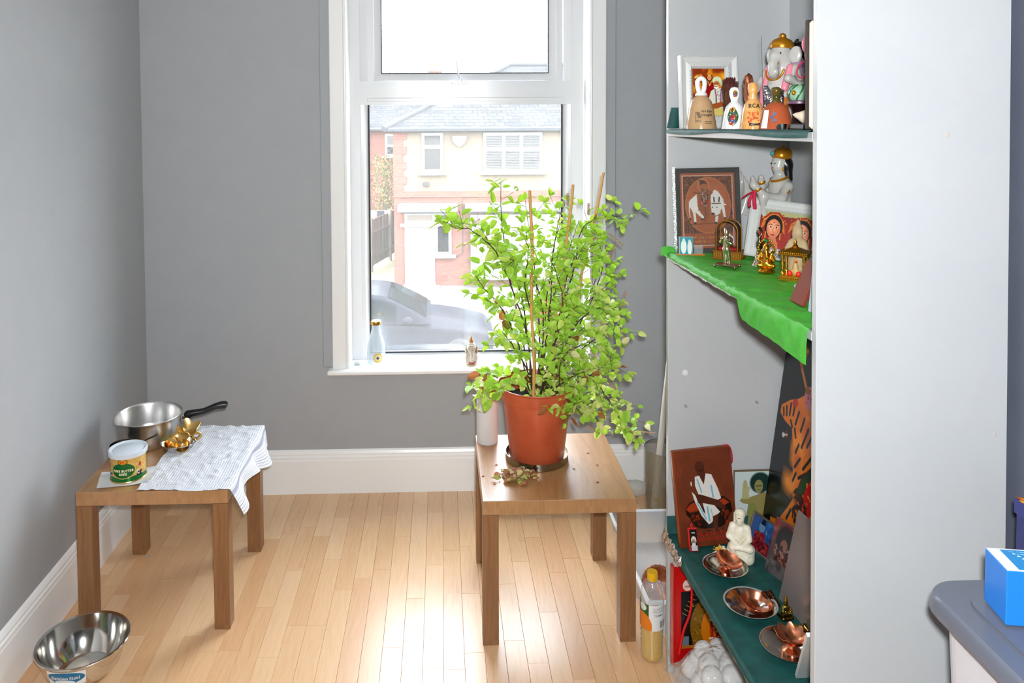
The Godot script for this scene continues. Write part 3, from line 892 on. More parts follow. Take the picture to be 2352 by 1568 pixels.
	for s in stems:
		var p := []
		for k in s.size() / 3: p.append(V(s[k * 3], s[k * 3 + 1], s[k * 3 + 2]) * 0.01)
		var cv := curve(p, 7)
		for k in cv.size(): cv[k] += V(rng.randf_range(-1, 1), rng.randf_range(-1, 1), rng.randf_range(-1, 1)) * 0.0022
		var rr := []
		for k in cv.size(): rr.append(lerpf(0.0034, 0.0009, float(k) / (cv.size() - 1)))
		part(t, "stem", G.new().tube(cv, rr, 6), stemm)
		tips.append(cv)
	# side twigs
	var twig := G.new()
	var allp := []
	for cv in tips:
		allp.append(cv)
		var m: int = cv.size()
		for k in range(int(m * 0.22), m - 2, 2):
			var d: Vector3 = (cv[k + 1] - cv[k]).normalized()
			var side := V(rng.randf_range(-1, 1), rng.randf_range(-0.35, 0.6), rng.randf_range(-1, 1))
			side = (side - d * side.dot(d)).normalized()
			var l := rng.randf_range(0.04, 0.11)
			var q := [cv[k], cv[k] + (side * 0.7 + d * 0.4) * l * 0.5, cv[k] + (side * 0.75 + d * 0.5 + V(0, rng.randf_range(-0.2, 0.25), 0)) * l]
			var tw := curve(q, 4)
			twig.tube(tw, 0.0008, 4, false)
			allp.append(tw)
	part(t, "twigs", twig, stem2).set_meta("kind", "stuff")
	# leaves in opposite pairs along stems and twigs
	var lcols := [Color(0.52, 0.68, 0.20), Color(0.58, 0.74, 0.22), Color(0.64, 0.77, 0.28), Color(0.70, 0.78, 0.34), Color(0.76, 0.79, 0.46), Color(0.82, 0.80, 0.58), Color(0.58, 0.34, 0.18)]
	var lm := []
	for c in lcols:
		var m := mat(c, 0.5)
		m.backlight_enabled = true
		m.backlight = Color(c.r * 0.9, c.g * 0.9, c.b * 0.6)
		lm.append(m)
	var shapes := [leaf_mesh(0.035, 0.023, 0.3), leaf_mesh(0.035, 0.025, 0.6), leaf_mesh(0.035, 0.020, 0.1), leaf_mesh(0.035, 0.019, 0.9)]
	var spots := []
	for pi in allp.size():
		var cv: Array = allp[pi]
		var main := pi < tips.size()
		var m: int = cv.size()
		var start := int(m * 0.35) if main else 2
		var step := 3
		var k := start
		while k < m:
			var d: Vector3 = (cv[k] - cv[maxi(k - 1, 0)]).normalized()
			var ax := V(rng.randf_range(-1, 1), rng.randf_range(-0.3, 0.3), rng.randf_range(-1, 1))
			ax = (ax - d * ax.dot(d)).normalized()
			var endness := float(k) / (m - 1)
			for sg in [-1.0, 1.0]:
				if rng.randf() < 0.12: continue
				var dir: Vector3 = (ax * sg + d * rng.randf_range(0.1, 0.7) + V(0, rng.randf_range(-0.5, 0.25), 0)).normalized()
				var nrm := V(rng.randf_range(-0.6, 0.6), rng.randf_range(0.3, 1.0), rng.randf_range(-0.2, 0.9))
				nrm = (nrm - dir * nrm.dot(dir)).normalized()
				var sc := rng.randf_range(0.6, 1.2) * (1.2 if cv[k].x < -0.06 else 0.95)
				spots.append([cv[k] + dir * 0.006, dir, nrm, sc, rng.randi() % 4, cv[k]])
			if k == m - 1:
				for e in 2:
					var dir: Vector3 = (d + V(rng.randf_range(-0.6, 0.6), rng.randf_range(-0.1, 0.5), rng.randf_range(-0.6, 0.6))).normalized()
					var nrm := V(0.1, 0.8, 0.5)
					nrm = (nrm - dir * nrm.dot(dir)).normalized()
					spots.append([cv[k], dir, nrm, rng.randf_range(0.5, 1.0), rng.randi() % 4, cv[k]])
			k += step
	# the largest towards the room are single parts, the rest one part
	spots.sort_custom(func(a, b): return a[3] + a[0].z * 2.0 > b[3] + b[0].z * 2.0)
	var rest := [G.new(), G.new(), G.new()]
	var arr := []
	for s in shapes: arr.append(s.surface_get_arrays(0))
	for k in spots.size():
		var s: Array = spots[k]
		var x: Vector3 = s[2].cross(s[1]).normalized()
		var xf := Transform3D(Basis(x, s[2], s[1]).scaled_local(Vector3.ONE * s[3]), s[0])
		var y: float = s[0].y
		# paler, drier leaves low on the right of the plant
		var dry: float = clampf((0.62 - y) * 1.2, 0.0, 0.5) + (0.15 if s[0].x > 0.1 else 0.0)
		var ci := 0
		var r := rng.randf()
		if r < 0.05 + dry * 0.10: ci = 6
		elif r < dry * 0.6: ci = 5 if rng.randf() < 0.4 else 4
		else: ci = rng.randi() % 4
		if k < 298: part(t, "leaf", shapes[s[4]], lm[ci], "", xf)
		else:
			var g: G = rest[0 if ci < 2 else (1 if ci < 4 else 2)]
			var a: Array = arr[s[4]]
			var b := g.v.size()
			var vs: PackedVector3Array = a[Mesh.ARRAY_VERTEX]
			var ns: PackedVector3Array = a[Mesh.ARRAY_NORMAL]
			for j in vs.size():
				g.v.append(xf * vs[j])
				g.n.append((xf.basis * ns[j]).normalized())
				g.t.append(Vector2.ZERO)
			for j in a[Mesh.ARRAY_INDEX]: g.ix.append(b + j)
	for k in 3: part(t, "small_leaves", rest[k], lm[[1, 2, 4][k]]).set_meta("kind", "stuff")
	# faded flower spikes
	var fm := mat(Color(0.68, 0.54, 0.44), 0.8)
	for e in [[0.31, 0.14, 0.06, 0.05, -0.075, 0.01], [0.33, 0.115, 0.06, 0.085, -0.01, 0.0], [0.27, 0.80, -0.08, 0.06, -0.05, 0.0], [0.30, 0.54, 0.03, 0.015, 0.07, 0.0], [0.275, 0.70, -0.06, 0.02, 0.06, 0.0], [0.12, 0.90, -0.05, 0.0, 0.05, 0.0], [0.20, 0.86, -0.07, 0.0, 0.05, 0.0], [0.285, 0.47, 0.0, 0.04, -0.05, 0.0], [0.16, 0.15, 0.09, 0.05, -0.03, 0.0], [0.24, 0.30, 0.08, 0.05, -0.05, 0.0], [0.22, 0.50, 0.02, 0.05, -0.06, 0.0], [0.18, 0.42, 0.08, 0.03, -0.07, 0.0], [0.12, 0.44, 0.09, -0.02, -0.07, 0.0]]:
		var a := V(e[0], e[1], e[2])
		var b := a + V(e[3], e[4], e[5])
		var g := G.new().tube([a, a.lerp(b, 0.5) + V(0, 0.004, 0), b], 0.0008, 4, false)
		for k in 9:
			var c := a.lerp(b, 0.15 + k * 0.1)
			for j in 3: g.ell(c + V(cos(j * 2.1 + k) * 0.0035, 0.0, sin(j * 2.1 + k) * 0.0035), V(0.0028, 0.0022, 0.0028), 6, 4)
		part(t, "flower_spike", g, fm)
const S1 := 1.686
const S2 := 1.302
const S3 := 0.437
const S0 := 0.080
func s1(z: float) -> float: return 1.6755 + 0.0126 * z      # the top shelf hangs a little lower at its far end
func bookcase() -> void:
	var t := thing("bookcase", "tall white open bookcase used as a household shrine by the right wall", "bookcase", BK)
	var D := 0.38
	part(t, "side_panel", G.new().box(V(D / 2, 1.06, 0.009), V(D, 2.12, 0.018), 0.001), M.case)
	var near := part(t, "side_panel", G.new().box(V(D / 2, 1.051, 0.898), V(D, 2.138, 0.018), 0.001), M.case)
	for q in [[0.255, 1.68, 0.9072, 0.0045], [0.355, 1.10, 0.9072, 0.003]]: part(near, "mark", G.new().at(T(q[0], q[1], q[2])).ell(Vector3.ZERO, V(q[3], q[3] * 1.6, 0.0004), 10, 6), mat(Color(0.71, 0.685, 0.65), 0.6), "small beige stain")
	part(t, "back_panel", G.new().box(V(D - 0.002, 1.06, 0.4535), V(0.004, 2.10, 0.87)), M.case)
	part(t, "top_board", G.new().box(V(D / 2, 2.13, 0.4535), V(D, 0.02, 0.907), 0.001), M.case)
	part(t, "shelf", G.new().box(V(0.187, -0.0095, 0.0), V(0.374, 0.019, 0.87), 0.001), M.case, "", T(0, s1(0.4535), 0.4535, 0, -0.72))
	for y in [S2, S3, S0]: part(t, "shelf", G.new().box(V(0.187, y - 0.009, 0.4535), V(0.374, 0.018, 0.87), 0.001), M.case)
	part(t, "plinth", G.new().box(V(0.02, 0.031, 0.4535), V(0.016, 0.060, 0.87), 0.001), M.case)
	# peg holes, pegs and cover caps on the far side
	var hole := G.new().lathe(pts([0.0026, 0.0, 0.0026, -0.004, 0.0, -0.004]), 10).mesh()
	for q in [[0.052, 0.900], [0.052, 0.867], [0.274, 0.938], [0.274, 0.905], [0.274, 0.872]]: part(t, "peg_hole", hole, mat(Color(0.18, 0.15, 0.12), 0.9), "", T(q[0], q[1], 0.0184, 0, 90))
	for q in [[0.053, 0.832], [0.275, 0.838]]: part(t, "shelf_peg", G.new().at(T(q[0], q[1], 0.022, 0, 90)).lathe(pts([0.0, -0.004, 0.0035, -0.004, 0.0035, 0.006, 0.0, 0.007]), 12), mat(Color(0.62, 0.64, 0.62), 0.4, 0.5), "grey shelf peg")
	part(t, "cover_cap", G.new().at(T(0.053, 0.933, 0.0182, 0, 90)).lathe(pts([0.0, 0.0, 0.009, 0.0, 0.0085, 0.0015, 0.0, 0.002]), 20), M.white)
func ornate_frame(t: Node3D, w: float, h: float, pic: Texture2D, pw: float, ph: float, px := 0.0) -> void:
	var b := (w - pw) / 2
	var g := G.new().ring(w, h, pts([0.0, -0.018, 0.0, 0.004, 0.003, 0.007, 0.006, 0.004, b * 0.45, 0.0, b * 0.62, 0.003, b * 0.80, 0.005, b * 0.9, 0.002, b, -0.003]))
	g.poly([V(w / 2, -h / 2, -0.018), V(-w / 2, -h / 2, -0.018), V(-w / 2, h / 2, -0.018), V(w / 2, h / 2, -0.018)])
	var f := part(t, "frame", g, M.pearl)
	var bd := G.new()
	for k in int(w / 0.006):
		for s in [-1, 1]: bd.ell(V(-w / 2 + 0.003 + k * 0.006, s * (h / 2 - 0.003), 0.006), V(0.0024, 0.0024, 0.002), 6, 4)
	for k in int(h / 0.006):
		for s in [-1, 1]: bd.ell(V(s * (w / 2 - 0.003), -h / 2 + 0.003 + k * 0.006, 0.006), V(0.0024, 0.0024, 0.002), 6, 4)
	for k in int(pw / 0.010) + 1:
		for s in [-1, 1]: bd.ell(V(-pw / 2 + k * 0.010, s * (ph / 2 + b * 0.25), 0.0045), V(0.0042, 0.0028, 0.0015), 6, 4)
	for k in int(ph / 0.010) + 1:
		for s in [-1, 1]: bd.ell(V(s * (pw / 2 + b * 0.25), -ph / 2 + k * 0.010, 0.0045), V(0.0028, 0.0042, 0.0015), 6, 4)
	part(f, "beading", bd, M.pearl).set_meta("kind", "stuff")
	part(t, "picture", G.new().quad(pw + 0.002, ph + 0.002, -0.004), mat(Color.WHITE, 0.18, 0, pic))
func bell(label: String, x: Transform3D, r: float, h: float, body: Material, top: Material) -> Node3D:
	var t := thing("ceramic_bell", label, "bell", x, "souvenir bells in a row")
	var b := h * 0.64
	part(t, "bell_body", G.new().lathe(pts([r * 0.86, 0.004, r, 0.0, r * 1.0, 0.002, r * 0.93, b * 0.22, r * 0.80, b * 0.6, r * 0.66, b * 0.82, r * 0.42, b * 0.95, r * 0.30, b]), 44), body)
	return t
func cloth_on_shelf(y: Callable, x0: float, x1: float, drop: Callable, amp: float, sd: int) -> G:
	var nz := noise(sd, 1.0, 3)
	return G.new().sheet(40, 90, func(u: float, w: float) -> Vector3:
		var z := lerpf(0.020, 0.887, w)
		var wr := nz.get_noise_2d(u * 6.0 + w * 3.0, w * 16.0) * amp
		var s := u * 1.25
		if s <= 1.0: return Vector3(lerpf(x1, x0, s), y.call(z) + 0.002 + maxf(wr, -0.001) + amp * 0.5, z)
		var q := (s - 1.0) / 0.25
		var d: float = drop.call(w)
		return Vector3(x0 - 0.009 * sin(q * PI * 0.55) + wr * 0.6, y.call(z) + 0.002 + amp * 0.5 + wr * (1.0 - q) - d * q * q - 0.002 * q, z))
func top_shelf() -> void:
	single("teal_cloth", "folded teal satin cloth spread along the top shelf", "cloth", cloth_on_shelf(s1, 0.0, 0.34, func(w: float) -> float: return 0.010 + 0.004 * sin(w * 9.0), 0.0022, 51), M.teal, BK)
	single("teal_cloth", "upturned end of teal cloth behind the white portrait frame on the top shelf", "cloth", G.new().sheet(8, 8, func(u: float, w: float) -> Vector3: return Vector3(-0.012 + u * 0.06 + w * 0.018, s1(0.03) + 0.006 + w * 0.062, 0.040 + 0.006 * sin(u * 5.0) - w * 0.012)), M.teal, BK)
	# white frame with two figures
	var p := Pic.new(168, 232, Color(0.72, 0.36, 0.08), 2)
	p.speck(0, 0, 1, 0.6, 90, 0.13, [Color(0.85, 0.52, 0.10), Color(0.60, 0.24, 0.06), Color(0.92, 0.66, 0.18), Color(0.50, 0.18, 0.05)], 1.4)
	p.ell(0.20, 0.20, 0.13, 0.08, Color(0.72, 0.42, 0.16), 0.4, 0.4).ell(0.13, 0.17, 0.07, 0.02, Color(0.92, 0.72, 0.35), -0.5).ell(0.27, 0.16, 0.05, 0.05, Color(0.80, 0.50, 0.20)).line([0.06, 0.24, 0.16, 0.20, 0.26, 0.24], 0.02, Color(0.36, 0.15, 0.05))
	p.poly([0.38, 0.62, 0.40, 0.36, 0.46, 0.28, 0.62, 0.28, 0.72, 0.40, 0.70, 0.70], Color(0.55, 0.05, 0.04)).ell(0.42, 0.31, 0.05, 0.05, Color(0.05, 0.50, 0.42)).ell(0.53, 0.19, 0.085, 0.085, Color(0.16, 0.08, 0.04)).ell(0.53, 0.185, 0.065, 0.065, Color(0.90, 0.62, 0.38)).poly([0.45, 0.13, 0.49, 0.05, 0.54, 0.0, 0.59, 0.05, 0.62, 0.13], Color(0.83, 0.50, 0.10)).line([0.50, 0.29, 0.53, 0.36, 0.58, 0.29], 0.02, Color(0.92, 0.75, 0.35))
	for e in [0.505, 0.555]: p.ell(e, 0.18, 0.012, 0.006, Color(0.1, 0.05, 0.04))
	p.line([0.505, 0.215, 0.555, 0.215], 0.016, Color(0.75, 0.2, 0.15))
	p.poly([0.44, 0.78, 0.56, 0.48, 0.68, 0.42, 0.90, 0.42, 0.98, 0.52, 0.96, 0.92, 0.50, 0.97], Color(0.82, 0.83, 0.74)).ell(0.76, 0.25, 0.14, 0.085, Color(0.80, 0.84, 0.68)).poly([0.88, 0.22, 1.0, 0.35, 0.92, 0.42, 0.86, 0.34], Color(0.76, 0.78, 0.62)).ell(0.745, 0.335, 0.098, 0.078, Color(0.74, 0.48, 0.27)).ell(0.73, 0.39, 0.075, 0.042, Color(0.92, 0.90, 0.84)).line([0.68, 0.375, 0.76, 0.375], 0.022, Color(0.50, 0.20, 0.12))
	for e in [0.69, 0.77]: p.ell(e, 0.32, 0.02, 0.007, Color(0.12, 0.07, 0.05))
	p.line([0.66, 0.305, 0.80, 0.30], 0.014, Color(0.45, 0.28, 0.16)).line([0.69, 0.44, 0.72, 0.58, 0.72, 0.72], 0.045, Color(0.50, 0.36, 0.52)).line([0.90, 0.42, 0.86, 0.56, 0.86, 0.72], 0.045, Color(0.55, 0.38, 0.50)).speck(0.67, 0.44, 0.9, 0.72, 40, 0.014, [Color(0.75, 0.25, 0.2), Color(0.85, 0.8, 0.6), Color(0.4, 0.3, 0.6)])
	p.poly([0.56, 0.76, 0.90, 0.70, 0.96, 0.80, 0.60, 0.88], Color(0.62, 0.30, 0.12)).poly([0.50, 0.86, 0.95, 0.84, 0.98, 1, 0.45, 1], Color(0.80, 0.72, 0.40)).ell(0.06, 0.75, 0.08, 0.12, Color(0.45, 0.10, 0.05), 0.0, 0.5)
	var t := thing("framed_photo", "white beaded portrait frame with saintly figures print, at the back of the top shelf", "picture frame", L(0.103, s1(0.09) + 0.112, 0.082, 2, -4))
	ornate_frame(t, 0.176, 0.218, p.tex(), 0.098, 0.137)
	# bells
	var ceram := mat(Color(0.72, 0.58, 0.42), 0.18)
	var ink := mat(Color(0.10, 0.07, 0.06), 0.5)
	var x := L(0.048, s1(0.16) + 0.004, 0.165, -6)
	var a := bell("tan ceramic bell lettered We the People with a white loop handle", x, 0.0425, 0.149, ceram, M.white)
	part(a, "handle", G.new().lathe(pts([0.0135, 0.0935, 0.0175, 0.0945, 0.0155, 0.100, 0.0125, 0.104]), 24).tube(curve([V(-0.004, 0.100, 0), V(-0.010, 0.118, 0), V(-0.0095, 0.136, 0), V(0.0, 0.1435, 0), V(0.0085, 0.136, 0), V(0.009, 0.118, 0), V(0.004, 0.100, 0)], 5), 0.0066, 12), mat(Color(0.90, 0.89, 0.88), 0.12))
	part(a, "neck_line", G.new().lathe(pts([0.0142, 0.0925, 0.0146, 0.0945]), 24), ink)
	words(a, "We the", 0.0068, ink, T(0, 0.044, 0, 10, -9), 0.0365, "Droid Serif", true)
	words(a, "People", 0.0068, ink, T(0, 0.034, 0.0, 10, -8), 0.0385, "Droid Serif", true)
	words(a, "phia", 0.0062, ink, T(0, 0.019, 0.0, -25, -5), 0.0405, "Droid Sans", false)
	var fl := G.new()
	for k in 7: fl.at(T(0, 0, 0, -26)).box(V(-0.0015 + 0.001 * k, 0.047 - 0.0025 * k, 0.0372 + 0.0004 * k), V(0.010, 0.0014, 0.0012))
	fl.box(V(-0.0065, 0.036, 0.039), V(0.001, 0.024, 0.001))
	for k in 9:
		for r in 2: fl.at(T(0, 0, 0, 2 + k * 3.4)).box(V(0, 0.021 - r * 0.0045, 0.0400 + r * 0.0004), V(0.0030, 0.0015, 0.001))
	part(a, "flag_print", fl, ink)
	var d2 := Pic.new(96, 128, Color(0.86, 0.86, 0.84), 8)
	d2.ell(0.5, 0.52, 0.44, 0.46, Color(0.14, 0.34, 0.18)).ell(0.45, 0.17, 0.26, 0.16, Color(0.88, 0.62, 0.14)).ell(0.45, 0.2, 0.13, 0.11, Color(0.22, 0.14, 0.10)).poly([0.2, 0.8, 0.3, 0.35, 0.6, 0.33, 0.72, 0.85], Color(0.20, 0.30, 0.60)).ell(0.5, 0.55, 0.2, 0.16, Color(0.65, 0.16, 0.12)).ell(0.3, 0.86, 0.22, 0.10, Color(0.75, 0.22, 0.08)).speck(0.1, 0.1, 0.9, 0.95, 40, 0.05, [Color(0.85, 0.75, 0.6), Color(0.2, 0.4, 0.2), Color(0.6, 0.2, 0.2)])
	var d2t := mat(Color.WHITE, 0.2, 0, d2.tex())
	var whitec := mat(Color(0.88, 0.885, 0.88), 0.12)
	a = bell("white ceramic bell with coloured saint decal and keyhole handle", L(0.089, s1(0.30) + 0.004, 0.30, -4), 0.0335, 0.112, whitec, whitec)
	part(a, "handle", G.new().lathe(pts([0.009, 0.070, 0.0095, 0.076, 0.0135, 0.090, 0.0135, 0.101, 0.009, 0.110, 0.0, 0.1125]), 28, 1.0, 0.55), whitec)
	part(a, "decal", G.new().sheet(8, 8, func(u: float, w: float) -> Vector3:
		var g := (u - 0.5) * 1.1 - 0.45
		var y := lerpf(0.062, 0.006, w)
		var r := lerpf(0.0332, 0.0245, y / 0.062) + 0.0012
		var wd := sqrt(maxf(0.0, 1.0 - pow((w - 0.5) * 2.0, 2.0)))
		g = (u - 0.5) * 1.1 * wd - 0.45
		return Vector3(sin(g) * r, y, cos(g) * r)), d2t)
	part(a, "decal", G.new().at(T(0, 0.094, 0.0079)).quad(0.014, 0.019), d2t)
	var yc := tri(mat(Color.WHITE, 0.15, 0, blotch(128, 61, 0.03, [Color(0.80, 0.48, 0.18), Color(0.84, 0.62, 0.36), Color(0.86, 0.70, 0.46)])), 9.0)
	a = bell("honey-coloured ceramic bell with painted flowers and dark green letters", L(0.083, s1(0.43) + 0.004, 0.43, -2), 0.031, 0.118, yc, yc)
	part(a, "handle", G.new().lathe(pts([0.0095, 0.073, 0.0105, 0.079, 0.0095, 0.083, 0.0125, 0.095, 0.0125, 0.105, 0.008, 0.115, 0.0, 0.118]), 28), yc)
	words(a, "RCA", 0.0105, mat(Color(0.10, 0.16, 0.08), 0.4), T(0, 0.050, 0.0, -16, -18), 0.0265, "Droid Sans", true)
	var fg := G.new()
	rng.seed = 3
	for k in 22:
		var g := rng.randf_range(-0.9, 0.1)
		var y := rng.randf_range(0.016, 0.042)
		fg.at(T(0, 0, 0, rad_to_deg(g))).ell(V(0, y, 0.0285), V(rng.randf_range(0.001, 0.0035), rng.randf_range(0.001, 0.004), 0.0012), 7, 5)
	part(a, "painted_flowers", fg, mat(Color(0.80, 0.30, 0.12), 0.2))
	fg = G.new()
	for k in 7: fg.at(T(0, 0.012, 0, -35 + k * 7, 0, k * 25)).ell(V(0, 0, 0.0302), V(0.0022, 0.0045, 0.001), 7, 5)
	part(a, "painted_petals", fg, mat(Color(0.12, 0.10, 0.10), 0.25))
	var tc := tri(mat(Color.WHITE, 0.8, 0, blotch(128, 63, 0.12, [Color(0.58, 0.24, 0.10), Color(0.70, 0.33, 0.16)])), 12.0)
	a = bell("rough terracotta bell with green glazed knob handle and blue print", L(0.110, s1(0.50) + 0.004, 0.50, -8), 0.0395, 0.100, tc, tc)
	part(a, "handle", G.new().lathe(pts([0.0125, 0.063, 0.0095, 0.070, 0.0085, 0.082, 0.0125, 0.090, 0.0125, 0.096, 0.008, 0.101, 0.0, 0.102]), 28), tri(mat(Color.WHITE, 0.12, 0, blotch(64, 65, 0.05, [Color(0.14, 0.20, 0.06), Color(0.45, 0.32, 0.12)])), 10.0), "green glazed handle")
	part(a, "glaze_band", G.new().at(T(0, 0, 0, -62)).sheet(6, 10, func(u: float, w: float) -> Vector3:
		var g := (u - 0.5) * 0.5
		var r := lerpf(0.0400, 0.031, w)
		return Vector3(sin(g) * r, 0.002 + w * 0.044, cos(g) * r)), mat(Color(0.88, 0.87, 0.86), 0.1), "white glazed stripe")
	var bp := G.new()
	for k in 9: bp.at(T(0, 0.018 + 0.0026 * k, 0, -28 + 7 * sin(k * 1.1))).box(V(0, 0, 0.0382 - 0.0007 * k), V(0.008, 0.0020, 0.001))
	part(a, "blue_print", bp, mat(Color(0.25, 0.36, 0.52), 0.6))
	# dried brush head and copper leaf behind the bells
	t = thing("dried_flower_head", "brown dried brush-like flower head with maroon tip behind the white bell", "dried flower", L(0.112, s1(0.2) + 0.003, 0.215))
	var br := G.new()
	for k in 70:
		var g := rng.randf() * TAU
		var q := sqrt(rng.randf()) * 0.016
		br.tube([V(cos(g) * q * 0.8, 0.0, sin(g) * q * 0.5), V(cos(g) * q * 1.2, 0.07, sin(g) * q * 0.8), V(cos(g) * q * 1.25 + rng.randf_range(-0.004, 0.004), 0.118 + rng.randf_range(0, 0.018), sin(g) * q)], 0.0015, 4, false)
	part(t, "bristles", br, tri(mat(Color.WHITE, 0.9, 0, blotch(64, 66, 0.06, [Color(0.26, 0.13, 0.06), Color(0.40, 0.22, 0.11)])), 8.0)).set_meta("kind", "stuff")
	br = G.new()
	for k in 60:
		var g := rng.randf() * TAU
		var q := sqrt(rng.randf()) * 0.017
		br.tube([V(cos(g) * q, 0.105, sin(g) * q * 0.7), V(cos(g) * q * 1.2, 0.132 + rng.randf_range(0, 0.013), sin(g) * q)], 0.0013, 4, false)
	part(t, "tip", br, mat(Color(0.30, 0.06, 0.07), 0.9), "maroon tip").set_meta("kind", "stuff")
	t = thing("copper_spoon", "tall fluted copper ornament between the white and honey-coloured bells", "ornament", L(0.121, s1(0.3) + 0.003, 0.315))
	part(t, "blade", G.new().lathe(pts([0.0, 0.0, 0.010, 0.0, 0.008, 0.03, 0.0075, 0.06, 0.012, 0.085, 0.0125, 0.12, 0.009, 0.138, 0.0, 0.146]), 22, 1, 1, func(w: float, q: Vector2) -> Vector2: return Vector2(q.x * (1.0 + 0.12 * cos(w * 7.0)), q.y + 0.004 * cos(w * 7.0) * clampf(q.y / 0.1, 0, 1))), M.copper)
	ganesh(L(0.190, s1(0.4) + 0.004, 0.36, -62).scaled_local(Vector3(0.94, 1.04, 0.94)))
	# dark garland heaped behind the elephant-headed statue
	t = thing("dark_garland", "dark glossy garland of twisted tinsel behind the elephant-headed statue", "garland", L(0.256, s1(0.3) + 0.004, 0.265))
	var gl := G.new()
	rng.seed = 8
	for k in 70:
		var c := V(rng.randf_range(-0.038, 0.055), rng.randf_range(0.120, 0.232), rng.randf_range(-0.03, 0.03))
		gl.at(Transform3D(Basis.from_euler(V(rng.randf() * 6, rng.randf() * 6, rng.randf() * 6)), c)).ell(Vector3.ZERO, V(0.010, 0.005, 0.015), 8, 6)
	gl.at(Transform3D.IDENTITY).tube(curve([V(0.02, 0, 0.0), V(0.015, 0.08, 0), V(0, 0.16, 0.01)], 5), 0.014, 10)
	part(t, "tinsel", gl, mat(Color(0.09, 0.035, 0.05), 0.22, 0.35))
	var sp := G.new()
	for k in 40:
		var c := V(rng.randf_range(-0.02, 0.09), rng.randf_range(0.18, 0.235), rng.randf_range(0.0, 0.11))
		sp.tube([c, c + V(rng.randf_range(-0.02, 0.02), rng.randf_range(0.0, 0.03), rng.randf_range(-0.02, 0.02))], 0.0004, 3, false)
	part(t, "bristles", sp, M.black).set_meta("kind", "stuff")
	t = thing("pink_tassel", "pink ribbon flower with looped cord hanging by the cream board", "tassel", L(0.118, s1(0.6) + 0.16, 0.63))
	part(t, "petals", G.new().ell(V(0, 0.035, 0), V(0.010, 0.02, 0.008)).ell(V(0.005, 0.01, 0), V(0.008, 0.022, 0.007)), M.pink)
	part(t, "cord", G.new().tube(curve([V(0, 0, 0), V(-0.018, -0.014, 0), V(-0.020, -0.034, 0), V(-0.008, -0.040, 0), V(0.003, -0.02, 0), V(0.0, 0.0, 0)], 5), 0.0016, 6), M.pinkred)
	part(t, "stalk", G.new().tube(curve([V(0.003, 0.01, 0), V(0.015, -0.07, 0.0), V(0.02, -0.155, 0)], 4), 0.002, 5), M.green)
	t = thing("picture_board", "cream-backed thick board standing upright at the near end of the top shelf", "board", L(0.0, s1(0.86) + 0.005, 0.86, 0))
	part(t, "cream_backing", G.new().box(V(0.130, 0.106, 0.006), V(0.250, 0.210, 0.012), 0.005), tri(mat(Color.WHITE, 0.6, 0, blotch(128, 67, 0.02, [Color(0.86, 0.72, 0.58), Color(0.90, 0.80, 0.68), Color(0.88, 0.77, 0.64)])), 3.0))
	part(t, "dark_edge", G.new().box(V(0.130, 0.1065, -0.0035), V(0.256, 0.213, 0.007), 0.002), mat(Color(0.17, 0.14, 0.12), 0.7))
	for q in [[0.108, 0.44, 0.108, 1, "crumpled silver foil ornament left of the green bell knob"], [0.152, 0.44, 0.098, -1, "crumpled silver foil ornament right of the green bell knob"]]:
		t = thing("silver_ornament", q[4], "ornament", L(q[0], s1(0.53) + 0.003, q[1]))
		part(t, "foil_leaf", G.new().sheet(24, 30, func(u: float, w: float) -> Vector3:
			var wd := 0.034 * pow(sin(PI * clampf(w * 0.85 + 0.1, 0, 1)), 0.7)
			return Vector3((u - 0.5) * wd + 0.01 * q[3] * sin(w * 3.0), w * q[2], 0.008 * sin(u * 4.0 + w * 3.0) + 0.0012 * sin(u * 19.0) * cos(w * 17.0))), M.foil)
	t = thing("painted_ball", "green and white marbled ball ornament on dark stand, top shelf", "ornament", L(0.130, s1(0.56) + 0.003, 0.575))
	part(t, "ball", G.new().ell(V(0, 0.083, 0), V(0.025, 0.022, 0.024), 24, 16), mat(Color(0.55, 0.68, 0.58), 0.15))
	var sw := G.new()
	for k in 6:
		var c := []
		for j in 9:
			var e := -1.2 + j * 0.3
			var f := k * 1.05 + j * 0.16
			c.append(V(cos(e) * sin(f) * 0.0252, 0.083 + sin(e) * 0.0222, cos(e) * cos(f) * 0.0242))
		sw.tube(c, 0.0022, 5)
	part(t, "swirl", sw, M.green)
	part(t, "gold_boss", G.new().ell(V(-0.019, 0.085, 0.013), V(0.006, 0.006, 0.005)), M.goldpaint)
	part(t, "stand", G.new().lathe(pts([0.0, 0.0, 0.022, 0.0, 0.020, 0.012, 0.012, 0.03, 0.018, 0.050, 0.024, 0.058, 0.0, 0.066]), 20, 1, 1, func(w: float, q2: Vector2) -> Vector2: return Vector2(q2.x * (1.0 + 0.16 * sin(w * 5.0 + q2.y * 160.0)), q2.y)), mat(Color(0.13, 0.04, 0.05), 0.2, 0.4))
	part(t, "collar", G.new().lathe(pts([0.015, 0.058, 0.027, 0.060, 0.027, 0.065, 0.018, 0.068]), 20), mat(Color(0.42, 0.28, 0.36), 0.4))
	single("conch_shell", "pale conch shell lying near the cream board on the top shelf", "shell", G.new().at(T(0, 0.0, 0, 0, 0, 78)).lathe(pts([0.0, -0.045, 0.005, -0.03, 0.010, -0.015, 0.016, 0.0, 0.014, 0.010, 0.009, 0.018, 0.005, 0.026, 0.0, 0.032]), 22), mat(Color(0.80, 0.72, 0.64), 0.35), L(0.092, s1(0.68) + 0.030, 0.69, -30))
	single("black_tray", "small black tray with steel lip under the conch shell", "tray", G.new().box(V(0, 0.006, 0), V(0.10, 0.012, 0.07), 0.002), M.black, L(0.11, s1(0.7) + 0.004, 0.70))
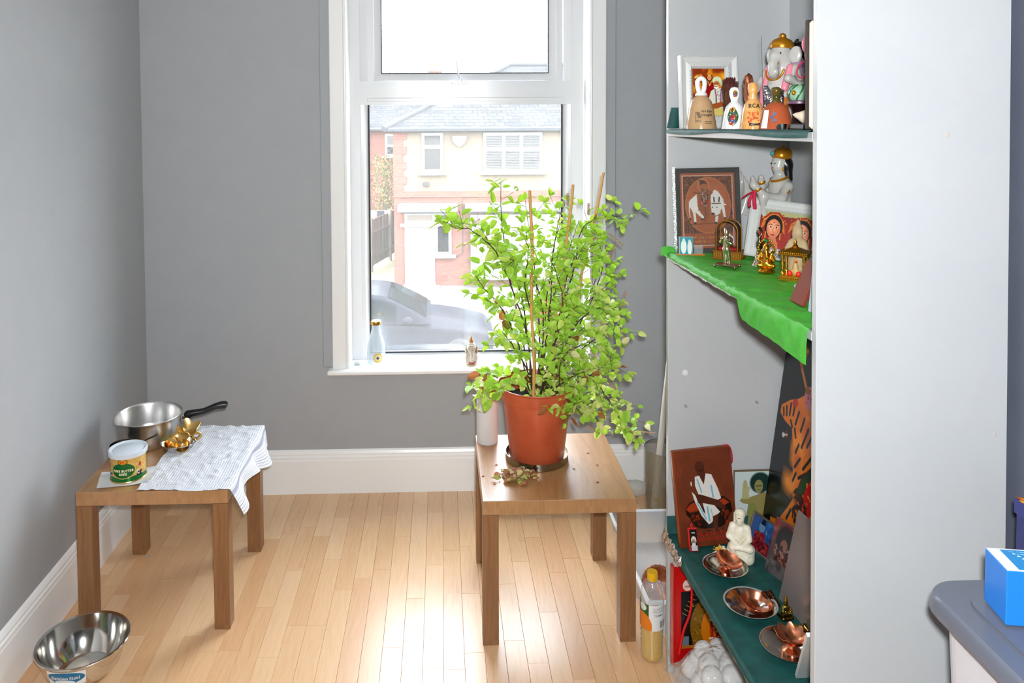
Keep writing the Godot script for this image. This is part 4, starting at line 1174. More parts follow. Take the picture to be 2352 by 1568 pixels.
	single("steel_thimble", "tiny steel cup beside the terracotta bell", "cup", G.new().lathe(pts([0.0, 0.0, 0.009, 0.0, 0.011, 0.012, 0.010, 0.012, 0.008, 0.002, 0.0, 0.002]), 20), M.steel, L(0.056, s1(0.64) + 0.004, 0.645))
	single("incense_stick", "thin dark incense stick poking up left of the gold crown", "incense", G.new().tube([V(0.004, 0.0, 0), V(-0.004, 0.232, 0.0)], 0.0006, 4), M.black, L(0.108, s1(0.46) + 0.003, 0.43))
func ganesh(x: Transform3D) -> void:
	var t := thing("elephant_god_statue", "seated marble elephant-headed god statue with gold crown and pink robe", "statue", x)
	part(t, "body", blob([cap(V(0, 0.085, 0), V(0, 0.10, 0.006), 0.040, 0.038), cap(V(0, 0.13, -0.004), V(0, 0.145, -0.004), 0.034, 0.030),
		cap(V(0, 0.18, 0.006), V(0, 0.192, 0.004), 0.027, 0.026), cap(V(0, 0.178, 0.030), V(0.002, 0.155, 0.040), 0.013, 0.011), cap(V(0.002, 0.155, 0.040), V(0.008, 0.138, 0.046), 0.011, 0.010), cap(V(0.008, 0.138, 0.046), V(0.018, 0.140, 0.050), 0.009, 0.007),
		cap(V(-0.040, 0.145, 0), V(-0.060, 0.110, 0.012), 0.014, 0.012), cap(V(-0.060, 0.110, 0.012), V(-0.050, 0.098, 0.045), 0.011, 0.010), cap(V(0.040, 0.145, 0), V(0.062, 0.112, 0.010), 0.014, 0.012), cap(V(0.062, 0.112, 0.010), V(0.056, 0.122, 0.048), 0.011, 0.011),
		cap(V(-0.03, 0.045, 0.02), V(-0.075, 0.040, 0.045), 0.022, 0.018), cap(V(0.03, 0.045, 0.02), V(0.075, 0.040, 0.045), 0.022, 0.018), cap(V(0.075, 0.040, 0.045), V(0.0, 0.034, 0.070), 0.014, 0.011)], 0.0042, 0.014), M.marble)
	part(t, "ear", G.new().at(T(0.040, 0.182, -0.004, 20, 0, -14)).ell(Vector3.ZERO, V(0.018, 0.022, 0.006)), M.marble)
	part(t, "ear", G.new().at(T(-0.040, 0.182, -0.004, -20, 0, 14)).ell(Vector3.ZERO, V(0.018, 0.022, 0.006)), M.marble)
	part(t, "crown", G.new().at(T(0, 0.198, 0.0, 0, -6)).lathe(pts([0.030, 0.0, 0.032, 0.006, 0.030, 0.014, 0.024, 0.022, 0.014, 0.027, 0.009, 0.030, 0.010, 0.034, 0.006, 0.039, 0.0, 0.041]), 30, 1, 1, func(w: float, q: Vector2) -> Vector2: return Vector2(q.x * (1.0 + 0.035 * sin(w * 14.0)), q.y)), M.goldpaint)
	part(t, "eye", G.new().ell(V(-0.013, 0.186, 0.0275), V(0.006, 0.0034, 0.0026)).ell(V(0.013, 0.186, 0.0275), V(0.006, 0.0034, 0.0026)), M.black)
	part(t, "tusk", G.new().tube([V(0.012, 0.166, 0.030), V(0.018, 0.158, 0.042)], [0.003, 0.001], 8), M.goldpaint)
	part(t, "forehead_mark", G.new().ell(V(0, 0.196, 0.0285), V(0.006, 0.004, 0.002), 10, 6).ell(V(0, 0.17, 0.0415), V(0.005, 0.010, 0.002), 10, 6), M.pink)
	part(t, "robe", blob([cap(V(-0.030, 0.150, 0.012), V(-0.030, 0.09, 0.030), 0.012, 0.012), cap(V(-0.030, 0.09, 0.030), V(-0.02, 0.05, 0.05), 0.013, 0.016), cap(V(0.034, 0.150, 0.010), V(0.030, 0.10, 0.028), 0.010, 0.010)], 0.004, 0.01), M.pink)
	part(t, "shawl", blob([cap(V(0.036, 0.155, -0.016), V(0.056, 0.10, -0.012), 0.018, 0.020), cap(V(-0.036, 0.155, -0.016), V(-0.056, 0.10, -0.012), 0.018, 0.020), cap(V(-0.036, 0.165, -0.022), V(0.036, 0.165, -0.022), 0.014, 0.014)], 0.0045, 0.012), mat(Color(0.56, 0.46, 0.54), 0.3), "lilac shawl")
	var nk := []
	for k in 13: nk.append(V(sin((k - 6) * 0.24) * 0.030, 0.150 - 0.030 * cos((k - 6) * 0.24), 0.028 + 0.010 * cos((k - 6) * 0.24)))
	var jw := G.new().tube(nk, 0.0028, 7)
	for s in [-1, 1]: jw.at(T(s * 0.055, 0.122, 0.006, 0, 0, s * 30)).lathe(pts([0.0125, -0.003, 0.0145, 0.0, 0.0125, 0.003]), 14)
	jw.at(Transform3D.IDENTITY).tube(curve([V(0.012, 0.172, 0.033), V(0.0, 0.175, 0.042), V(-0.012, 0.172, 0.033)], 4), 0.002, 6)
	part(t, "jewellery", jw, M.goldpaint)
	part(t, "trousers", blob([cap(V(-0.02, 0.055, 0.02), V(-0.06, 0.050, 0.040), 0.026, 0.022), cap(V(0.02, 0.055, 0.02), V(0.06, 0.050, 0.040), 0.026, 0.022)], 0.0045, 0.01), mat(Color(0.80, 0.45, 0.06), 0.3), "orange trousers")
	part(t, "seat", G.new().lathe(pts([0.0, 0.0, 0.080, 0.0, 0.086, 0.008, 0.080, 0.020, 0.07, 0.030, 0.0, 0.036]), 32, 1.0, 0.8), M.marble)
func middle_shelf() -> void:
	var f2 := func(_z: float) -> float: return S2
	single("green_cloth", "bright green satin cloth covering the middle shelf with folded near corner", "cloth", cloth_on_shelf(f2, -0.002, 0.345, func(w: float) -> float: return 0.012 + (0.042 if w > 0.62 else 0.0) * clampf((w - 0.62) / 0.03, 0.0, 1.0) + 0.014 * pow(w, 3.0), 0.0062, 53), M.greencloth, BK)
	single("green_cloth", "corner of green cloth turned up against the far side of the middle shelf", "cloth", G.new().sheet(8, 8, func(u: float, w: float) -> Vector3: return Vector3(-0.028 + u * 0.05 + w * 0.004, S2 - 0.006 + w * 0.024 + 0.004 * sin(u * 4.0), 0.036 + 0.010 * u - w * 0.012)), M.greencloth, BK)
	single("foil_strip", "strip of crumpled foil along the front edge under the green cloth", "foil", G.new().sheet(4, 70, func(u: float, w: float) -> Vector3: return Vector3(-0.0035 - 0.001 * sin(w * 60.0), S2 - 0.010 - u * 0.009 + 0.001 * sin(w * 43.0), 0.02 + w * 0.56)), M.foil, BK)
	# copper print in black frame
	var cp := Color(0.66, 0.34, 0.18)
	var p := Pic.new(220, 272, Color(0.62, 0.30, 0.16), 12)
	p.rect(0.035, 0.03, 0.965, 0.97, Color(0.80, 0.62, 0.54)).rect(0.055, 0.045, 0.945, 0.955, Color(0.34, 0.17, 0.10))
	p.speck(0.06, 0.05, 0.94, 0.80, 1200, 0.012, [Color(0.50, 0.27, 0.16), Color(0.20, 0.10, 0.07), Color(0.58, 0.31, 0.17)])
	p.rect(0.055, 0.80, 0.945, 0.945, Color(0.60, 0.29, 0.15))
	p.ell(0.50, 0.43, 0.415, 0.375, Color(0.76, 0.45, 0.20)).ell(0.50, 0.43, 0.400, 0.362, cp).ell(0.63, 0.30, 0.2, 0.14, Color(0.70, 0.38, 0.21), 0.0, 0.9)
	p.line([0.16, 0.68, 0.80, 0.67], 0.010, Color(0.30, 0.16, 0.10))
	var wt := Color(0.90, 0.89, 0.86)
	p.poly([0.17, 0.36, 0.30, 0.28, 0.31, 0.44, 0.36, 0.53, 0.44, 0.60, 0.40, 0.61, 0.31, 0.55, 0.27, 0.52, 0.28, 0.65, 0.24, 0.65, 0.22, 0.52, 0.16, 0.44], wt)
	p.line([0.16, 0.38, 0.155, 0.50, 0.17, 0.60], 0.015, wt).ell(0.165, 0.61, 0.015, 0.02, Color(0.1, 0.08, 0.07)).ell(0.255, 0.665, 0.025, 0.012, Color(0.1, 0.08, 0.07)).ell(0.39, 0.615, 0.03, 0.010, Color(0.1, 0.08, 0.07))
	p.poly([0.55, 0.36, 0.56, 0.27, 0.63, 0.225, 0.69, 0.25, 0.78, 0.35, 0.80, 0.46, 0.82, 0.60, 0.78, 0.60, 0.75, 0.48, 0.70, 0.52, 0.66, 0.66, 0.62, 0.66, 0.63, 0.52, 0.56, 0.46], wt)
	p.poly([0.55, 0.42, 0.60, 0.38, 0.72, 0.38, 0.85, 0.43, 0.74, 0.44, 0.72, 0.54, 0.66, 0.56, 0.56, 0.54], wt).line([0.615, 0.385, 0.61, 0.33], 0.022, Color(0.12, 0.1, 0.09)).line([0.70, 0.385, 0.71, 0.33], 0.022, Color(0.12, 0.1, 0.09)).line([0.57, 0.41, 0.73, 0.41], 0.015, Color(0.35, 0.2, 0.12)).ell(0.585, 0.545, 0.03, 0.014, Color(0.15, 0.13, 0.12)).ell(0.58, 0.46, 0.01, 0.007, Color(0.1, 0.08, 0.07)).ell(0.66, 0.46, 0.01, 0.007, Color(0.1, 0.08, 0.07)).ell(0.635, 0.665, 0.022, 0.012, Color(0.1, 0.08, 0.07)).ell(0.80, 0.605, 0.022, 0.012, Color(0.1, 0.08, 0.07)).line([0.62, 0.58, 0.70, 0.56], 0.01, Color(0.2, 0.15, 0.12))
	p.ell(0.425, 0.165, 0.10, 0.085, Color(0.80, 0.62, 0.45)).ell(0.425, 0.165, 0.092, 0.078, cp)
	p.poly([0.32, 0.50, 0.33, 0.30, 0.40, 0.22, 0.52, 0.22, 0.55, 0.32, 0.52, 0.48, 0.53, 0.56, 0.45, 0.66, 0.40, 0.66, 0.44, 0.56, 0.38, 0.50], Color(0.58, 0.30, 0.15)).poly([0.33, 0.36, 0.54, 0.36, 0.53, 0.42, 0.34, 0.43], Color(0.72, 0.20, 0.08)).ell(0.435, 0.175, 0.055, 0.048, Color(0.64, 0.36, 0.20)).poly([0.37, 0.16, 0.35, 0.09, 0.44, 0.10, 0.50, 0.15, 0.44, 0.14], Color(0.28, 0.14, 0.08)).line([0.40, 0.22, 0.39, 0.34, 0.44, 0.43, 0.49, 0.34, 0.50, 0.22], 0.022, Color(0.24, 0.22, 0.22)).speck(0.38, 0.22, 0.51, 0.44, 60, 0.008, [Color(0.8, 0.78, 0.74), Color(0.15, 0.12, 0.1)]).line([0.25, 0.26, 0.36, 0.27], 0.012, Color(0.25, 0.15, 0.1)).line([0.50, 0.24, 0.58, 0.26, 0.54, 0.29], 0.03, Color(0.56, 0.28, 0.14)).line([0.44, 0.46, 0.46, 0.54, 0.42, 0.60], 0.012, Color(0.3, 0.15, 0.08))
	p.speck(0.12, 0.84, 0.88, 0.865, 60, 0.012, [Color(0.72, 0.48, 0.12)]).speck(0.09, 0.90, 0.90, 0.925, 65, 0.012, [Color(0.72, 0.48, 0.12)])
	var t := thing("framed_copper_print", "black-framed copper print of a cowherd figure with white cow, wrapped in plastic", "picture frame", L(0.111, S2 + 0.132, 0.052, 0, -4, 0.6))
	part(t, "frame", G.new().ring(0.198, 0.256, pts([0.0, -0.012, 0.0, 0.004, 0.003, 0.006, 0.013, 0.005, 0.016, 0.0])), mat(Color(0.05, 0.055, 0.06), 0.35))
	part(t, "print", G.new().quad(0.168, 0.226, 0.001), mat(Color.WHITE, 0.30, 0.35, p.tex()))
	var wrapm := glass(Color(0.92, 0.92, 0.88, 0.05), 0.12)
	bump(wrapm, 71, 0.02, 2.5)
	part(t, "plastic_wrap", G.new().sheet(26, 34, func(u: float, w: float) -> Vector3: return Vector3((u - 0.5) * 0.208, (0.5 - w) * 0.268, 0.0085 + 0.0016 * sin(u * 23.0 + w * 9.0) * cos(w * 19.0))), wrapm, "clear plastic wrapping")
	part(t, "wrap_edge", G.new().sheet(3, 40, func(u: float, w: float) -> Vector3: return Vector3(-0.1005 - u * 0.003, (0.5 - w) * 0.262, 0.008 - u * 0.016 + 0.0025 * sin(w * 70.0))), M.foil, "crinkled plastic edge")
	single("plastic_bag", "loose clear plastic bag hanging beside the black-framed copper print", "plastic bag", G.new().sheet(14, 20, func(u: float, w: float) -> Vector3: return Vector3(0.213 + u * (0.010 + 0.040 * sin(w * 2.2)), S2 + 0.250 - w * 0.130 - u * 0.012, 0.044 + 0.010 * sin(u * 6.0 + w * 4.0))), glass(Color(0.86, 0.84, 0.80, 0.42), 0.15), BK)
	# little photo block
	var pb := Pic.new(64, 72, Color(0.20, 0.55, 0.62), 14)
	pb.ell(0.30, 0.55, 0.22, 0.42, Color(0.86, 0.88, 0.86)).ell(0.30, 0.16, 0.1, 0.11, Color(0.8, 0.82, 0.8)).ell(0.76, 0.60, 0.18, 0.42, Color(0.84, 0.86, 0.85)).ell(0.74, 0.22, 0.09, 0.1, Color(0.8, 0.82, 0.8))
	t = thing("photo_block", "small clear block with teal and white print at the far end of the green cloth", "photo block", L(0.040, S2 + 0.005, 0.085, -8))
	part(t, "block", G.new().box(V(-0.008, 0.028, 0), V(0.040, 0.052, 0.012), 0.001), glass(Color(0.92, 0.95, 0.95, 0.35)))
	part(t, "print", G.new().at(T(-0.008, 0.028, 0.0066)).quad(0.038, 0.050), mat(Color.WHITE, 0.25, 0, pb.tex()))
	part(t, "pocket", G.new().box(V(0.028, 0.016, 0), V(0.026, 0.028, 0.012), 0.001), M.clear)
	part(t, "base", G.new().box(V(0.005, 0.0015, 0.001), V(0.080, 0.003, 0.018), 0.0005), mat(Color(0.80, 0.45, 0.05), 0.4), "orange base")
	# domed display on a gold fluted base
	t = thing("domed_display", "arched smoked-plastic display case with jewelled icon on gold fluted base", "display case", L(0.136, S2 + 0.005, 0.148, -36))
	var goldpl := mat(Color(0.55, 0.37, 0.10), 0.4, 0.6)
	var gb := G.new().box(V(0, 0.0025, 0), V(0.082, 0.005, 0.062), 0.001).box(V(0, 0.013, 0), V(0.074, 0.017, 0.054), 0.001).box(V(0, 0.0225, 0), V(0.080, 0.004, 0.060), 0.001)
	part(t, "base", gb, goldpl)
	var fl := G.new()
	for k in 12:
		for s in [-1, 1]: fl.tube([V(-0.033 + k * 0.006, 0.005, s * 0.0275), V(-0.033 + k * 0.006, 0.0205, s * 0.0275)], 0.0019, 6)
	for k in 8:
		for s in [-1, 1]: fl.tube([V(s * 0.0375, 0.005, -0.021 + k * 0.006), V(s * 0.0375, 0.0205, -0.021 + k * 0.006)], 0.0019, 6)
	part(t, "fluting", fl, mat(Color(0.68, 0.47, 0.14), 0.35, 0.7))
	var arch := func(r: float, h: float) -> Array:
		var q := [Vector2(-r, 0.0)]
		for k in 13: q.append(Vector2(-cos(PI * k / 12.0) * r, h + sin(PI * k / 12.0) * r))
		q.append(Vector2(r, 0.0))
		return q
	var dome := G.new()
	var ar: Array = arch.call(0.030, 0.056)
	for k in ar.size() - 1: dome.poly([V(ar[k].x, ar[k].y + 0.0245, 0.024), V(ar[k + 1].x, ar[k + 1].y + 0.0245, 0.024), V(ar[k + 1].x, ar[k + 1].y + 0.0245, -0.024), V(ar[k].x, ar[k].y + 0.0245, -0.024)])
	part(t, "dome", dome, glass(Color(0.16, 0.16, 0.18, 0.38), 0.05), "smoked plastic dome")
	for z in [-0.023, 0.023]:
		var ap := []
		for q in ar: ap.append(V(q.x, q.y + 0.0245, z))
		part(t, "gold_arch", G.new().tube(ap, 0.0022, 6), goldpl)
	part(t, "cushion", G.new().box(V(0, 0.0285, 0), V(0.054, 0.009, 0.040), 0.003), mat(Color(0.55, 0.02, 0.03), 0.7))
	var ic := G.new()
	for k in 18: ic.ell(V(cos(k * TAU / 18) * 0.0145, 0.052 + sin(k * TAU / 18) * 0.0145, 0.002), V(0.0028, 0.0028, 0.0024), 7, 5)
	for k in 7: ic.ell(V((k - 3) * 0.0035, 0.067 + 0.004 * cos(k - 3), 0.002), V(0.0024, 0.003, 0.002), 7, 5)
	part(t, "jewelled_ring", ic, mat(Color(0.86, 0.86, 0.88), 0.1, 0.5))
	part(t, "ruby_icon", blob([cap(V(0, 0.044, 0.002), V(0, 0.056, 0.002), 0.0065, 0.0045), cap(V(0, 0.061, 0.002), V(0, 0.062, 0.002), 0.003, 0.003), cap(V(-0.006, 0.046, 0.003), V(0.006, 0.046, 0.003), 0.003, 0.003)], 0.0012, 0.003), M.red)
	part(t, "icon_foot", G.new().box(V(0, 0.035, 0.002), V(0.016, 0.004, 0.008), 0.001), M.gold)
	# silver flute player on a footed plate
	t = thing("silver_figurine", "slim silver standing figurine on a four-footed plate, front of the green cloth", "figurine", L(0.076, S2 + 0.006, 0.285, -40))
	var plate := G.new().box(V(0, 0.008, 0), V(0.060, 0.003, 0.044), 0.001)
	for s in [[-1, -1], [1, -1], [1, 1], [-1, 1]]: plate.at(T(s[0] * 0.027, 0.0045, s[1] * 0.019)).ell(Vector3.ZERO, V(0.004, 0.0045, 0.004), 8, 6)
	part(t, "plate", plate, mat(Color(0.60, 0.52, 0.42), 0.3, 1.0))
	part(t, "figure", blob([cap(V(-0.004, 0.012, 0.002), V(-0.006, 0.048, 0), 0.0042, 0.0065), cap(V(0.006, 0.012, -0.002), V(0.003, 0.048, 0), 0.0042, 0.0065), cap(V(0.009, 0.0105, 0.004), V(0.004, 0.0105, -0.002), 0.003, 0.003), cap(V(-0.002, 0.050, 0), V(-0.001, 0.075, 0), 0.0085, 0.0092), cap(V(-0.001, 0.080, 0), V(-0.001, 0.088, 0.001), 0.005, 0.005), cap(V(-0.001, 0.094, 0.002), V(-0.001, 0.098, 0.001), 0.0062, 0.0056), cap(V(-0.001, 0.100, 0), V(-0.006, 0.106, -0.001), 0.005, 0.0022), cap(V(0.008, 0.078, 0), V(0.013, 0.066, 0.005), 0.0038, 0.0034), cap(V(0.013, 0.066, 0.005), V(-0.002, 0.076, 0.013), 0.0034, 0.003), cap(V(-0.010, 0.078, 0), V(-0.015, 0.068, 0.005), 0.0038, 0.0034), cap(V(-0.015, 0.068, 0.005), V(-0.010, 0.080, 0.012), 0.0034, 0.003)], 0.0018, 0.005), mat(Color(0.86, 0.78, 0.66), 0.2, 1.0))
	part(t, "flute", G.new().tube([V(-0.016, 0.084, 0.013), V(0.012, 0.075, 0.013)], 0.0014, 6), M.silver)
	# gold seated deity
	t = thing("gold_figurine", "small ornate gold seated figurine with gem details on the green cloth", "figurine", L(0.150, S2 + 0.006, 0.362, -30))
	part(t, "base", G.new().lathe(pts([0.0, 0.0, 0.020, 0.0, 0.022, 0.004, 0.016, 0.010, 0.018, 0.014, 0.0, 0.016]), 20), M.gold)
	part(t, "figure", blob([cap(V(0, 0.026, 0), V(0, 0.042, 0), 0.014, 0.011), cap(V(-0.006, 0.020, 0.006), V(-0.018, 0.020, 0.008), 0.007, 0.006), cap(V(0.006, 0.020, 0.006), V(0.018, 0.020, 0.008), 0.007, 0.006), cap(V(0, 0.060, 0.002), V(0, 0.064, 0.002), 0.0085, 0.008), cap(V(0, 0.058, 0.009), V(0.003, 0.042, 0.014), 0.004, 0.003), cap(V(-0.012, 0.046, 0), V(-0.019, 0.034, 0.008), 0.005, 0.004), cap(V(0.012, 0.046, 0), V(0.019, 0.034, 0.008), 0.005, 0.004), cap(V(-0.012, 0.048, -0.002), V(-0.018, 0.060, 0.004), 0.004, 0.0035), cap(V(0.012, 0.048, -0.002), V(0.018, 0.060, 0.004), 0.004, 0.0035), cap(V(0, 0.070, 0.0), V(0, 0.082, 0), 0.007, 0.002)], 0.002, 0.004), M.gold)
	var halo := G.new()
	for k in 22: halo.ell(V(sin((k - 10.5) * 0.22) * 0.022, 0.052 + cos((k - 10.5) * 0.22) * 0.034, -0.006), V(0.003, 0.003, 0.002), 6, 5)
	part(t, "halo", halo, M.gold)
	part(t, "gem", G.new().ell(V(0.0, 0.084, 0.003), V(0.006, 0.005, 0.004)).ell(V(0.009, 0.072, 0.006), V(0.003, 0.004, 0.003)), mat(Color(0.04, 0.35, 0.16), 0.1))
	part(t, "gem", G.new().ell(V(0.0, 0.032, 0.013), V(0.003, 0.003, 0.002)).ell(V(-0.01, 0.04, 0.009), V(0.002, 0.002, 0.002)), mat(Color(0.55, 0.08, 0.12), 0.1))
	# silver hand bell behind it
	t = thing("silver_bell", "polished silver hand bell with looped handle behind the gold figurine", "bell", L(0.172, S2 + 0.005, 0.272, 0, 0, 0))
	part(t, "bell_body", G.new().lathe(pts([0.020, 0.0, 0.0225, 0.001, 0.019, 0.006, 0.014, 0.018, 0.012, 0.030, 0.008, 0.036, 0.0, 0.038]), 28), M.silver)
	part(t, "handle", G.new().lathe(pts([0.004, 0.036, 0.003, 0.044, 0.008, 0.052, 0.0085, 0.066, 0.004, 0.076, 0.003, 0.082]), 16).tube(curve([V(0, 0.080, 0), V(-0.006, 0.090, 0), V(-0.005, 0.101, 0), V(0, 0.106, 0), V(0.005, 0.101, 0), V(0.006, 0.090, 0), V(0, 0.080, 0)], 4), 0.0022, 8), mat(Color(0.45, 0.47, 0.40), 0.2, 1.0))
	# gold temple with four pillars
	t = thing("gold_temple", "miniature gold temple with beaded roof and four pillars on the green cloth", "ornament", L(0.180, S2 + 0.006, 0.458, -38))
	var tb := G.new().box(V(0, 0.004, 0), V(0.066, 0.008, 0.056), 0.001).box(V(0, 0.011, 0), V(0.060, 0.006, 0.050), 0.001)
	part(t, "base", tb, M.gold)
	var pil := G.new().lathe(pts([0.004, 0.014, 0.0045, 0.020, 0.0025, 0.023, 0.004, 0.030, 0.0025, 0.036, 0.004, 0.044, 0.0025, 0.050, 0.004, 0.057, 0.004, 0.064]), 12).mesh()
	for s in [[-1, -1], [1, -1], [1, 1], [-1, 1]]: part(t, "pillar", pil, M.gold, "", T(s[0] * 0.025, 0, s[1] * 0.020))
	var rf := G.new().box(V(0, 0.067, 0), V(0.068, 0.005, 0.058), 0.001)
	for s in 4:
		var q := [V(-0.033, 0.070, 0.028), V(0.033, 0.070, 0.028), V(0.033, 0.070, -0.028), V(-0.033, 0.070, -0.028)]
		rf.poly([q[s], q[(s + 1) % 4], V(0, 0.086, 0)])
	rf.lathe(pts([0.006, 0.082, 0.007, 0.086, 0.003, 0.090, 0.0045, 0.095, 0.001, 0.102, 0.0, 0.106]), 14)
	part(t, "roof", rf, M.gold)
	var bd := G.new()
	for k in 15:
		for s in [-1, 1]:
			bd.ell(V(-0.033 + k * 0.0047, 0.071, s * 0.0285), V(0.0022, 0.0022, 0.0022), 6, 5)
			bd.ell(V(-0.033 + k * 0.0047, 0.009, s * 0.0275), V(0.0018, 0.0018, 0.0018), 6, 5)
	for k in 12:
		for s in [-1, 1]: bd.ell(V(s * 0.0335, 0.071, -0.027 + k * 0.0048), V(0.0022, 0.0022, 0.0022), 6, 5)
	part(t, "beading", bd, M.gold)
	part(t, "icon", blob([cap(V(0, 0.018, -0.004), V(0, 0.036, -0.004), 0.008, 0.006), cap(V(0, 0.045, -0.004), V(0, 0.050, -0.004), 0.005, 0.004), cap(V(-0.008, 0.022, 0), V(0.008, 0.022, 0), 0.004, 0.004)], 0.002, 0.004), mat(Color(0.72, 0.60, 0.35), 0.5))
	part(t, "flower", G.new().ell(V(-0.010, 0.019, 0.014), V(0.006, 0.007, 0.005), 8, 6).ell(V(0.010, 0.018, 0.012), V(0.006, 0.007, 0.005), 8, 6).ell(V(0.004, 0.048, 0.012), V(0.003, 0.003, 0.003), 8, 6), mat(Color(0.85, 0.12, 0.03), 0.5), "orange-red flowers")
	# pale stone saint behind the temple
	t = thing("stone_figurine", "pale sandstone seated figurine behind the miniature gold temple", "figurine", L(0.222, S2 + 0.005, 0.385, -40))
	part(t, "figure", blob([cap(V(0, 0.018, 0), V(0, 0.060, 0), 0.026, 0.020), cap(V(0, 0.070, 0), V(0, 0.085, 0), 0.017, 0.012), cap(V(0, 0.105, 0.002), V(0, 0.112, 0.002), 0.014, 0.012), cap(V(0, 0.122, 0), V(0.001, 0.138, -0.002), 0.009, 0.005), cap(V(-0.016, 0.082, 0), V(-0.028, 0.055, 0.010), 0.008, 0.007), cap(V(0.016, 0.082, 0), V(0.028, 0.055, 0.010), 0.008, 0.007)], 0.0035, 0.01), tri(mat(Color.WHITE, 0.8, 0, blotch(64, 73, 0.05, [Color(0.62, 0.52, 0.38), Color(0.74, 0.65, 0.50)])), 9.0))
	krishna(L(0.309, S2 + 0.004, 0.105, -80))
	# second white frame, leaning back: two veiled women
	p = Pic.new(208, 168, Color(0.50, 0.16, 0.10), 15)
	p.rect(0.0, 0.0, 1.0, 0.12, Color(0.62, 0.62, 0.42))
	for o in [[0.27, 0.0], [0.79, 0.05]]:
		var cx: float = o[0]
		var dy: float = o[1]
		p.poly([cx - 0.27, 1, cx - 0.25, 0.30, cx - 0.10, 0.04 + dy, cx + 0.08, 0.02 + dy, cx + 0.22, 0.22, cx + 0.27, 0.55, cx + 0.26, 1], Color(0.58, 0.15, 0.09))
		p.poly([cx - 0.25, 0.55, cx - 0.21, 0.28, cx - 0.08, 0.08 + dy, cx + 0.06, 0.06 + dy, cx + 0.18, 0.26, cx + 0.22, 0.6, cx + 0.16, 0.5, cx, 0.2, cx - 0.17, 0.4], Color(0.76, 0.42, 0.16))
		p.speck(cx - 0.22, 0.06 + dy, cx + 0.22, 0.3 + dy, 50, 0.012, [Color(0.85, 0.62, 0.25), Color(0.55, 0.12, 0.08)])
		p.ell(cx, 0.42 + dy, 0.165, 0.32, Color(0.07, 0.05, 0.05)).ell(cx, 0.46 + dy, 0.128, 0.27, Color(0.80, 0.47, 0.33)).ell(cx - 0.02, 0.42 + dy, 0.08, 0.17, Color(0.90, 0.60, 0.44), 0.0, 0.8)
		p.poly([cx - 0.128, 0.36 + dy, cx - 0.02, 0.13 + dy, cx + 0.02, 0.13 + dy, cx + 0.128, 0.36 + dy, cx + 0.06, 0.24 + dy, cx, 0.20 + dy, cx - 0.06, 0.24 + dy], Color(0.07, 0.05, 0.05))
		for s in [-1, 1]:
			p.ell(cx + s * 0.052, 0.43 + dy, 0.032, 0.020, Color(0.92, 0.88, 0.84)).ell(cx + s * 0.052, 0.43 + dy, 0.016, 0.020, Color(0.08, 0.05, 0.04)).line([cx + s * 0.024, 0.375 + dy, cx + s * 0.06, 0.355 + dy, cx + s * 0.092, 0.378 + dy], 0.010, Color(0.12, 0.07, 0.05))
			p.line([cx + s * 0.135, 0.58 + dy, cx + s * 0.138, 0.74 + dy], 0.022, Color(0.80, 0.52, 0.22))
		p.line([cx, 0.43 + dy, cx - 0.010, 0.56 + dy, cx + 0.012, 0.57 + dy], 0.010, Color(0.66, 0.34, 0.24)).ell(cx, 0.64 + dy, 0.036, 0.020, Color(0.68, 0.12, 0.12)).ell(cx, 0.30 + dy, 0.012, 0.016, Color(0.62, 0.05, 0.06))
		p.poly([cx - 0.06, 0.70 + dy, cx + 0.06, 0.70 + dy, cx + 0.13, 1, cx - 0.13, 1], Color(0.76, 0.43, 0.30)).line([cx - 0.10, 0.84 + dy, cx, 0.92 + dy, cx + 0.10, 0.84 + dy], 0.03, Color(0.78, 0.40, 0.20))
	t = thing("framed_photo", "white beaded landscape frame with two veiled women, leaning on the middle shelf", "picture frame", L(0.274, S2 + 0.090, 0.210, -32, -14, -5.0))
	ornate_frame(t, 0.205, 0.168, p.tex(), 0.142, 0.104)
	# things at the near end
	t = thing("orange_easel", "orange wooden easel board leaning at the near end of the green cloth", "easel", L(0.060, S2 + 0.009, 0.700, 0, 0, -24))
	part(t, "board", G.new().box(V(0.005, 0.050, 0), V(0.010, 0.100, 0.055), 0.002), mat(Color(0.42, 0.14, 0.02), 0.75))
	part(t, "back_strut", G.new().at(T(0.012, 0.0, 0, 0, 0, -20)).box(V(0, 0.040, 0), V(0.006, 0.080, 0.012), 0.001), mat(Color(0.42, 0.17, 0.05), 0.6))
	t = thing("plastic_case", "clear plastic case standing at the near end of the green cloth", "plastic case", L(0.064, S2 + 0.009, 0.785, 8, 0, -6))
	var pc := glass(Color(0.80, 0.83, 0.88, 0.45), 0.12)
	part(t, "case", G.new().box(V(0.010, 0.043, 0), V(0.050, 0.086, 0.018), 0.002), pc)
	part(t, "contents", G.new().box(V(0.022, 0.036, 0), V(0.018, 0.060, 0.008), 0.002), mat(Color(0.62, 0.30, 0.34), 0.5))
	single("seashell", "small mottled seashell on the green cloth beside the gold temple", "shell", G.new().at(T(0, 0.010, 0)).ell(Vector3.ZERO, V(0.014, 0.010, 0.012), 14, 8), tri(mat(Color.WHITE, 0.3, 0, blotch(64, 75, 0.09, [Color(0.35, 0.20, 0.20), Color(0.75, 0.62, 0.55)])), 14.0), L(0.134, S2 + 0.005, 0.575))
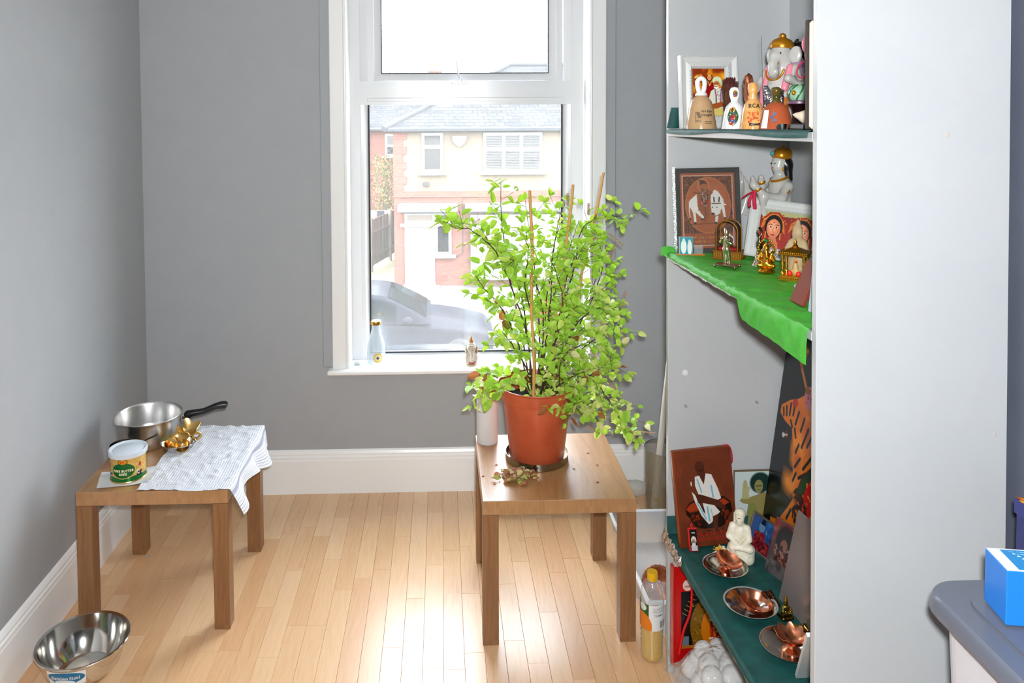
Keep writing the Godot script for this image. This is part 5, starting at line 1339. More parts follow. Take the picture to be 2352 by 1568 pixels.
func krishna(x: Transform3D) -> void:
	var t := thing("flute_player_statue", "white marble flute-playing god statue with gold turban behind the landscape frame", "statue", x)
	part(t, "body", blob([cap(V(0.010, 0.01, 0), V(0.006, 0.10, 0), 0.018, 0.026), cap(V(-0.012, 0.01, 0.006), V(-0.006, 0.10, 0), 0.018, 0.026), cap(V(0, 0.10, 0), V(0, 0.15, 0), 0.033, 0.030), cap(V(0, 0.17, 0), V(0, 0.205, 0), 0.031, 0.034), cap(V(0, 0.225, 0.002), V(0, 0.250, 0.004), 0.013, 0.013), cap(V(0, 0.262, 0.008), V(0, 0.276, 0.004), 0.019, 0.021),
		cap(V(-0.034, 0.208, 0), V(-0.040, 0.178, 0.028), 0.015, 0.013), cap(V(-0.040, 0.178, 0.028), V(-0.008, 0.205, 0.058), 0.013, 0.010), cap(V(-0.008, 0.205, 0.058), V(0.002, 0.232, 0.066), 0.010, 0.008),
		cap(V(0.036, 0.205, 0), V(0.046, 0.172, 0.030), 0.015, 0.013), cap(V(0.046, 0.172, 0.030), V(0.044, 0.182, 0.085), 0.014, 0.012), cap(V(0.044, 0.182, 0.085), V(0.030, 0.212, 0.108), 0.011, 0.010), cap(V(0.030, 0.212, 0.108), V(0.024, 0.234, 0.108), 0.009, 0.006), cap(V(0.044, 0.170, 0.09), V(0.042, 0.120, 0.082), 0.010, 0.008)], 0.0042, 0.012), M.marble)
	part(t, "hair", blob([cap(V(0, 0.276, -0.010), V(0, 0.272, -0.014), 0.022, 0.022), cap(V(0.012, 0.262, -0.014), V(0.014, 0.224, -0.016), 0.014, 0.012), cap(V(-0.014, 0.262, -0.012), V(-0.018, 0.222, -0.014), 0.015, 0.012)], 0.004, 0.012), M.black, "long black hair")
	part(t, "turban", G.new().at(T(0, 0.284, -0.001, 0, -8)).lathe(pts([0.022, 0.0, 0.0255, 0.006, 0.024, 0.016, 0.022, 0.022, 0.017, 0.029, 0.006, 0.033, 0.0, 0.033]), 28).ell(V(0, 0.014, -0.018), V(0.014, 0.022, 0.016), 16, 10).ell(V(0.006, 0.033, 0.002), V(0.006, 0.006, 0.006), 10, 6), M.goldpaint)
	part(t, "turban_jewel", G.new().ell(V(-0.004, 0.302, 0.0255), V(0.007, 0.007, 0.004), 12, 8), mat(Color(0.25, 0.62, 0.68), 0.08), "turquoise jewel")
	var fc := G.new()
	for s in [-1, 1]: fc.ell(V(s * 0.008, 0.272, 0.0255), V(0.0036, 0.0018, 0.0014), 8, 6)
	part(t, "eyes", fc, M.black)
	part(t, "lips", G.new().ell(V(0, 0.2585, 0.0268), V(0.004, 0.0016, 0.0014), 8, 6).ell(V(0, 0.281, 0.026), V(0.0012, 0.002, 0.001), 8, 6), mat(Color(0.75, 0.15, 0.25), 0.3))
	part(t, "nose", G.new().ell(V(0, 0.266, 0.0275), V(0.0022, 0.0042, 0.0026), 8, 6), M.marble)
	var jw := G.new()
	jw.at(T(0, 0.226, 0.004, 0, 20)).lathe(pts([0.024, -0.004, 0.030, 0.0, 0.026, 0.006]), 22)
	jw.at(T(-0.038, 0.192, 0.014, 0, 40)).lathe(pts([0.0145, -0.003, 0.017, 0.0, 0.0145, 0.003]), 16)
	jw.at(T(0.041, 0.190, 0.014, 0, 40)).lathe(pts([0.0145, -0.003, 0.017, 0.0, 0.0145, 0.003]), 16)
	jw.at(T(-0.002, 0.216, 0.062, 0, 20)).lathe(pts([0.0105, -0.004, 0.012, 0.0, 0.0105, 0.004]), 14)
	jw.at(T(0.036, 0.200, 0.100, 0, 20)).lathe(pts([0.0105, -0.004, 0.012, 0.0, 0.0105, 0.004]), 14)
	jw.at(Transform3D.IDENTITY).ell(V(-0.012, 0.160, 0.032), V(0.008, 0.008, 0.004), 10, 6)
	for s in [-1, 1]: jw.ell(V(s * 0.0205, 0.255, 0.006), V(0.003, 0.006, 0.003), 8, 6)
	part(t, "jewellery", jw, M.goldpaint)
	part(t, "sash", G.new().tube(curve([V(-0.034, 0.215, 0.010), V(-0.036, 0.180, 0.018), V(-0.034, 0.140, 0.024), V(-0.038, 0.10, 0.02)], 5), 0.005, 7), mat(Color(0.66, 0.33, 0.08), 0.35))
	part(t, "red_thread", G.new().tube(curve([V(0.036, 0.198, 0.108), V(0.040, 0.186, 0.140), V(0.034, 0.176, 0.150), V(0.030, 0.186, 0.128), V(0.034, 0.196, 0.112)], 5), 0.0016, 6).tube(curve([V(0.036, 0.196, 0.110), V(0.042, 0.168, 0.115), V(0.040, 0.145, 0.112)], 5), 0.0055, 7).tube(curve([V(0.036, 0.196, 0.110), V(0.030, 0.170, 0.122), V(0.036, 0.150, 0.126)], 5), 0.0045, 7), M.pinkred, "crimson thread")
	part(t, "base", G.new().lathe(pts([0.0, 0.0, 0.045, 0.0, 0.045, 0.008, 0.040, 0.012, 0.0, 0.014]), 28), M.marble)
func saucer_and_lamp(x: Transform3D, la: String, lb: String, r: float, lamp: G, lx: Transform3D) -> void:
	single("steel_saucer", la, "saucer", G.new().lathe(pts([0.0, 0.002, 0.018, 0.0, 0.026, 0.002, 0.036, 0.010, r - 0.006, 0.018, r, 0.022, r + 0.0005, 0.0232, r - 0.001, 0.0235, r - 0.008, 0.0195, 0.034, 0.012, 0.024, 0.004, 0.0, 0.0035]), 56), M.chrome, x, "steel saucers on the teal cloth")
	single("copper_lamp", lb, "oil lamp", lamp, M.copper, x * lx, "copper lamps on steel saucers")
func lower_shelf() -> void:
	var f3 := func(_z: float) -> float: return S3
	single("teal_cloth", "dark teal cloth covering the lower shelf under the copper lamps", "cloth", cloth_on_shelf(f3, -0.004, 0.35, func(w: float) -> float: return 0.020 - 0.012 * w, 0.0026, 55), M.teal, BK)
	single("teal_cloth", "upturned end of teal cloth behind the large copper plaque", "cloth", G.new().sheet(8, 8, func(u: float, w: float) -> Vector3: return Vector3(-0.006 + u * 0.30, S3 + 0.004 + w * 0.052 + 0.004 * sin(u * 7.0), 0.030 + 0.006 * sin(u * 9.0) - w * 0.008)), M.teal, BK)
	single("foil_strip", "crumpled silver foil along the far front edge of the lower shelf", "foil", G.new().sheet(8, 40, func(u: float, w: float) -> Vector3: return Vector3(-0.010 - 0.006 * sin(u * 3.0) + 0.003 * sin(w * 37.0 + u * 5.0), S3 + 0.016 * (1.0 - w * 0.6) - u * (0.045 - 0.02 * w) + 0.003 * sin(w * 51.0), 0.010 + w * 0.17 + 0.002 * sin(u * 20.0))), M.foil, BK)
	single("foil_strip", "thin pale strip along the near front edge of the lower shelf", "foil", G.new().box(V(-0.0065, S3 - 0.014, 0.62), V(0.003, 0.016, 0.52), 0.001), mat(Color(0.75, 0.66, 0.55), 0.5), BK)
	# copper plaque with a seated figure in white
	var p := Pic.new(240, 380, Color(0.42, 0.19, 0.10), 22)
	p.speck(0, 0, 1, 1, 160, 0.14, [Color(0.40, 0.18, 0.09), Color(0.46, 0.21, 0.11), Color(0.43, 0.20, 0.12)], 1.6)
	p.ell(0.44, 0.30, 0.385, 0.235, Color(0.50, 0.26, 0.14)).ell(0.44, 0.30, 0.380, 0.232, Color(0.41, 0.185, 0.095))
	p.poly([0.10, 0.60, 0.18, 0.54, 0.34, 0.50, 0.60, 0.52, 0.80, 0.50, 0.92, 0.56, 0.94, 0.66, 0.86, 0.72, 0.84, 0.78, 0.70, 0.82, 0.40, 0.82, 0.22, 0.78, 0.18, 0.70, 0.12, 0.66], Color(0.10, 0.05, 0.03))
	p.poly([0.11, 0.60, 0.20, 0.55, 0.34, 0.52, 0.38, 0.62, 0.20, 0.65], Color(0.60, 0.20, 0.07)).poly([0.66, 0.56, 0.80, 0.52, 0.90, 0.57, 0.80, 0.60], Color(0.60, 0.20, 0.07))
	p.speck(0.18, 0.64, 0.85, 0.78, 70, 0.035, [Color(0.55, 0.18, 0.05), Color(0.10, 0.05, 0.03), Color(0.42, 0.13, 0.04)], 0.8)
	p.speck(0.10, 0.80, 0.92, 0.88, 90, 0.008, [Color(0.10, 0.06, 0.05)])
	var w := Color(0.84, 0.83, 0.80)
	var sk := Color(0.30, 0.13, 0.07)
	p.ell(0.42, 0.175, 0.085, 0.065, sk).ell(0.44, 0.225, 0.055, 0.03, Color(0.22, 0.10, 0.06)).poly([0.36, 0.22, 0.52, 0.22, 0.50, 0.33, 0.42, 0.33], sk)
	p.poly([0.32, 0.27, 0.40, 0.26, 0.47, 0.36, 0.52, 0.245, 0.62, 0.26, 0.72, 0.42, 0.76, 0.52, 0.68, 0.54, 0.50, 0.50, 0.36, 0.46, 0.31, 0.36], w)
	p.poly([0.24, 0.42, 0.30, 0.46, 0.42, 0.64, 0.56, 0.76, 0.50, 0.78, 0.38, 0.68, 0.28, 0.52], w).poly([0.42, 0.55, 0.62, 0.58, 0.72, 0.66, 0.60, 0.72, 0.56, 0.76, 0.46, 0.68], w)
	p.poly([0.30, 0.45, 0.40, 0.46, 0.72, 0.54, 0.84, 0.62, 0.78, 0.64, 0.62, 0.585, 0.42, 0.55, 0.44, 0.62, 0.34, 0.54], sk).poly([0.58, 0.70, 0.68, 0.68, 0.66, 0.84, 0.72, 0.90, 0.62, 0.89, 0.58, 0.80], sk).ell(0.245, 0.34, 0.012, 0.025, w)
	p.line([0.36, 0.30, 0.42, 0.44], 0.02, Color(0.35, 0.66, 0.74)).line([0.60, 0.38, 0.62, 0.50], 0.03, Color(0.40, 0.70, 0.78)).line([0.50, 0.60, 0.52, 0.74], 0.03, Color(0.35, 0.68, 0.76)).line([0.32, 0.54, 0.46, 0.72], 0.02, Color(0.35, 0.68, 0.76)).line([0.56, 0.62, 0.58, 0.70], 0.012, Color(0.55, 0.62, 0.62))
	var t := thing("copper_plaque", "large dark copper plaque of a seated man in white, lower shelf far end", "plaque", L(0.084, S3 + 0.150, 0.095, 0, -3, 4.2))
	part(t, "board", G.new().box(Vector3.ZERO, V(0.178, 0.286, 0.020), 0.004), mat(Color(0.52, 0.25, 0.12), 0.3, 0.5))
	part(t, "picture", G.new().at(T(0.004, 0, 0.0104)).quad(0.168, 0.280), mat(Color.WHITE, 0.32, 0.2, p.tex()))
	var rd := mat(Color(0.62, 0.10, 0.06), 0.5)
	words(t, "I COME SEE GOD BO CA", 0.0085, rd, T(0.012, -0.106, 0.011), 0.0, "Droid Serif", true)
	words(t, "THIS IS THE WAY", 0.0085, rd, T(0.012, -0.120, 0.011), 0.0, "Droid Serif", true)
	part(t, "red_cord", G.new().tube(curve([V(0.070, 0.146, 0.004), V(0.083, 0.146, 0.008), V(0.091, 0.132, 0.008), V(0.094, 0.105, 0.004), V(0.093, 0.090, 0.0)], 5), 0.002, 6), M.pinkred)
	# portrait card with raised hand, cut round the robe
	p = Pic.new(168, 190, Color(0.74, 0.79, 0.78), 24)
	var ol := Color(0.50, 0.50, 0.30)
	p.poly([0.28, 1, 0.33, 0.74, 0.20, 0.72, 0.12, 0.66, 0.16, 0.60, 0.30, 0.60, 0.52, 0.54, 0.66, 0.48, 0.9, 0.50, 1.0, 0.58, 1.0, 1.0], Color(0.55, 0.50, 0.30)).poly([0.33, 0.74, 0.48, 0.72, 0.62, 1, 0.30, 1], Color(0.48, 0.50, 0.26))
	p.ell(0.62, 0.26, 0.25, 0.235, Color(0.10, 0.20, 0.18), 0.0, 0.2).ell(0.585, 0.34, 0.105, 0.15, Color(0.52, 0.50, 0.30)).line([0.52, 0.335, 0.66, 0.33], 0.02, Color(0.15, 0.18, 0.12)).line([0.55, 0.42, 0.63, 0.42], 0.015, Color(0.30, 0.28, 0.16)).poly([0.17, 0.62, 0.19, 0.30, 0.22, 0.20, 0.27, 0.18, 0.30, 0.22, 0.32, 0.34, 0.38, 0.36, 0.34, 0.48, 0.36, 0.62], Color(0.66, 0.64, 0.46)).line([0.24, 0.22, 0.25, 0.38], 0.008, Color(0.5, 0.48, 0.32))
	t = thing("portrait_card", "framed pale portrait of a robed man with bushy hair and raised hand", "portrait", L(0.267, S3 + 0.002, 0.034))
	part(t, "card", G.new().box(V(0, 0.122, -0.004), V(0.132, 0.142, 0.006), 0.001), mat(Color(0.40, 0.33, 0.24), 0.5))
	part(t, "print", G.new().at(T(0, 0.121, -0.0005)).quad(0.128, 0.136), mat(Color.WHITE, 0.3, 0, p.tex()))
	part(t, "robe_cutout", G.new().ext(pts([-0.020, 0.060, -0.026, 0.010, -0.018, 0.002, 0.012, 0.002, 0.030, 0.03, 0.05, 0.062]), -0.003, 0.001), mat(ol, 0.4), "olive lower robe")
	# red keyring with a tiny portrait
	var kp := Pic.new(40, 96, Color(0.06, 0.05, 0.05), 26)
	kp.ell(0.5, 0.52, 0.36, 0.2, Color(0.78, 0.74, 0.68)).ell(0.48, 0.62, 0.3, 0.15, Color(0.55, 0.46, 0.38)).rect(0.1, 0.76, 0.95, 1.0, Color(0.72, 0.70, 0.70)).ell(0.48, 0.72, 0.24, 0.08, Color(0.80, 0.78, 0.75)).line([0.3, 0.17, 0.7, 0.17], 0.12, Color(0.75, 0.72, 0.68)).line([0.35, 0.6, 0.6, 0.6], 0.05, Color(0.3, 0.22, 0.18))
	t = thing("photo_keyring", "small red and black keyring with tiny portrait leaning on the copper plaque", "keyring", L(0.040, S3 + 0.038, 0.125, -10, -8, 4))
	part(t, "holder", G.new().box(Vector3.ZERO, V(0.027, 0.066, 0.006), 0.0025), M.red)
	part(t, "photo", G.new().at(T(0.0015, 0, 0.0034)).quad(0.021, 0.060), mat(Color.WHITE, 0.2, 0, kp.tex()))
	part(t, "cord", G.new().tube(curve([V(0, 0.033, 0), V(-0.003, 0.040, 0), V(0.002, 0.046, -0.002)], 3), 0.0018, 6), M.pinkred)
	# white seated saint statue
	t = thing("white_saint_statue", "cream white statue of a seated bearded saint on a rock, lower shelf", "statue", L(0.158, S3 + 0.003, 0.180, -32))
	var ivory := tri(mat(Color.WHITE, 0.45, 0, blotch(64, 77, 0.06, [Color(0.76, 0.72, 0.60), Color(0.86, 0.84, 0.76), Color(0.87, 0.85, 0.78)])), 8.0)
	part(t, "rock", blob([cap(V(-0.02, 0.012, 0), V(0.02, 0.012, 0), 0.020, 0.020), cap(V(-0.014, 0.03, -0.006), V(0.018, 0.03, -0.006), 0.022, 0.022), cap(V(0.0, 0.010, 0.016), V(0.010, 0.010, 0.016), 0.014, 0.013), cap(V(0.026, 0.034, 0.004), V(0.030, 0.040, 0.0), 0.012, 0.010)], 0.0035, 0.008), ivory)
	part(t, "body", blob([cap(V(0, 0.050, -0.004), V(0, 0.085, -0.004), 0.021, 0.022), cap(V(0, 0.100, -0.002), V(0, 0.108, 0), 0.018, 0.012), cap(V(0, 0.124, 0.002), V(0, 0.134, 0.0), 0.0125, 0.013), cap(V(0, 0.118, 0.010), V(0, 0.112, 0.011), 0.007, 0.005), cap(V(-0.012, 0.128, -0.010), V(-0.014, 0.105, -0.014), 0.008, 0.007), cap(V(0, 0.124, 0.0145), V(0, 0.127, 0.013), 0.0028, 0.002),
		cap(V(-0.020, 0.098, 0), V(-0.028, 0.070, 0.010), 0.010, 0.009), cap(V(-0.028, 0.070, 0.010), V(0.002, 0.056, 0.028), 0.008, 0.006), cap(V(0.020, 0.098, 0), V(0.026, 0.072, 0.010), 0.010, 0.009), cap(V(0.026, 0.072, 0.010), V(0.010, 0.056, 0.028), 0.008, 0.006),
		cap(V(-0.012, 0.046, 0.004), V(-0.016, 0.050, 0.026), 0.014, 0.011), cap(V(-0.016, 0.050, 0.026), V(-0.010, 0.012, 0.030), 0.009, 0.006), cap(V(-0.010, 0.010, 0.032), V(-0.010, 0.008, 0.040), 0.006, 0.005), cap(V(0.012, 0.046, 0.004), V(0.030, 0.050, 0.022), 0.014, 0.011), cap(V(0.030, 0.050, 0.022), V(-0.006, 0.052, 0.032), 0.009, 0.007)], 0.0026, 0.0045), ivory)
	part(t, "headcloth", G.new().at(T(0, 0.134, -0.001, 0, -10)).lathe(pts([0.0145, -0.004, 0.0155, 0.002, 0.0145, 0.009, 0.009, 0.0145, 0.0, 0.0155]), 20), ivory)
	part(t, "red_mark", G.new().ell(V(0, 0.1285, 0.0145), V(0.004, 0.0012, 0.0014), 8, 5), mat(Color(0.35, 0.08, 0.10), 0.5))
	# yellow flower with sugar cubes
	t = thing("dried_yellow_flower", "dried yellow flower lying beside the white saint statue", "flower", L(0.113, S3 + 0.006, 0.150))
	var pt := leaf_mesh(0.022, 0.012, 0.2, true)
	var ym := mat(Color(0.80, 0.58, 0.16), 0.7)
	for k in 11: part(t, "petal", pt, ym, "", T(0, 0.004 + 0.002 * (k % 3), 0, k * 33.0, -18.0 - 14.0 * (k % 2)))
	part(t, "flower_centre", G.new().ell(V(0, 0.007, 0), V(0.006, 0.004, 0.006), 10, 6), mat(Color(0.30, 0.18, 0.08), 0.8))
	for q in [[0.092, 0.165, "white sugar cube left of the dried yellow flower", 20], [0.125, 0.138, "white sugar cube between dried flower and white statue", -25]]: single("sugar_cube", q[2], "sugar cube", G.new().box(V(0, 0.006, 0), V(0.016, 0.012, 0.012), 0.002), M.white, L(q[0], S3 + 0.010, q[1], q[3], 10, 14), "sugar cubes by the flower")
	# lamps on saucers
	var scal := func(ww: float, q: Vector2) -> Vector2: return Vector2(q.x * (1.0 + 0.04 * sin(ww * 22.0) * smoothstep(0.018, 0.034, q.x)), q.y + 0.0012 * sin(ww * 22.0) * smoothstep(0.02, 0.034, q.x))
	var l1 := G.new().lathe(pts([0.0, 0.0, 0.020, 0.0, 0.019, 0.003, 0.008, 0.008, 0.007, 0.014, 0.018, 0.019, 0.030, 0.028, 0.036, 0.036, 0.0355, 0.037, 0.029, 0.030, 0.017, 0.022, 0.0, 0.020]), 66, 1, 1, scal)
	saucer_and_lamp(L(0.092, S3 + 0.003, 0.236), "steel saucer farthest from the camera on the teal cloth", "footed copper lamp with scalloped rim, farthest of three", 0.061, l1, T(0.004, 0.004, -0.006, 0, 12, -10))
	var wk := L(0.092, S3 + 0.003, 0.236) * T(0.004, 0.004, -0.006, 0, 12, -10)
	single("lamp_wick", "burnt black wick lying in the scalloped copper lamp", "wick", G.new().at(T(-0.012, 0.0255, 0.012)).ell(Vector3.ZERO, V(0.005, 0.002, 0.004), 10, 6), M.black, wk)
	var l2 := G.new().lathe(pts([0.0, 0.0, 0.024, 0.0, 0.030, 0.006, 0.036, 0.018, 0.039, 0.022, 0.0385, 0.0235, 0.034, 0.019, 0.028, 0.008, 0.022, 0.003, 0.0, 0.002]), 48)
	saucer_and_lamp(L(0.092, S3 + 0.003, 0.404), "middle steel saucer on the teal cloth", "smooth round copper bowl on the middle steel saucer", 0.067, l2, T(0.012, 0.006, 0.0, 0, 8, -6))
	var star := func(ww: float, q: Vector2) -> Vector2: return Vector2(q.x * (1.0 + 0.10 * cos(ww * 9.0) * smoothstep(0.018, 0.036, q.x)), q.y + 0.004 * cos(ww * 9.0) * smoothstep(0.02, 0.036, q.x))
	var l3 := G.new().lathe(pts([0.0, 0.0, 0.022, 0.0, 0.021, 0.004, 0.009, 0.010, 0.008, 0.016, 0.020, 0.022, 0.032, 0.032, 0.037, 0.042, 0.0362, 0.0425, 0.030, 0.034, 0.018, 0.025, 0.0, 0.023]), 72, 1, 1, star)
	saucer_and_lamp(L(0.118, S3 + 0.003, 0.562), "steel saucer nearest the camera, partly hidden by a white board", "copper lamp with star-pointed rim, nearest the white board", 0.066, l3, T(0.006, 0.004, 0.0))
	# two small glazed pictures leaning at the back
	p = Pic.new(120, 100, Color(0.12, 0.30, 0.52), 28)
	p.rect(0, 0.0, 0.22, 1, Color(0.20, 0.30, 0.50)).poly([0.15, 1, 0.22, 0.50, 0.40, 0.40, 0.62, 0.44, 0.78, 0.70, 0.80, 1], Color(0.42, 0.08, 0.14)).speck(0.2, 0.45, 0.75, 0.98, 60, 0.05, [Color(0.50, 0.12, 0.18), Color(0.28, 0.05, 0.10), Color(0.55, 0.2, 0.15)]).ell(0.38, 0.26, 0.11, 0.16, Color(0.35, 0.48, 0.60)).poly([0.30, 0.18, 0.36, 0.0, 0.44, 0.0, 0.48, 0.18], Color(0.10, 0.09, 0.14)).line([0.56, 0.30, 0.60, 0.6], 0.03, Color(0.75, 0.65, 0.4)).speck(0.6, 0, 1, 0.6, 20, 0.08, [Color(0.16, 0.40, 0.62), Color(0.10, 0.25, 0.45)], 1.2)
	t = thing("small_picture", "small silver-framed blue and crimson deity picture leaning at the back", "picture frame", L(0.242, S3 + 0.050, 0.146, -74, -21))
	part(t, "frame", G.new().ring(0.120, 0.100, pts([0.0, -0.006, 0.0, 0.002, 0.003, 0.003, 0.006, 0.001])), mat(Color(0.55, 0.50, 0.44), 0.3, 0.7))
	part(t, "picture", G.new().quad(0.110, 0.090, 0.0005), mat(Color.WHITE, 0.15, 0, p.tex()))
	p = Pic.new(110, 160, Color(0.30, 0.24, 0.22), 30)
	p.speck(0, 0, 1, 0.5, 50, 0.1, [Color(0.45, 0.16, 0.16), Color(0.55, 0.28, 0.24), Color(0.34, 0.14, 0.16)], 1.2).ell(0.48, 0.36, 0.34, 0.30, Color(0.06, 0.04, 0.05), 0.0, 0.3).ell(0.46, 0.42, 0.13, 0.13, Color(0.42, 0.28, 0.22)).poly([0.25, 0.72, 0.35, 0.50, 0.58, 0.50, 0.70, 0.74], Color(0.26, 0.10, 0.09)).speck(0.2, 0.45, 0.75, 0.75, 50, 0.04, [Color(0.5, 0.35, 0.3), Color(0.16, 0.08, 0.08)]).rect(0, 0.76, 1, 1, Color(0.26, 0.25, 0.25)).speck(0, 0.76, 1, 1, 40, 0.08, [Color(0.32, 0.30, 0.30), Color(0.22, 0.2, 0.2)], 1.0)
	t = thing("small_picture", "taller unframed dark pink deity picture leaning beside the silver-framed one", "picture", L(0.245, S3 + 0.074, 0.268, -72, -17))
	part(t, "board", G.new().box(V(0, 0, -0.004), V(0.104, 0.150, 0.008), 0.002), mat(Color(0.36, 0.27, 0.20), 0.5))
	part(t, "picture", G.new().quad(0.100, 0.146, 0.0006), mat(Color.WHITE, 0.15, 0, p.tex()))
	t = thing("backing_board", "plain grey metallic board leaning behind the bronze figures", "board", L(0.226, S3 + 0.118, 0.487, -86, -13))
	part(t, "board", G.new().box(V(0, 0, -0.003), V(0.27, 0.240, 0.006), 0.001), mat(Color(0.52, 0.48, 0.47), 0.3, 0.4))
	# big picture of a tiger-skin and golden staff on near-black ground
	p = Pic.new(448, 528, Color(0.030, 0.035, 0.045), 32)
	p.speck(0, 0, 1, 0.5, 40, 0.12, [Color(0.05, 0.06, 0.075), Color(0.04, 0.045, 0.06)], 1.5)
	var og := Color(0.78, 0.40, 0.04)
	p.poly([0.034, 0.393, 0.12, 0.345, 0.19, 0.32, 0.26, 0.28, 0.34, 0.30, 0.55, 0.40, 0.7, 0.7, 0.55, 0.9, 0.3, 1.0, 0.10, 1.0, 0.077, 0.893, 0.16, 0.872, 0.23, 0.79, 0.275, 0.73, 0.245, 0.65, 0.225, 0.56, 0.17, 0.457, 0.09, 0.45, 0.03, 0.43], og)
	p.speck(0.2, 0.34, 0.6, 0.7, 30, 0.05, [Color(0.84, 0.48, 0.08), Color(0.72, 0.34, 0.03)], 1.4)
	for q in [[0.06, 0.40, 0.07, 0.43], [0.09, 0.385, 0.10, 0.42], [0.13, 0.36, 0.13, 0.41], [0.17, 0.35, 0.165, 0.40], [0.22, 0.37, 0.20, 0.43], [0.28, 0.38, 0.26, 0.44], [0.20, 0.45, 0.22, 0.48], [0.15, 0.43, 0.17, 0.45], [0.33, 0.41, 0.29, 0.50], [0.37, 0.43, 0.34, 0.48], [0.26, 0.50, 0.24, 0.54], [0.40, 0.50, 0.33, 0.58], [0.29, 0.55, 0.25, 0.60], [0.27, 0.62, 0.25, 0.66], [0.36, 0.59, 0.30, 0.63], [0.42, 0.40, 0.40, 0.46], [0.24, 0.83, 0.27, 0.78], [0.18, 0.93, 0.21, 0.88], [0.30, 0.68, 0.28, 0.70], [0.45, 0.47, 0.43, 0.54]]: p.line(q, 0.016, Color(0.07, 0.04, 0.02))
	p.ell(0.17, 0.345, 0.03, 0.018, Color(0.65, 0.12, 0.04), -0.5).ell(0.30, 0.285, 0.05, 0.05, Color(0.70, 0.42, 0.46)).speck(0.26, 0.25, 0.34, 0.32, 8, 0.008, [Color(0.6, 0.08, 0.12)])
	p.poly([0.29, 0.71, 0.33, 0.61, 0.42, 0.53, 0.55, 0.52, 0.6, 0.8, 0.45, 0.95, 0.36, 0.80], Color(0.22, 0.12, 0.08)).poly([0.31, 0.69, 0.34, 0.62, 0.40, 0.56, 0.41, 0.60, 0.36, 0.68], Color(0.12, 0.25, 0.10)).poly([0.35, 0.74, 0.38, 0.64, 0.43, 0.57, 0.56, 0.55, 0.58, 0.75, 0.48, 0.80, 0.40, 0.80], Color(0.70, 0.05, 0.03)).speck(0.36, 0.6, 0.5, 0.8, 26, 0.010, [Color(0.85, 0.55, 0.10)]).speck(0.29, 0.70, 0.42, 0.86, 40, 0.014, [Color(0.55, 0.30, 0.14), Color(0.15, 0.08, 0.05)])
	var gd := Color(0.52, 0.28, 0.10)
	p.poly([0.14, 0.05, 0.19, 0.07, 0.235, 0.10, 0.22, 0.125, 0.19, 0.15, 0.20, 0.18, 0.26, 0.24, 0.305, 0.25, 0.30, 0.27, 0.26, 0.275, 0.22, 0.235, 0.165, 0.18, 0.15, 0.15, 0.10, 0.145, 0.072, 0.125, 0.09, 0.09, 0.12, 0.07], gd).line([0.085, 0.118, 0.15, 0.125, 0.225, 0.098], 0.016, Color(0.72, 0.45, 0.18)).line([0.11, 0.088, 0.16, 0.09, 0.20, 0.078], 0.010, Color(0.28, 0.13, 0.05)).line([0.16, 0.16, 0.20, 0.155], 0.012, Color(0.75, 0.48, 0.20)).line([0.19, 0.19, 0.25, 0.245], 0.014, Color(0.70, 0.42, 0.16)).ell(0.15, 0.052, 0.022, 0.02, Color(0.25, 0.13, 0.07))
	p.speck(0.08, 0.47, 0.13, 0.52, 5, 0.012, [Color(0.75, 0.72, 0.68), Color(0.5, 0.08, 0.05)])
	t = thing("large_tiger_picture", "large dark picture of striped orange tiger and golden staff leaning on the back", "picture", BK * Transform3D(Basis(V(0, 0, 1), V(0.13865, 0.99034, 0), V(-0.99034, 0.13865, 0)), V(0.3275, 0.773, 0.32)))
	part(t, "board", G.new().box(V(0, 0, -0.004), V(0.56, 0.6664, 0.008), 0.001), mat(Color(0.08, 0.08, 0.09), 0.5))
	part(t, "picture", G.new().quad(0.558, 0.664, 0.0006), mat(Color.WHITE, 0.22, 0, p.tex()))
	# bronze figures
	t = thing("bronze_footprints", "dark bronze ornament with two lobes on a square stepped base", "figurine", L(0.150, S3 + 0.004, 0.385, 20))
	part(t, "base", G.new().box(V(0, 0.006, 0), V(0.042, 0.012, 0.040), 0.002).box(V(0, 0.015, 0), V(0.034, 0.008, 0.032), 0.002), mat(Color(0.28, 0.18, 0.09), 0.45, 0.8))
	part(t, "lobes", blob([cap(V(-0.008, 0.022, 0.006), V(-0.009, 0.027, -0.008), 0.006, 0.008), cap(V(0.008, 0.022, 0.006), V(0.008, 0.026, -0.006), 0.006, 0.008)], 0.002, 0.003), mat(Color(0.30, 0.18, 0.10), 0.35, 0.9))
	t = thing("brass_figurine", "tiny seated brass figurine with conical crown on the teal cloth", "figurine", L(0.168, S3 + 0.004, 0.440, 10))
	part(t, "base", G.new().box(V(0, 0.005, 0), V(0.034, 0.010, 0.028), 0.003), M.bronze)
	part(t, "figure", blob([cap(V(-0.010, 0.015, 0.004), V(0.010, 0.015, 0.004), 0.006, 0.006), cap(V(0, 0.018, 0), V(0, 0.030, 0), 0.008, 0.007), cap(V(0, 0.040, 0), V(0, 0.042, 0), 0.006, 0.005), cap(V(0, 0.046, 0), V(0.001, 0.060, -0.001), 0.005, 0.0015), cap(V(-0.008, 0.030, 0), V(-0.012, 0.022, 0.006), 0.003, 0.003), cap(V(0.008, 0.030, 0), V(0.012, 0.022, 0.006), 0.003, 0.003)], 0.0016, 0.003), mat(Color(0.56, 0.46, 0.20), 0.3, 1.0))
	t = thing("brass_bull", "tiny reclining brass bull on an oblong base by the grey board", "figurine", L(0.165, S3 + 0.004, 0.515, -65))
	part(t, "base", G.new().box(V(0, 0.004, 0), V(0.046, 0.008, 0.026), 0.002), M.bronze)
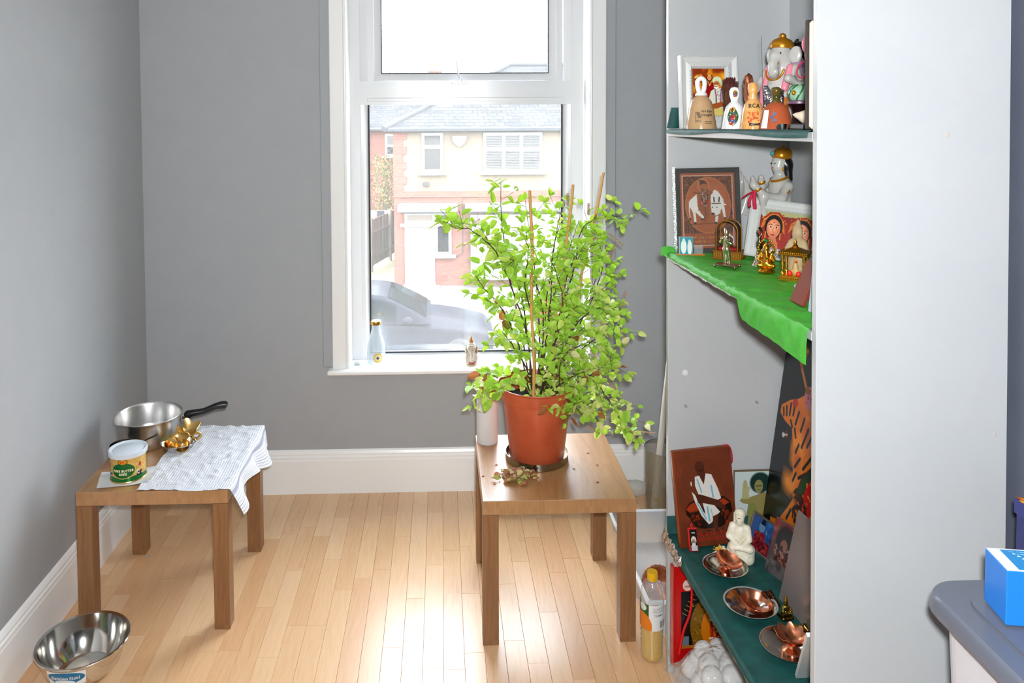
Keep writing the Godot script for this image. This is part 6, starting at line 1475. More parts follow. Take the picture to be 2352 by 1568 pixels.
	part(t, "bull", blob([cap(V(-0.014, 0.018, 0), V(0.010, 0.020, 0), 0.010, 0.010), cap(V(0.006, 0.030, 0), V(0.004, 0.032, 0), 0.006, 0.005), cap(V(0.012, 0.026, 0), V(0.018, 0.036, 0), 0.006, 0.006), cap(V(0.018, 0.038, 0), V(0.026, 0.034, 0), 0.006, 0.004), cap(V(0.016, 0.043, 0.003), V(0.017, 0.050, 0.006), 0.002, 0.001), cap(V(0.016, 0.043, -0.003), V(0.017, 0.050, -0.006), 0.002, 0.001), cap(V(0.012, 0.012, 0.008), V(0.022, 0.011, 0.008), 0.004, 0.003), cap(V(0.012, 0.012, -0.008), V(0.022, 0.011, -0.008), 0.004, 0.003), cap(V(-0.010, 0.013, 0.010), V(0.0, 0.011, 0.012), 0.005, 0.003)], 0.0018, 0.004), mat(Color(0.50, 0.40, 0.18), 0.32, 1.0))
	single("white_board", "white sheet of board leaning inside the near end of the lower shelf", "board", G.new().ext(pts([0.095, 0.0, 0.34, 0.0, 0.34, 0.30, 0.022, 0.30]), -0.004, 0.004), M.white, L(0.0, S3 + 0.004, 0.640, 0, 40))
func bottom_things() -> void:
	# red gift bag with a shrine print
	var p := Pic.new(200, 220, Color(0.72, 0.05, 0.04), 36)
	p.rect(0.08, 0.24, 1.0, 1.0, Color(0.05, 0.05, 0.06)).ell(0.58, 0.72, 0.36, 0.42, Color(0.46, 0.32, 0.06)).speck(0.25, 0.35, 0.95, 0.95, 200, 0.015, [Color(0.58, 0.42, 0.10), Color(0.35, 0.22, 0.04)]).ell(0.60, 0.75, 0.21, 0.30, Color(0.76, 0.42, 0.04)).ell(0.60, 0.44, 0.06, 0.07, Color(0.62, 0.60, 0.55)).poly([0.53, 0.52, 0.67, 0.52, 0.64, 0.68, 0.57, 0.68], Color(0.10, 0.38, 0.62)).line([0.53, 0.50, 0.55, 0.70, 0.56, 0.92], 0.05, Color(0.60, 0.12, 0.06)).line([0.68, 0.50, 0.65, 0.70, 0.64, 0.92], 0.05, Color(0.60, 0.12, 0.06)).speck(0.52, 0.5, 0.69, 0.94, 40, 0.018, [Color(0.85, 0.83, 0.78), Color(0.7, 0.2, 0.1)]).ell(0.18, 0.155, 0.075, 0.075, Color(0.82, 0.74, 0.70)).line([0.15, 0.17, 0.21, 0.17], 0.03, Color(0.7, 0.45, 0.4)).rect(0.08, 0.84, 0.20, 0.97, Color(0.36, 0.42, 0.46)).rect(0.08, 0.96, 1.0, 1.0, Color(0.62, 0.36, 0.10)).speck(0.25, 0.93, 0.95, 0.97, 30, 0.02, [Color(0.6, 0.15, 0.08), Color(0.3, 0.45, 0.45)])
	for k in 6: p.line([0.10 + k * 0.03, 0.52 - k * 0.05, 0.17 + k * 0.03, 0.56 - k * 0.05], 0.008, Color(0.72, 0.60, 0.22))
	var t := thing("gift_bag", "glossy red carrier bag printed with a golden shrine, on the bottom shelf", "bag", L(0.092, S0 + 0.002, 0.085, 4))
	part(t, "bag_body", G.new().box(V(0, 0.150, 0), V(0.210, 0.300, 0.024), 0.002), mat(Color(0.66, 0.03, 0.03), 0.25))
	part(t, "print", G.new().at(T(0.004, 0.165, 0.0126)).quad(0.202, 0.225), mat(Color.WHITE, 0.22, 0, p.tex()))
	part(t, "bag_rim", G.new().box(V(-0.055, 0.303, 0.0), V(0.09, 0.012, 0.02), 0.002), mat(Color(0.70, 0.62, 0.62), 0.3))
	part(t, "handle", G.new().tube(curve([V(-0.060, 0.300, 0.014), V(-0.050, 0.26, 0.018), V(-0.054, 0.17, 0.018), V(-0.075, 0.11, 0.017), V(-0.088, 0.04, 0.016)], 5), 0.004, 6).tube(curve([V(-0.088, 0.300, 0.0), V(-0.080, 0.322, 0.0), V(-0.050, 0.325, 0.0), V(-0.03, 0.30, 0.0)], 5), 0.004, 6), M.red)
	words(t, "SHIRDI", 0.014, M.white, T(-0.005, 0.240, 0.0132), 0.0, "Droid Serif", true)
	# bag of cotton wool
	t = thing("cotton_wool_bag", "clear plastic bag of white cotton wool balls on the bottom shelf", "cotton bag", L(0.115, S0 + 0.002, 0.225, 0))
	rng.seed = 77
	var cw := bump(tri(mat(Color(0.80, 0.79, 0.775), 0.95), 6.0), 79, 0.02, 5.0)
	for k in 26:
		var i := k % 9
		var c := V(-0.085 + (i % 3) * 0.055 + (k / 9) * 0.012 + rng.randf_range(-0.01, 0.01), 0.030 + (k / 9) * 0.024, -0.065 + (i / 3) * 0.055 + rng.randf_range(-0.01, 0.01))
		part(t, "cotton_ball", blob([cap(c, c + V(0.008, 0.004, 0.002), 0.027, 0.024), cap(c + V(-0.010, 0.006, 0.006), c + V(0.004, 0.010, -0.01), 0.018, 0.018)], 0.008, 0.014), cw)
	var film := bump(glass(Color(0.93, 0.94, 0.94, 0.16), 0.08), 81, 0.03, 6.0)
	part(t, "plastic_film", G.new().sheet(24, 20, func(u: float, w: float) -> Vector3:
		var a := (u - 0.5) * 2.0
		var b := (w - 0.5) * 2.0
		return Vector3(a * 0.135 - 0.02, 0.008 + 0.112 * (1.0 - pow(absf(a), 3.0)) * (1.0 - pow(absf(b), 3.0)) + 0.004 * sin(u * 21.0 + w * 13.0), b * 0.115)), film)
	var lb := G.new().box(V(0.060, 0.112, -0.020), V(0.070, 0.0015, 0.055))
	part(t, "label", lb, M.white, "", T(0, 0.0, 0, 0, 0, -10))
	var bc := G.new()
	for k in 12: bc.box(V(0.045 + k * 0.0028, 0.1135, -0.034), V(0.0012 + 0.0006 * (k % 2), 0.001, 0.014))
	for k in 3: bc.box(V(0.062, 0.1135, -0.014 + k * 0.006), V(0.030, 0.001, 0.0018))
	part(t, "barcode", bc, M.black, "", T(0, 0, 0, 0, 0, -10))
	single("teal_cloth", "folded piece of teal cloth on the bottom shelf by the cotton bag", "cloth", G.new().box(V(0, 0.012, 0), V(0.16, 0.024, 0.12), 0.010), mat(Color(0.0, 0.42, 0.42), 0.6), L(0.20, S0 + 0.002, 0.40, 20))
	# between bookcase and window wall: vase with pole, bottle, crate, oil
	t = thing("glass_vase", "tall smoky clear cylinder vase on the floor in the corner by the bookcase", "vase", T(0.955, 0, -3.215))
	part(t, "vase_body", G.new().lathe(pts([0.0, 0.0, 0.070, 0.0, 0.082, 0.010, 0.090, 0.03, 0.092, 0.29, 0.0905, 0.29, 0.0885, 0.03, 0.080, 0.012, 0.0, 0.006]), 48), glass(Color(0.55, 0.50, 0.40, 0.30), 0.03))
	part(t, "rim", G.new().at(T(0, 0.290, 0)).lathe(pts([0.0905, -0.001, 0.0928, 0.0, 0.0905, 0.001]), 48), mat(Color(0.38, 0.36, 0.30), 0.15))
	t = thing("white_pole", "long white plastic pole standing in the vase behind the bookcase edge", "pole", T(0, 0, 0))
	part(t, "tube", G.new().tube([V(0.905, 0.03, -3.225), V(0.935, 0.62, -3.13), V(0.960, 1.20, -3.04)], 0.0145, 16), mat(Color(0.80, 0.78, 0.74), 0.35))
	part(t, "yellow_label", G.new().ext(pts([-0.010, 0.0, 0.014, 0.0, 0.014, 0.045]), 0.0, 0.001), mat(Color(0.75, 0.58, 0.05), 0.4), "", T(0.908, 0.062, -3.205))
	t = thing("ribbed_bottle", "clear ribbed plastic bottle lying against the skirting beside the vase", "bottle", T(0.800, 0.042, -3.36, 90))
	var rb := [Vector2(0.0, -0.10), Vector2(0.030, -0.10)]
	for k in 15: rb.append(Vector2(0.034 + 0.002 * (k % 2), -0.095 + k * 0.012))
	rb.append_array([Vector2(0.030, 0.09), Vector2(0.014, 0.125), Vector2(0.013, 0.135)])
	part(t, "bottle_body", G.new().at(T(0, 0, 0, 0, 90)).lathe(rb, 28), glass(Color(0.85, 0.86, 0.84, 0.40), 0.06))
	part(t, "cap", G.new().at(T(0, 0, 0, 0, 90)).lathe(pts([0.0, 0.132, 0.034, 0.130, 0.034, 0.165, 0.0, 0.167]), 24), M.white, "white cap")
	t = thing("clear_crate", "shallow clear plastic storage box on the floor behind the bookcase", "box", T(0.815, 0.0, -2.74))
	var cr := G.new().ring(0.28, 0.56, pts([0.012, 0.0, 0.0, 0.12, 0.004, 0.122, 0.016, 0.002]))
	part(t, "tray", cr, glass(Color(0.86, 0.87, 0.88, 0.34), 0.08), "", Transform3D(Basis(V(1, 0, 0), V(0, 0, -1), V(0, 1, 0)), V(0, 0, 0)))
	part(t, "tray_floor", G.new().box(V(0, 0.003, 0), V(0.256, 0.004, 0.536)), glass(Color(0.86, 0.87, 0.88, 0.34), 0.08))
	part(t, "tray_rim", G.new().ring(0.30, 0.58, pts([0.0, 0.116, 0.0, 0.124, 0.010, 0.126, 0.014, 0.12])), glass(Color(0.92, 0.93, 0.94, 0.75), 0.1), "", Transform3D(Basis(V(1, 0, 0), V(0, 0, -1), V(0, 1, 0)), V(0, 0, 0)))
	single("copper_lamp", "copper lamp with scalloped rim lying wrapped in the clear floor box", "oil lamp", G.new().lathe(pts([0.0, 0.0, 0.012, 0.002, 0.034, 0.018, 0.050, 0.040, 0.058, 0.044, 0.056, 0.045, 0.048, 0.042, 0.032, 0.020, 0.0, 0.006]), 60, 1, 1, func(ww: float, q: Vector2) -> Vector2: return Vector2(q.x * (1.0 + 0.03 * sin(ww * 24.0) * smoothstep(0.04, 0.058, q.x)), q.y)), M.copper, T(0.752, 0.065, -2.66, 0, -112, 180))
	single("plastic_wrap", "crinkled clear plastic over the copper lamp in the floor box", "plastic wrap", G.new().sheet(16, 16, func(u: float, w: float) -> Vector3: return Vector3((u - 0.5) * 0.13, (0.5 - w) * 0.09 + 0.01 * sin(u * 9.0), 0.02 + 0.02 * sin(w * 3.0) + 0.004 * sin(u * 33.0 + w * 17.0))), bump(glass(Color(0.9, 0.9, 0.9, 0.25), 0.05), 83, 0.04, 12.0), T(0.765, 0.055, -2.60, 0, -30))
	t = thing("oil_bottle", "one litre bottle of cooking oil with yellow cap beside the bookcase foot", "bottle", T(0.662, 0, -2.372))
	var oilp := [Vector2(0.0, 0.001), Vector2(0.026, 0.0), Vector2(0.033, 0.005), Vector2(0.036, 0.014)]
	for k in 5: oilp.append_array([Vector2(0.0355, 0.022 + k * 0.017), Vector2(0.0338, 0.029 + k * 0.017)])
	oilp.append_array([Vector2(0.036, 0.108), Vector2(0.0365, 0.19), Vector2(0.0355, 0.20), Vector2(0.036, 0.208), Vector2(0.033, 0.228), Vector2(0.022, 0.246), Vector2(0.0145, 0.255), Vector2(0.0135, 0.262)])
	part(t, "bottle_body", G.new().lathe(oilp, 40), glass(Color(0.90, 0.93, 0.92, 0.10), 0.04))
	var oil := [Vector2(0.0, 0.004), Vector2(0.030, 0.005), Vector2(0.034, 0.016)]
	for k in 5: oil.append_array([Vector2(0.0338, 0.022 + k * 0.017), Vector2(0.0322, 0.029 + k * 0.017)])
	oil.append_array([Vector2(0.034, 0.108), Vector2(0.034, 0.118), Vector2(0.0, 0.118)])
	part(t, "oil", G.new().lathe(oil, 36), glass(Color(0.86, 0.68, 0.10, 0.62), 0.05))
	var lp := Pic.new(160, 100, Color(0.86, 0.87, 0.86), 38)
	lp.rect(0, 0, 0.45, 1, Color(0.10, 0.32, 0.14)).ell(0.28, 0.85, 0.24, 0.5, Color(0.85, 0.46, 0.06)).ell(0.30, 0.15, 0.1, 0.14, Color(0.82, 0.85, 0.80)).rect(0.70, 0.62, 0.92, 0.9, Color(0.80, 0.80, 0.80))
	for k in 8: lp.rect(0.71 + k * 0.027, 0.63, 0.72 + k * 0.027, 0.9, Color(0.12, 0.12, 0.12))
	for k in 5: lp.rect(0.54, 0.10 + k * 0.045, 0.9, 0.115 + k * 0.045, Color(0.55, 0.55, 0.55))
	part(t, "label", G.new().sheet(24, 1, func(u: float, w: float) -> Vector3:
		var a := (u - 0.5) * 4.0
		return Vector3(sin(a) * 0.0372, 0.190 - w * 0.082, cos(a) * 0.0372)), mat(Color.WHITE, 0.35, 0, lp.tex()), "", T(0, 0, 0, -20))
	words(t, "1 Litre e", 0.0062, M.black, T(0, 0.158, 0, 18), 0.0376, "Droid Sans", false)
	var cg := G.new().lathe(pts([0.0165, 0.254, 0.0168, 0.256, 0.0168, 0.276, 0.0158, 0.279, 0.0, 0.2795]), 36, 1, 1, func(ww: float, q: Vector2) -> Vector2: return Vector2(q.x * (1.0 + 0.012 * sin(ww * 36.0)), q.y))
	part(t, "cap", cg, mat(Color(0.85, 0.66, 0.03), 0.35), "yellow screw cap")
func near_right() -> void:
	# stacked storage tubs beside the bookcase; only the top one reaches the picture
	var lidm := mat(Color(0.37, 0.385, 0.43), 0.25)
	var tubm := glass(Color(0.86, 0.85, 0.87, 0.72), 0.25)
	for k in 3:
		var y := 0.3217 * k
		var t := thing("storage_tub", ["lowest clear storage tub with grey lid in the stack", "middle clear storage tub with grey lid in the stack", "topmost clear storage tub with dark grey lid, carrying the blue box"][k], "storage tub", T(0.795, y, -1.245), "stacked storage tubs")
		var rr := func(r: float, w: float, d: float) -> Array:
			var q := []
			for c in [[r, -r, 180.0, 270.0], [w - r, -r, 270.0, 360.0], [w - r, -(d - r), 0.0, 90.0], [r, -(d - r), 90.0, 180.0]]:
				for j in 9:
					var a := deg_to_rad(lerpf(c[2], c[3], j / 8.0))
					q.append(Vector2(c[0] + cos(a) * r, -c[1] + 0.0 + sin(a) * r))
			return q
		# outline in x (to the right) and z (to the room), walls and lid by stacking
		var lid := G.new()
		var o0: Array = rr.call(0.055, 0.31, 0.42)
		var ys := [0.286, 0.289, 0.297, 0.305, 0.311, 0.315, 0.3172, 0.3175]
		var ins := [0.0, -0.003, -0.0015, 0.0, 0.0015, 0.0045, 0.008, 0.011]
		var ce := Vector2(0.155, 0.21)
		lid.sheet(o0.size(), ys.size() - 1, func(u: float, w: float) -> Vector3:
			var q: Vector2 = o0[int(round(u * o0.size())) % o0.size()]
			var e := int(round(w * (ys.size() - 1)))
			q -= (q - ce).normalized() * ins[e]
			return Vector3(q.x, ys[e], q.y))
		var top := []
		for q in o0: top.append(q - (q - Vector2(0.155, 0.21)).normalized() * 0.010)
		lid.at(Transform3D(Basis(V(1, 0, 0), V(0, 0, 1), V(0, -1, 0)), V(0, 0.3175, 0))).ext(top, 0.0, 0.006)
		part(t, "lid", lid, lidm, "dark grey plastic lid")
		# raised inner panel edge of the lid
		var inner := []
		for q in rr.call(0.040, 0.235, 0.33): inner.append(q + Vector2(0.042, 0.045))
		part(t, "lid_panel", G.new().at(Transform3D(Basis(V(1, 0, 0), V(0, 0, 1), V(0, -1, 0)), V(0, 0.3218, 0))).ext(inner, 0.0, 0.005), lidm)
		var body := G.new()
		var bo: Array = rr.call(0.045, 0.27, 0.38)
		for j in bo.size():
			var a: Vector2 = bo[j] + Vector2(0.02, 0.02)
			var b: Vector2 = bo[(j + 1) % bo.size()] + Vector2(0.02, 0.02)
			var c := Vector2(0.155, 0.21)
			var a2 := c + (a - c) * 0.92
			var b2 := c + (b - c) * 0.92
			body.poly([V(a2.x, 0.0, a2.y), V(a.x, 0.300, a.y), V(b.x, 0.300, b.y), V(b2.x, 0.0, b2.y)])
		part(t, "tub_body", body, tubm)
		part(t, "contents", G.new().box(V(0.155, 0.13, 0.21), V(0.20, 0.25, 0.29), 0.03), mat([Color(0.4, 0.4, 0.42), Color(0.45, 0.4, 0.4), Color(0.55, 0.36, 0.30)][k], 0.8))
	var Y := 0.9675
	# blue box
	var bt := thing("blue_box", "bright blue carton with white-edged printed top on the grey tub lid", "box", T(0.852, Y, -1.117, -9))
	part(bt, "carton", G.new().box(V(0.10, 0.0425, -0.030), V(0.20, 0.085, 0.062), 0.0015), mat(Color(0.12, 0.46, 0.80), 0.3))
	part(bt, "top_band", G.new().box(V(0.10, 0.0853, -0.030), V(0.198, 0.0006, 0.060)), mat(Color(0.86, 0.86, 0.88), 0.35))
	var tp := Pic.new(256, 96, Color(0.16, 0.52, 0.76), 40)
	for k in 8: tp.speck(0.06 + 0.02 * k, 0.08 + k * 0.11, 0.98, 0.10 + k * 0.11, 90, 0.006, [Color(0.62, 0.80, 0.90)])
	for k in 6: tp.poly([0.07 + 0.02 * k, 0.22 + k * 0.12, 0.10 + 0.02 * k, 0.22 + k * 0.12, 0.085 + 0.02 * k, 0.14 + k * 0.12], Color(0.9, 0.92, 0.95))
	part(bt, "top_print", G.new().at(Transform3D(Basis(V(1, 0, 0), V(0, 0, -1), V(0, 1, 0)), V(0.110, 0.0858, -0.030))).quad(0.182, 0.054), mat(Color.WHITE, 0.35, 0, tp.tex()))
	bt = thing("navy_box", "navy carton with golden brown food picture on top, behind the blue box", "box", T(0.998, Y, -1.235, -4))
	part(bt, "carton", G.new().box(V(0.045, 0.040, -0.030), V(0.09, 0.080, 0.060), 0.001), mat(Color(0.12, 0.14, 0.36), 0.35))
	part(bt, "lid", G.new().box(V(0.045, 0.088, -0.030), V(0.096, 0.026, 0.066), 0.001), mat(Color(0.14, 0.17, 0.42), 0.35))
	var np := Pic.new(128, 96, Color(0.30, 0.09, 0.04), 42)
	np.speck(0, 0, 1, 0.3, 30, 0.06, [Color(0.80, 0.48, 0.08), Color(0.65, 0.30, 0.05), Color(0.88, 0.62, 0.15)], 0.8).speck(0, 0.3, 1, 1, 30, 0.10, [Color(0.38, 0.10, 0.05), Color(0.22, 0.06, 0.03), Color(0.55, 0.22, 0.10)], 1.0)
	part(bt, "top_picture", G.new().at(Transform3D(Basis(V(1, 0, 0), V(0, 0, -1), V(0, 1, 0)), V(0.045, 0.1014, -0.030))).quad(0.094, 0.064), mat(Color.WHITE, 0.3, 0, np.tex()))
func sill_things() -> void:
	var Y := 0.571
	var t := thing("glass_bottle", "clear glass carafe with gold cap and round yellow label on the sill", "bottle", T(-0.300, Y, -3.525))
	part(t, "glass_body", G.new().lathe(pts([0.0, 0.002, 0.036, 0.0, 0.042, 0.006, 0.043, 0.05, 0.040, 0.085, 0.026, 0.130, 0.019, 0.160, 0.018, 0.182, 0.0165, 0.182, 0.0175, 0.158, 0.0245, 0.130, 0.0385, 0.085, 0.0415, 0.05, 0.0405, 0.008, 0.0, 0.006]), 40), glass(Color(0.78, 0.82, 0.84, 0.30), 0.02))
	part(t, "cap", G.new().lathe(pts([0.019, 0.178, 0.0245, 0.178, 0.0250, 0.190, 0.023, 0.194, 0.0, 0.195]), 32), mat(Color(0.70, 0.52, 0.22), 0.25, 0.9), "gold screw cap")
	var lp := Pic.new(64, 64, Color(0.86, 0.84, 0.70), 44)
	lp.ell(0.5, 0.5, 0.5, 0.5, Color(0.86, 0.70, 0.05)).ell(0.5, 0.5, 0.38, 0.38, Color(0.86, 0.82, 0.68)).poly([0.3, 0.45, 0.5, 0.25, 0.7, 0.45, 0.62, 0.45, 0.6, 0.7, 0.52, 0.5, 0.42, 0.7, 0.4, 0.45], Color(0.25, 0.22, 0.20))
	part(t, "label", G.new().sheet(24, 6, func(u: float, w: float) -> Vector3:
		var a := u * TAU
		var x := sin(a) * w * 0.0215
		var y := 0.034 + cos(a) * w * 0.0215
		return Vector3(sin(x / 0.0435 + 0.25) * 0.0437, y, cos(x / 0.0435 + 0.25) * 0.0437)), mat(Color(0.85, 0.68, 0.10), 0.4))
	part(t, "label_emblem", G.new().sheet(20, 4, func(u: float, w: float) -> Vector3:
		var a := u * TAU
		var x := sin(a) * w * 0.016
		var y := 0.034 + cos(a) * w * 0.016
		return Vector3(sin(x / 0.0435 + 0.25) * 0.0441, y, cos(x / 0.0435 + 0.25) * 0.0441)), mat(Color(0.84, 0.80, 0.66), 0.4))
	part(t, "label_star", G.new().at(T(0.011, 0.034, 0.0438, 14)).ext(pts([-0.010, 0.001, -0.002, 0.003, 0.0, 0.010, 0.002, 0.003, 0.010, 0.001, 0.003, -0.003, 0.005, -0.010, 0.0, -0.005, -0.005, -0.010, -0.003, -0.003]), 0.0, 0.001), mat(Color(0.25, 0.24, 0.22), 0.5))
	single("glass_stopper", "small clear glass stopper lying at the left end of the sill", "stopper", G.new().lathe(pts([0.0, 0.0, 0.012, 0.0, 0.014, 0.005, 0.010, 0.010, 0.0, 0.012]), 18), glass(Color(0.75, 0.80, 0.80, 0.5), 0.05), T(-0.385, Y, -3.50))
	t = thing("sill_figurine", "small pale elephant-god figurine with pointed hood standing on the window sill", "figurine", T(0.135, Y, -3.475))
	var st := tri(mat(Color.WHITE, 0.6, 0, blotch(64, 85, 0.06, [Color(0.66, 0.60, 0.52), Color(0.78, 0.74, 0.68)])), 9.0)
	var oc := mat(Color(0.62, 0.42, 0.18), 0.6)
	part(t, "body", blob([cap(V(0, 0.030, 0), V(0, 0.048, 0), 0.021, 0.018), cap(V(0, 0.078, 0), V(0, 0.088, 0), 0.021, 0.019), cap(V(0, 0.075, 0.018), V(0.004, 0.050, 0.022), 0.007, 0.006), cap(V(0.004, 0.050, 0.022), V(0.0, 0.032, 0.024), 0.006, 0.004), cap(V(-0.018, 0.050, 0), V(-0.024, 0.030, 0.008), 0.007, 0.006), cap(V(0.018, 0.050, 0), V(0.024, 0.030, 0.008), 0.007, 0.006), cap(V(-0.016, 0.016, 0.008), V(0.016, 0.016, 0.008), 0.011, 0.011)], 0.003, 0.008), st)
	part(t, "hood", G.new().at(T(0, 0.098, -0.002)).lathe(pts([0.016, -0.004, 0.013, 0.004, 0.006, 0.020, 0.001, 0.036, 0.0, 0.037]), 20), oc, "ochre pointed hood")
	part(t, "ear", G.new().ell(V(0.024, 0.066, -0.002), V(0.006, 0.018, 0.006), 10, 8), oc)
	part(t, "ear", G.new().ell(V(-0.024, 0.066, -0.002), V(0.006, 0.018, 0.006), 10, 8), st)
	var sp := []
	for k in 26:
		var a := k * 0.5
		var r := 0.003 + 0.00058 * k
		sp.append(V(cos(a) * r, 0.082 + sin(a) * r, 0.0215 - 0.00022 * k))
	part(t, "spiral_trunk", G.new().tube(sp, 0.0022, 6), mat(Color(0.80, 0.77, 0.72), 0.5))
	part(t, "sash", G.new().tube(curve([V(-0.012, 0.016, 0.020), V(0.004, 0.012, 0.021), V(0.018, 0.020, 0.016)], 4), 0.003, 6), mat(Color(0.70, 0.20, 0.20), 0.5))
	part(t, "base", G.new().lathe(pts([0.0, 0.0, 0.026, 0.0, 0.027, 0.004, 0.024, 0.008, 0.0, 0.009]), 24), mat(Color(0.72, 0.66, 0.52), 0.6))
func pvc_window(parent: Node, x0: float, x1: float, y0: float, y1: float, z: float, bars: Array, trans: float, glassm: Material) -> MeshInstance3D:
	# frame with bars at the given x and one transom; each opening gets its own pane
	var g := G.new()
	var w := x1 - x0
	var h := y1 - y0
	g.at(T((x0 + x1) / 2, (y0 + y1) / 2, z)).ring(w, h, pts([0.0, -0.06, 0.0, 0.05, 0.08, 0.05, 0.08, -0.05]))
	g.at(Transform3D.IDENTITY)
	for b in bars: g.box(V(b, (y0 + y1) / 2, z + 0.01), V(0.10, h - 0.1, 0.08))
	if trans > y0: g.box(V((x0 + x1) / 2, trans, z + 0.012), V(w - 0.1, 0.10, 0.08))
	g.box(V((x0 + x1) / 2, y0 - 0.04, z + 0.06), V(w + 0.24, 0.08, 0.22), 0.01)
	var f := part(parent, "window", g, M.outwhite)
	var xs := [x0 + 0.05]
	for b in bars: xs.append(b)
	xs.append(x1 - 0.05)
	var ys := [y0 + 0.05, y1 - 0.05] if trans <= y0 else [y0 + 0.05, trans, y1 - 0.05]
	for i in xs.size() - 1:
		for j in ys.size() - 1: part(f, "pane", G.new().box(V((xs[i] + xs[i + 1]) / 2, (ys[j] + ys[j + 1]) / 2, z + 0.012), V(xs[i + 1] - xs[i], ys[j + 1] - ys[j], 0.01)), glassm)
	return f
func outside() -> void:
	var gy := -3.48
	M.outwhite = mat(Color(0.47, 0.47, 0.47), 0.5)
	# brick: courses far too fine to pick apart from here
	var bp := Pic.new(256, 256, Color(0.36, 0.28, 0.25), 50)
	for r in 16:
		for c in 9:
			var x := (c - (0.5 if r % 2 == 1 else 0.0)) / 8.0
			var q := 0.9 + 0.2 * bp.rn.randf()
			bp.rect(maxf(x + 0.006, 0.0), r / 16.0 + 0.008, minf(x + 0.119, 1.0), r / 16.0 + 0.055, Color(0.41 * q, 0.215 * q, 0.155 * q))
	var brick := mat(Color.WHITE, 0.85, 0, bp.tex())
	brick.uv1_triplanar = true
	brick.uv1_scale = Vector3(0.55, 0.83, 0.55)
	var dash := tri(mat(Color.WHITE, 0.9, 0, blotch(256, 51, 0.2, [Color(0.37, 0.325, 0.27), Color(0.41, 0.365, 0.31)])), 0.5)
	var rp := Pic.new(256, 256, Color(0.13, 0.13, 0.135), 52)
	for r in 8:
		for c in 7:
			var x := (c - (0.5 if r % 2 == 1 else 0.0)) / 6.0
			var q := 0.9 + 0.18 * rp.rn.randf()
			rp.rect(maxf(x, 0.0), r / 8.0 + 0.012, minf(x + 0.16, 1.0), (r + 1) / 8.0, Color(0.24 * q, 0.235 * q, 0.235 * q))
	var slate := scaled(mat(Color.WHITE, 0.95, 0, rp.tex()), 0.6, 0.6)
	slate.metallic_specular = 0.2
	var dark := mat(Color(0.16, 0.16, 0.17), 0.6)
	var pane := mat(Color(0.13, 0.12, 0.12), 0.06)
	pane.metallic_specular = 0.7
	# ground
	struct("ground_street", G.new().box(V(0, gy - 0.1, -32), V(80, 0.2, 56)), tri(mat(Color.WHITE, 0.9, 0, blotch(256, 53, 0.08, [Color(0.36, 0.345, 0.33), Color(0.42, 0.40, 0.385)])), 0.3))
	struct("ground_road", G.new().box(V(0, gy - 0.06, -14.5), V(80, 0.14, 6.4)), tri(mat(Color.WHITE, 0.9, 0, blotch(256, 54, 0.15, [Color(0.33, 0.33, 0.34), Color(0.38, 0.38, 0.38)])), 0.4))
	struct("ground_kerb", G.new().box(V(0, gy + 0.02, -17.8), V(80, 0.16, 0.14), 0.02), mat(Color(0.58, 0.57, 0.55), 0.9))
	struct("ground_path", G.new().box(V(-0.62, gy + 0.01, -20.4), V(1.15, 0.06, 3.0)), mat(Color(0.60, 0.54, 0.50), 0.9))
	struct("ground_alley", G.new().box(V(-1.75, gy + 0.005, -25.0), V(0.9, 0.05, 9.0)), mat(Color(0.55, 0.52, 0.42), 0.9))
	# house across the street
	var h := thing("house", "brick and pebbledash house with white door across the street", "house", T(0, 0, 0))
	var x0 := -1.33
	var x1 := 9.5
	part(h, "brick_wall", G.new().box(V((x0 + x1) / 2, (gy - 0.80) / 2, -26.2), V(x1 - x0, -0.80 - gy, 8.4)), brick)
	part(h, "rendered_wall", G.new().box(V((x0 + x1) / 2, 0.085, -26.2), V(x1 - x0 - 0.02, 1.73, 8.38)), dash)
	part(h, "brick_course", G.new().box(V((x0 + x1) / 2, -0.85, -21.98), V(x1 - x0 + 0.02, 0.16, 0.08)), brick)
	var qg := G.new()
	for k in 8:
		var wd := 0.28 if k % 2 == 0 else 0.38
		part(h, "quoin", G.new().box(V(x0 + wd / 2 - 0.01, -0.66 + k * 0.212, -22.0), V(wd, 0.212, 0.06), 0.004), brick)
	part(h, "gutter", G.new().box(V((x0 + x1) / 2, 0.99, -21.82), V(x1 - x0 + 0.5, 0.13, 0.14), 0.03), dark)
	var rf := G.new()
	var e := 0.25
	var A := V(x0 - e, 1.02, -21.75)
	var B := V(x1 + e, 1.02, -21.75)
	var C := V(x1 + e, 1.02, -30.7)
	var D := V(x0 - e, 1.02, -30.7)
	var R0 := V(2.35, 3.0, -26.2)
	var R1 := V(6.0, 3.0, -26.2)
	rf.poly([A, B, R1, R0], [Vector2(0, 0), Vector2(11, 0), Vector2(7.5, -4.9), Vector2(3.7, -4.9)])
	rf.poly([B, C, R1], [Vector2(0, 0), Vector2(9, 0), Vector2(4.5, -4.5)])
	rf.poly([C, D, R0, R1])
	rf.poly([D, A, R0], [Vector2(0, 0), Vector2(9, 0), Vector2(4.5, -4.5)])
	part(h, "roof", rf, slate)
	part(h, "ridge_tiles", G.new().tube([A, R0, R1, B], 0.09, 8), mat(Color(0.20, 0.20, 0.20), 0.9))
	pvc_window(h, -0.53, 0.08, -0.22, 0.90, -22.0, [], 0.50, pane)
	var bw := pvc_window(h, 1.22, 2.90, -0.22, 0.90, -22.0, [1.80, 2.30], 0.42, mat(Color(0.14, 0.15, 0.16), 0.15))
	var bl := G.new()
	for k in 22: bl.box(V(2.06, -0.16 + k * 0.046, -21.975), V(1.55, 0.022, 0.008))
	part(bw, "blind_slats", bl, mat(Color(0.33, 0.33, 0.33), 0.6)).set_meta("kind", "stuff")
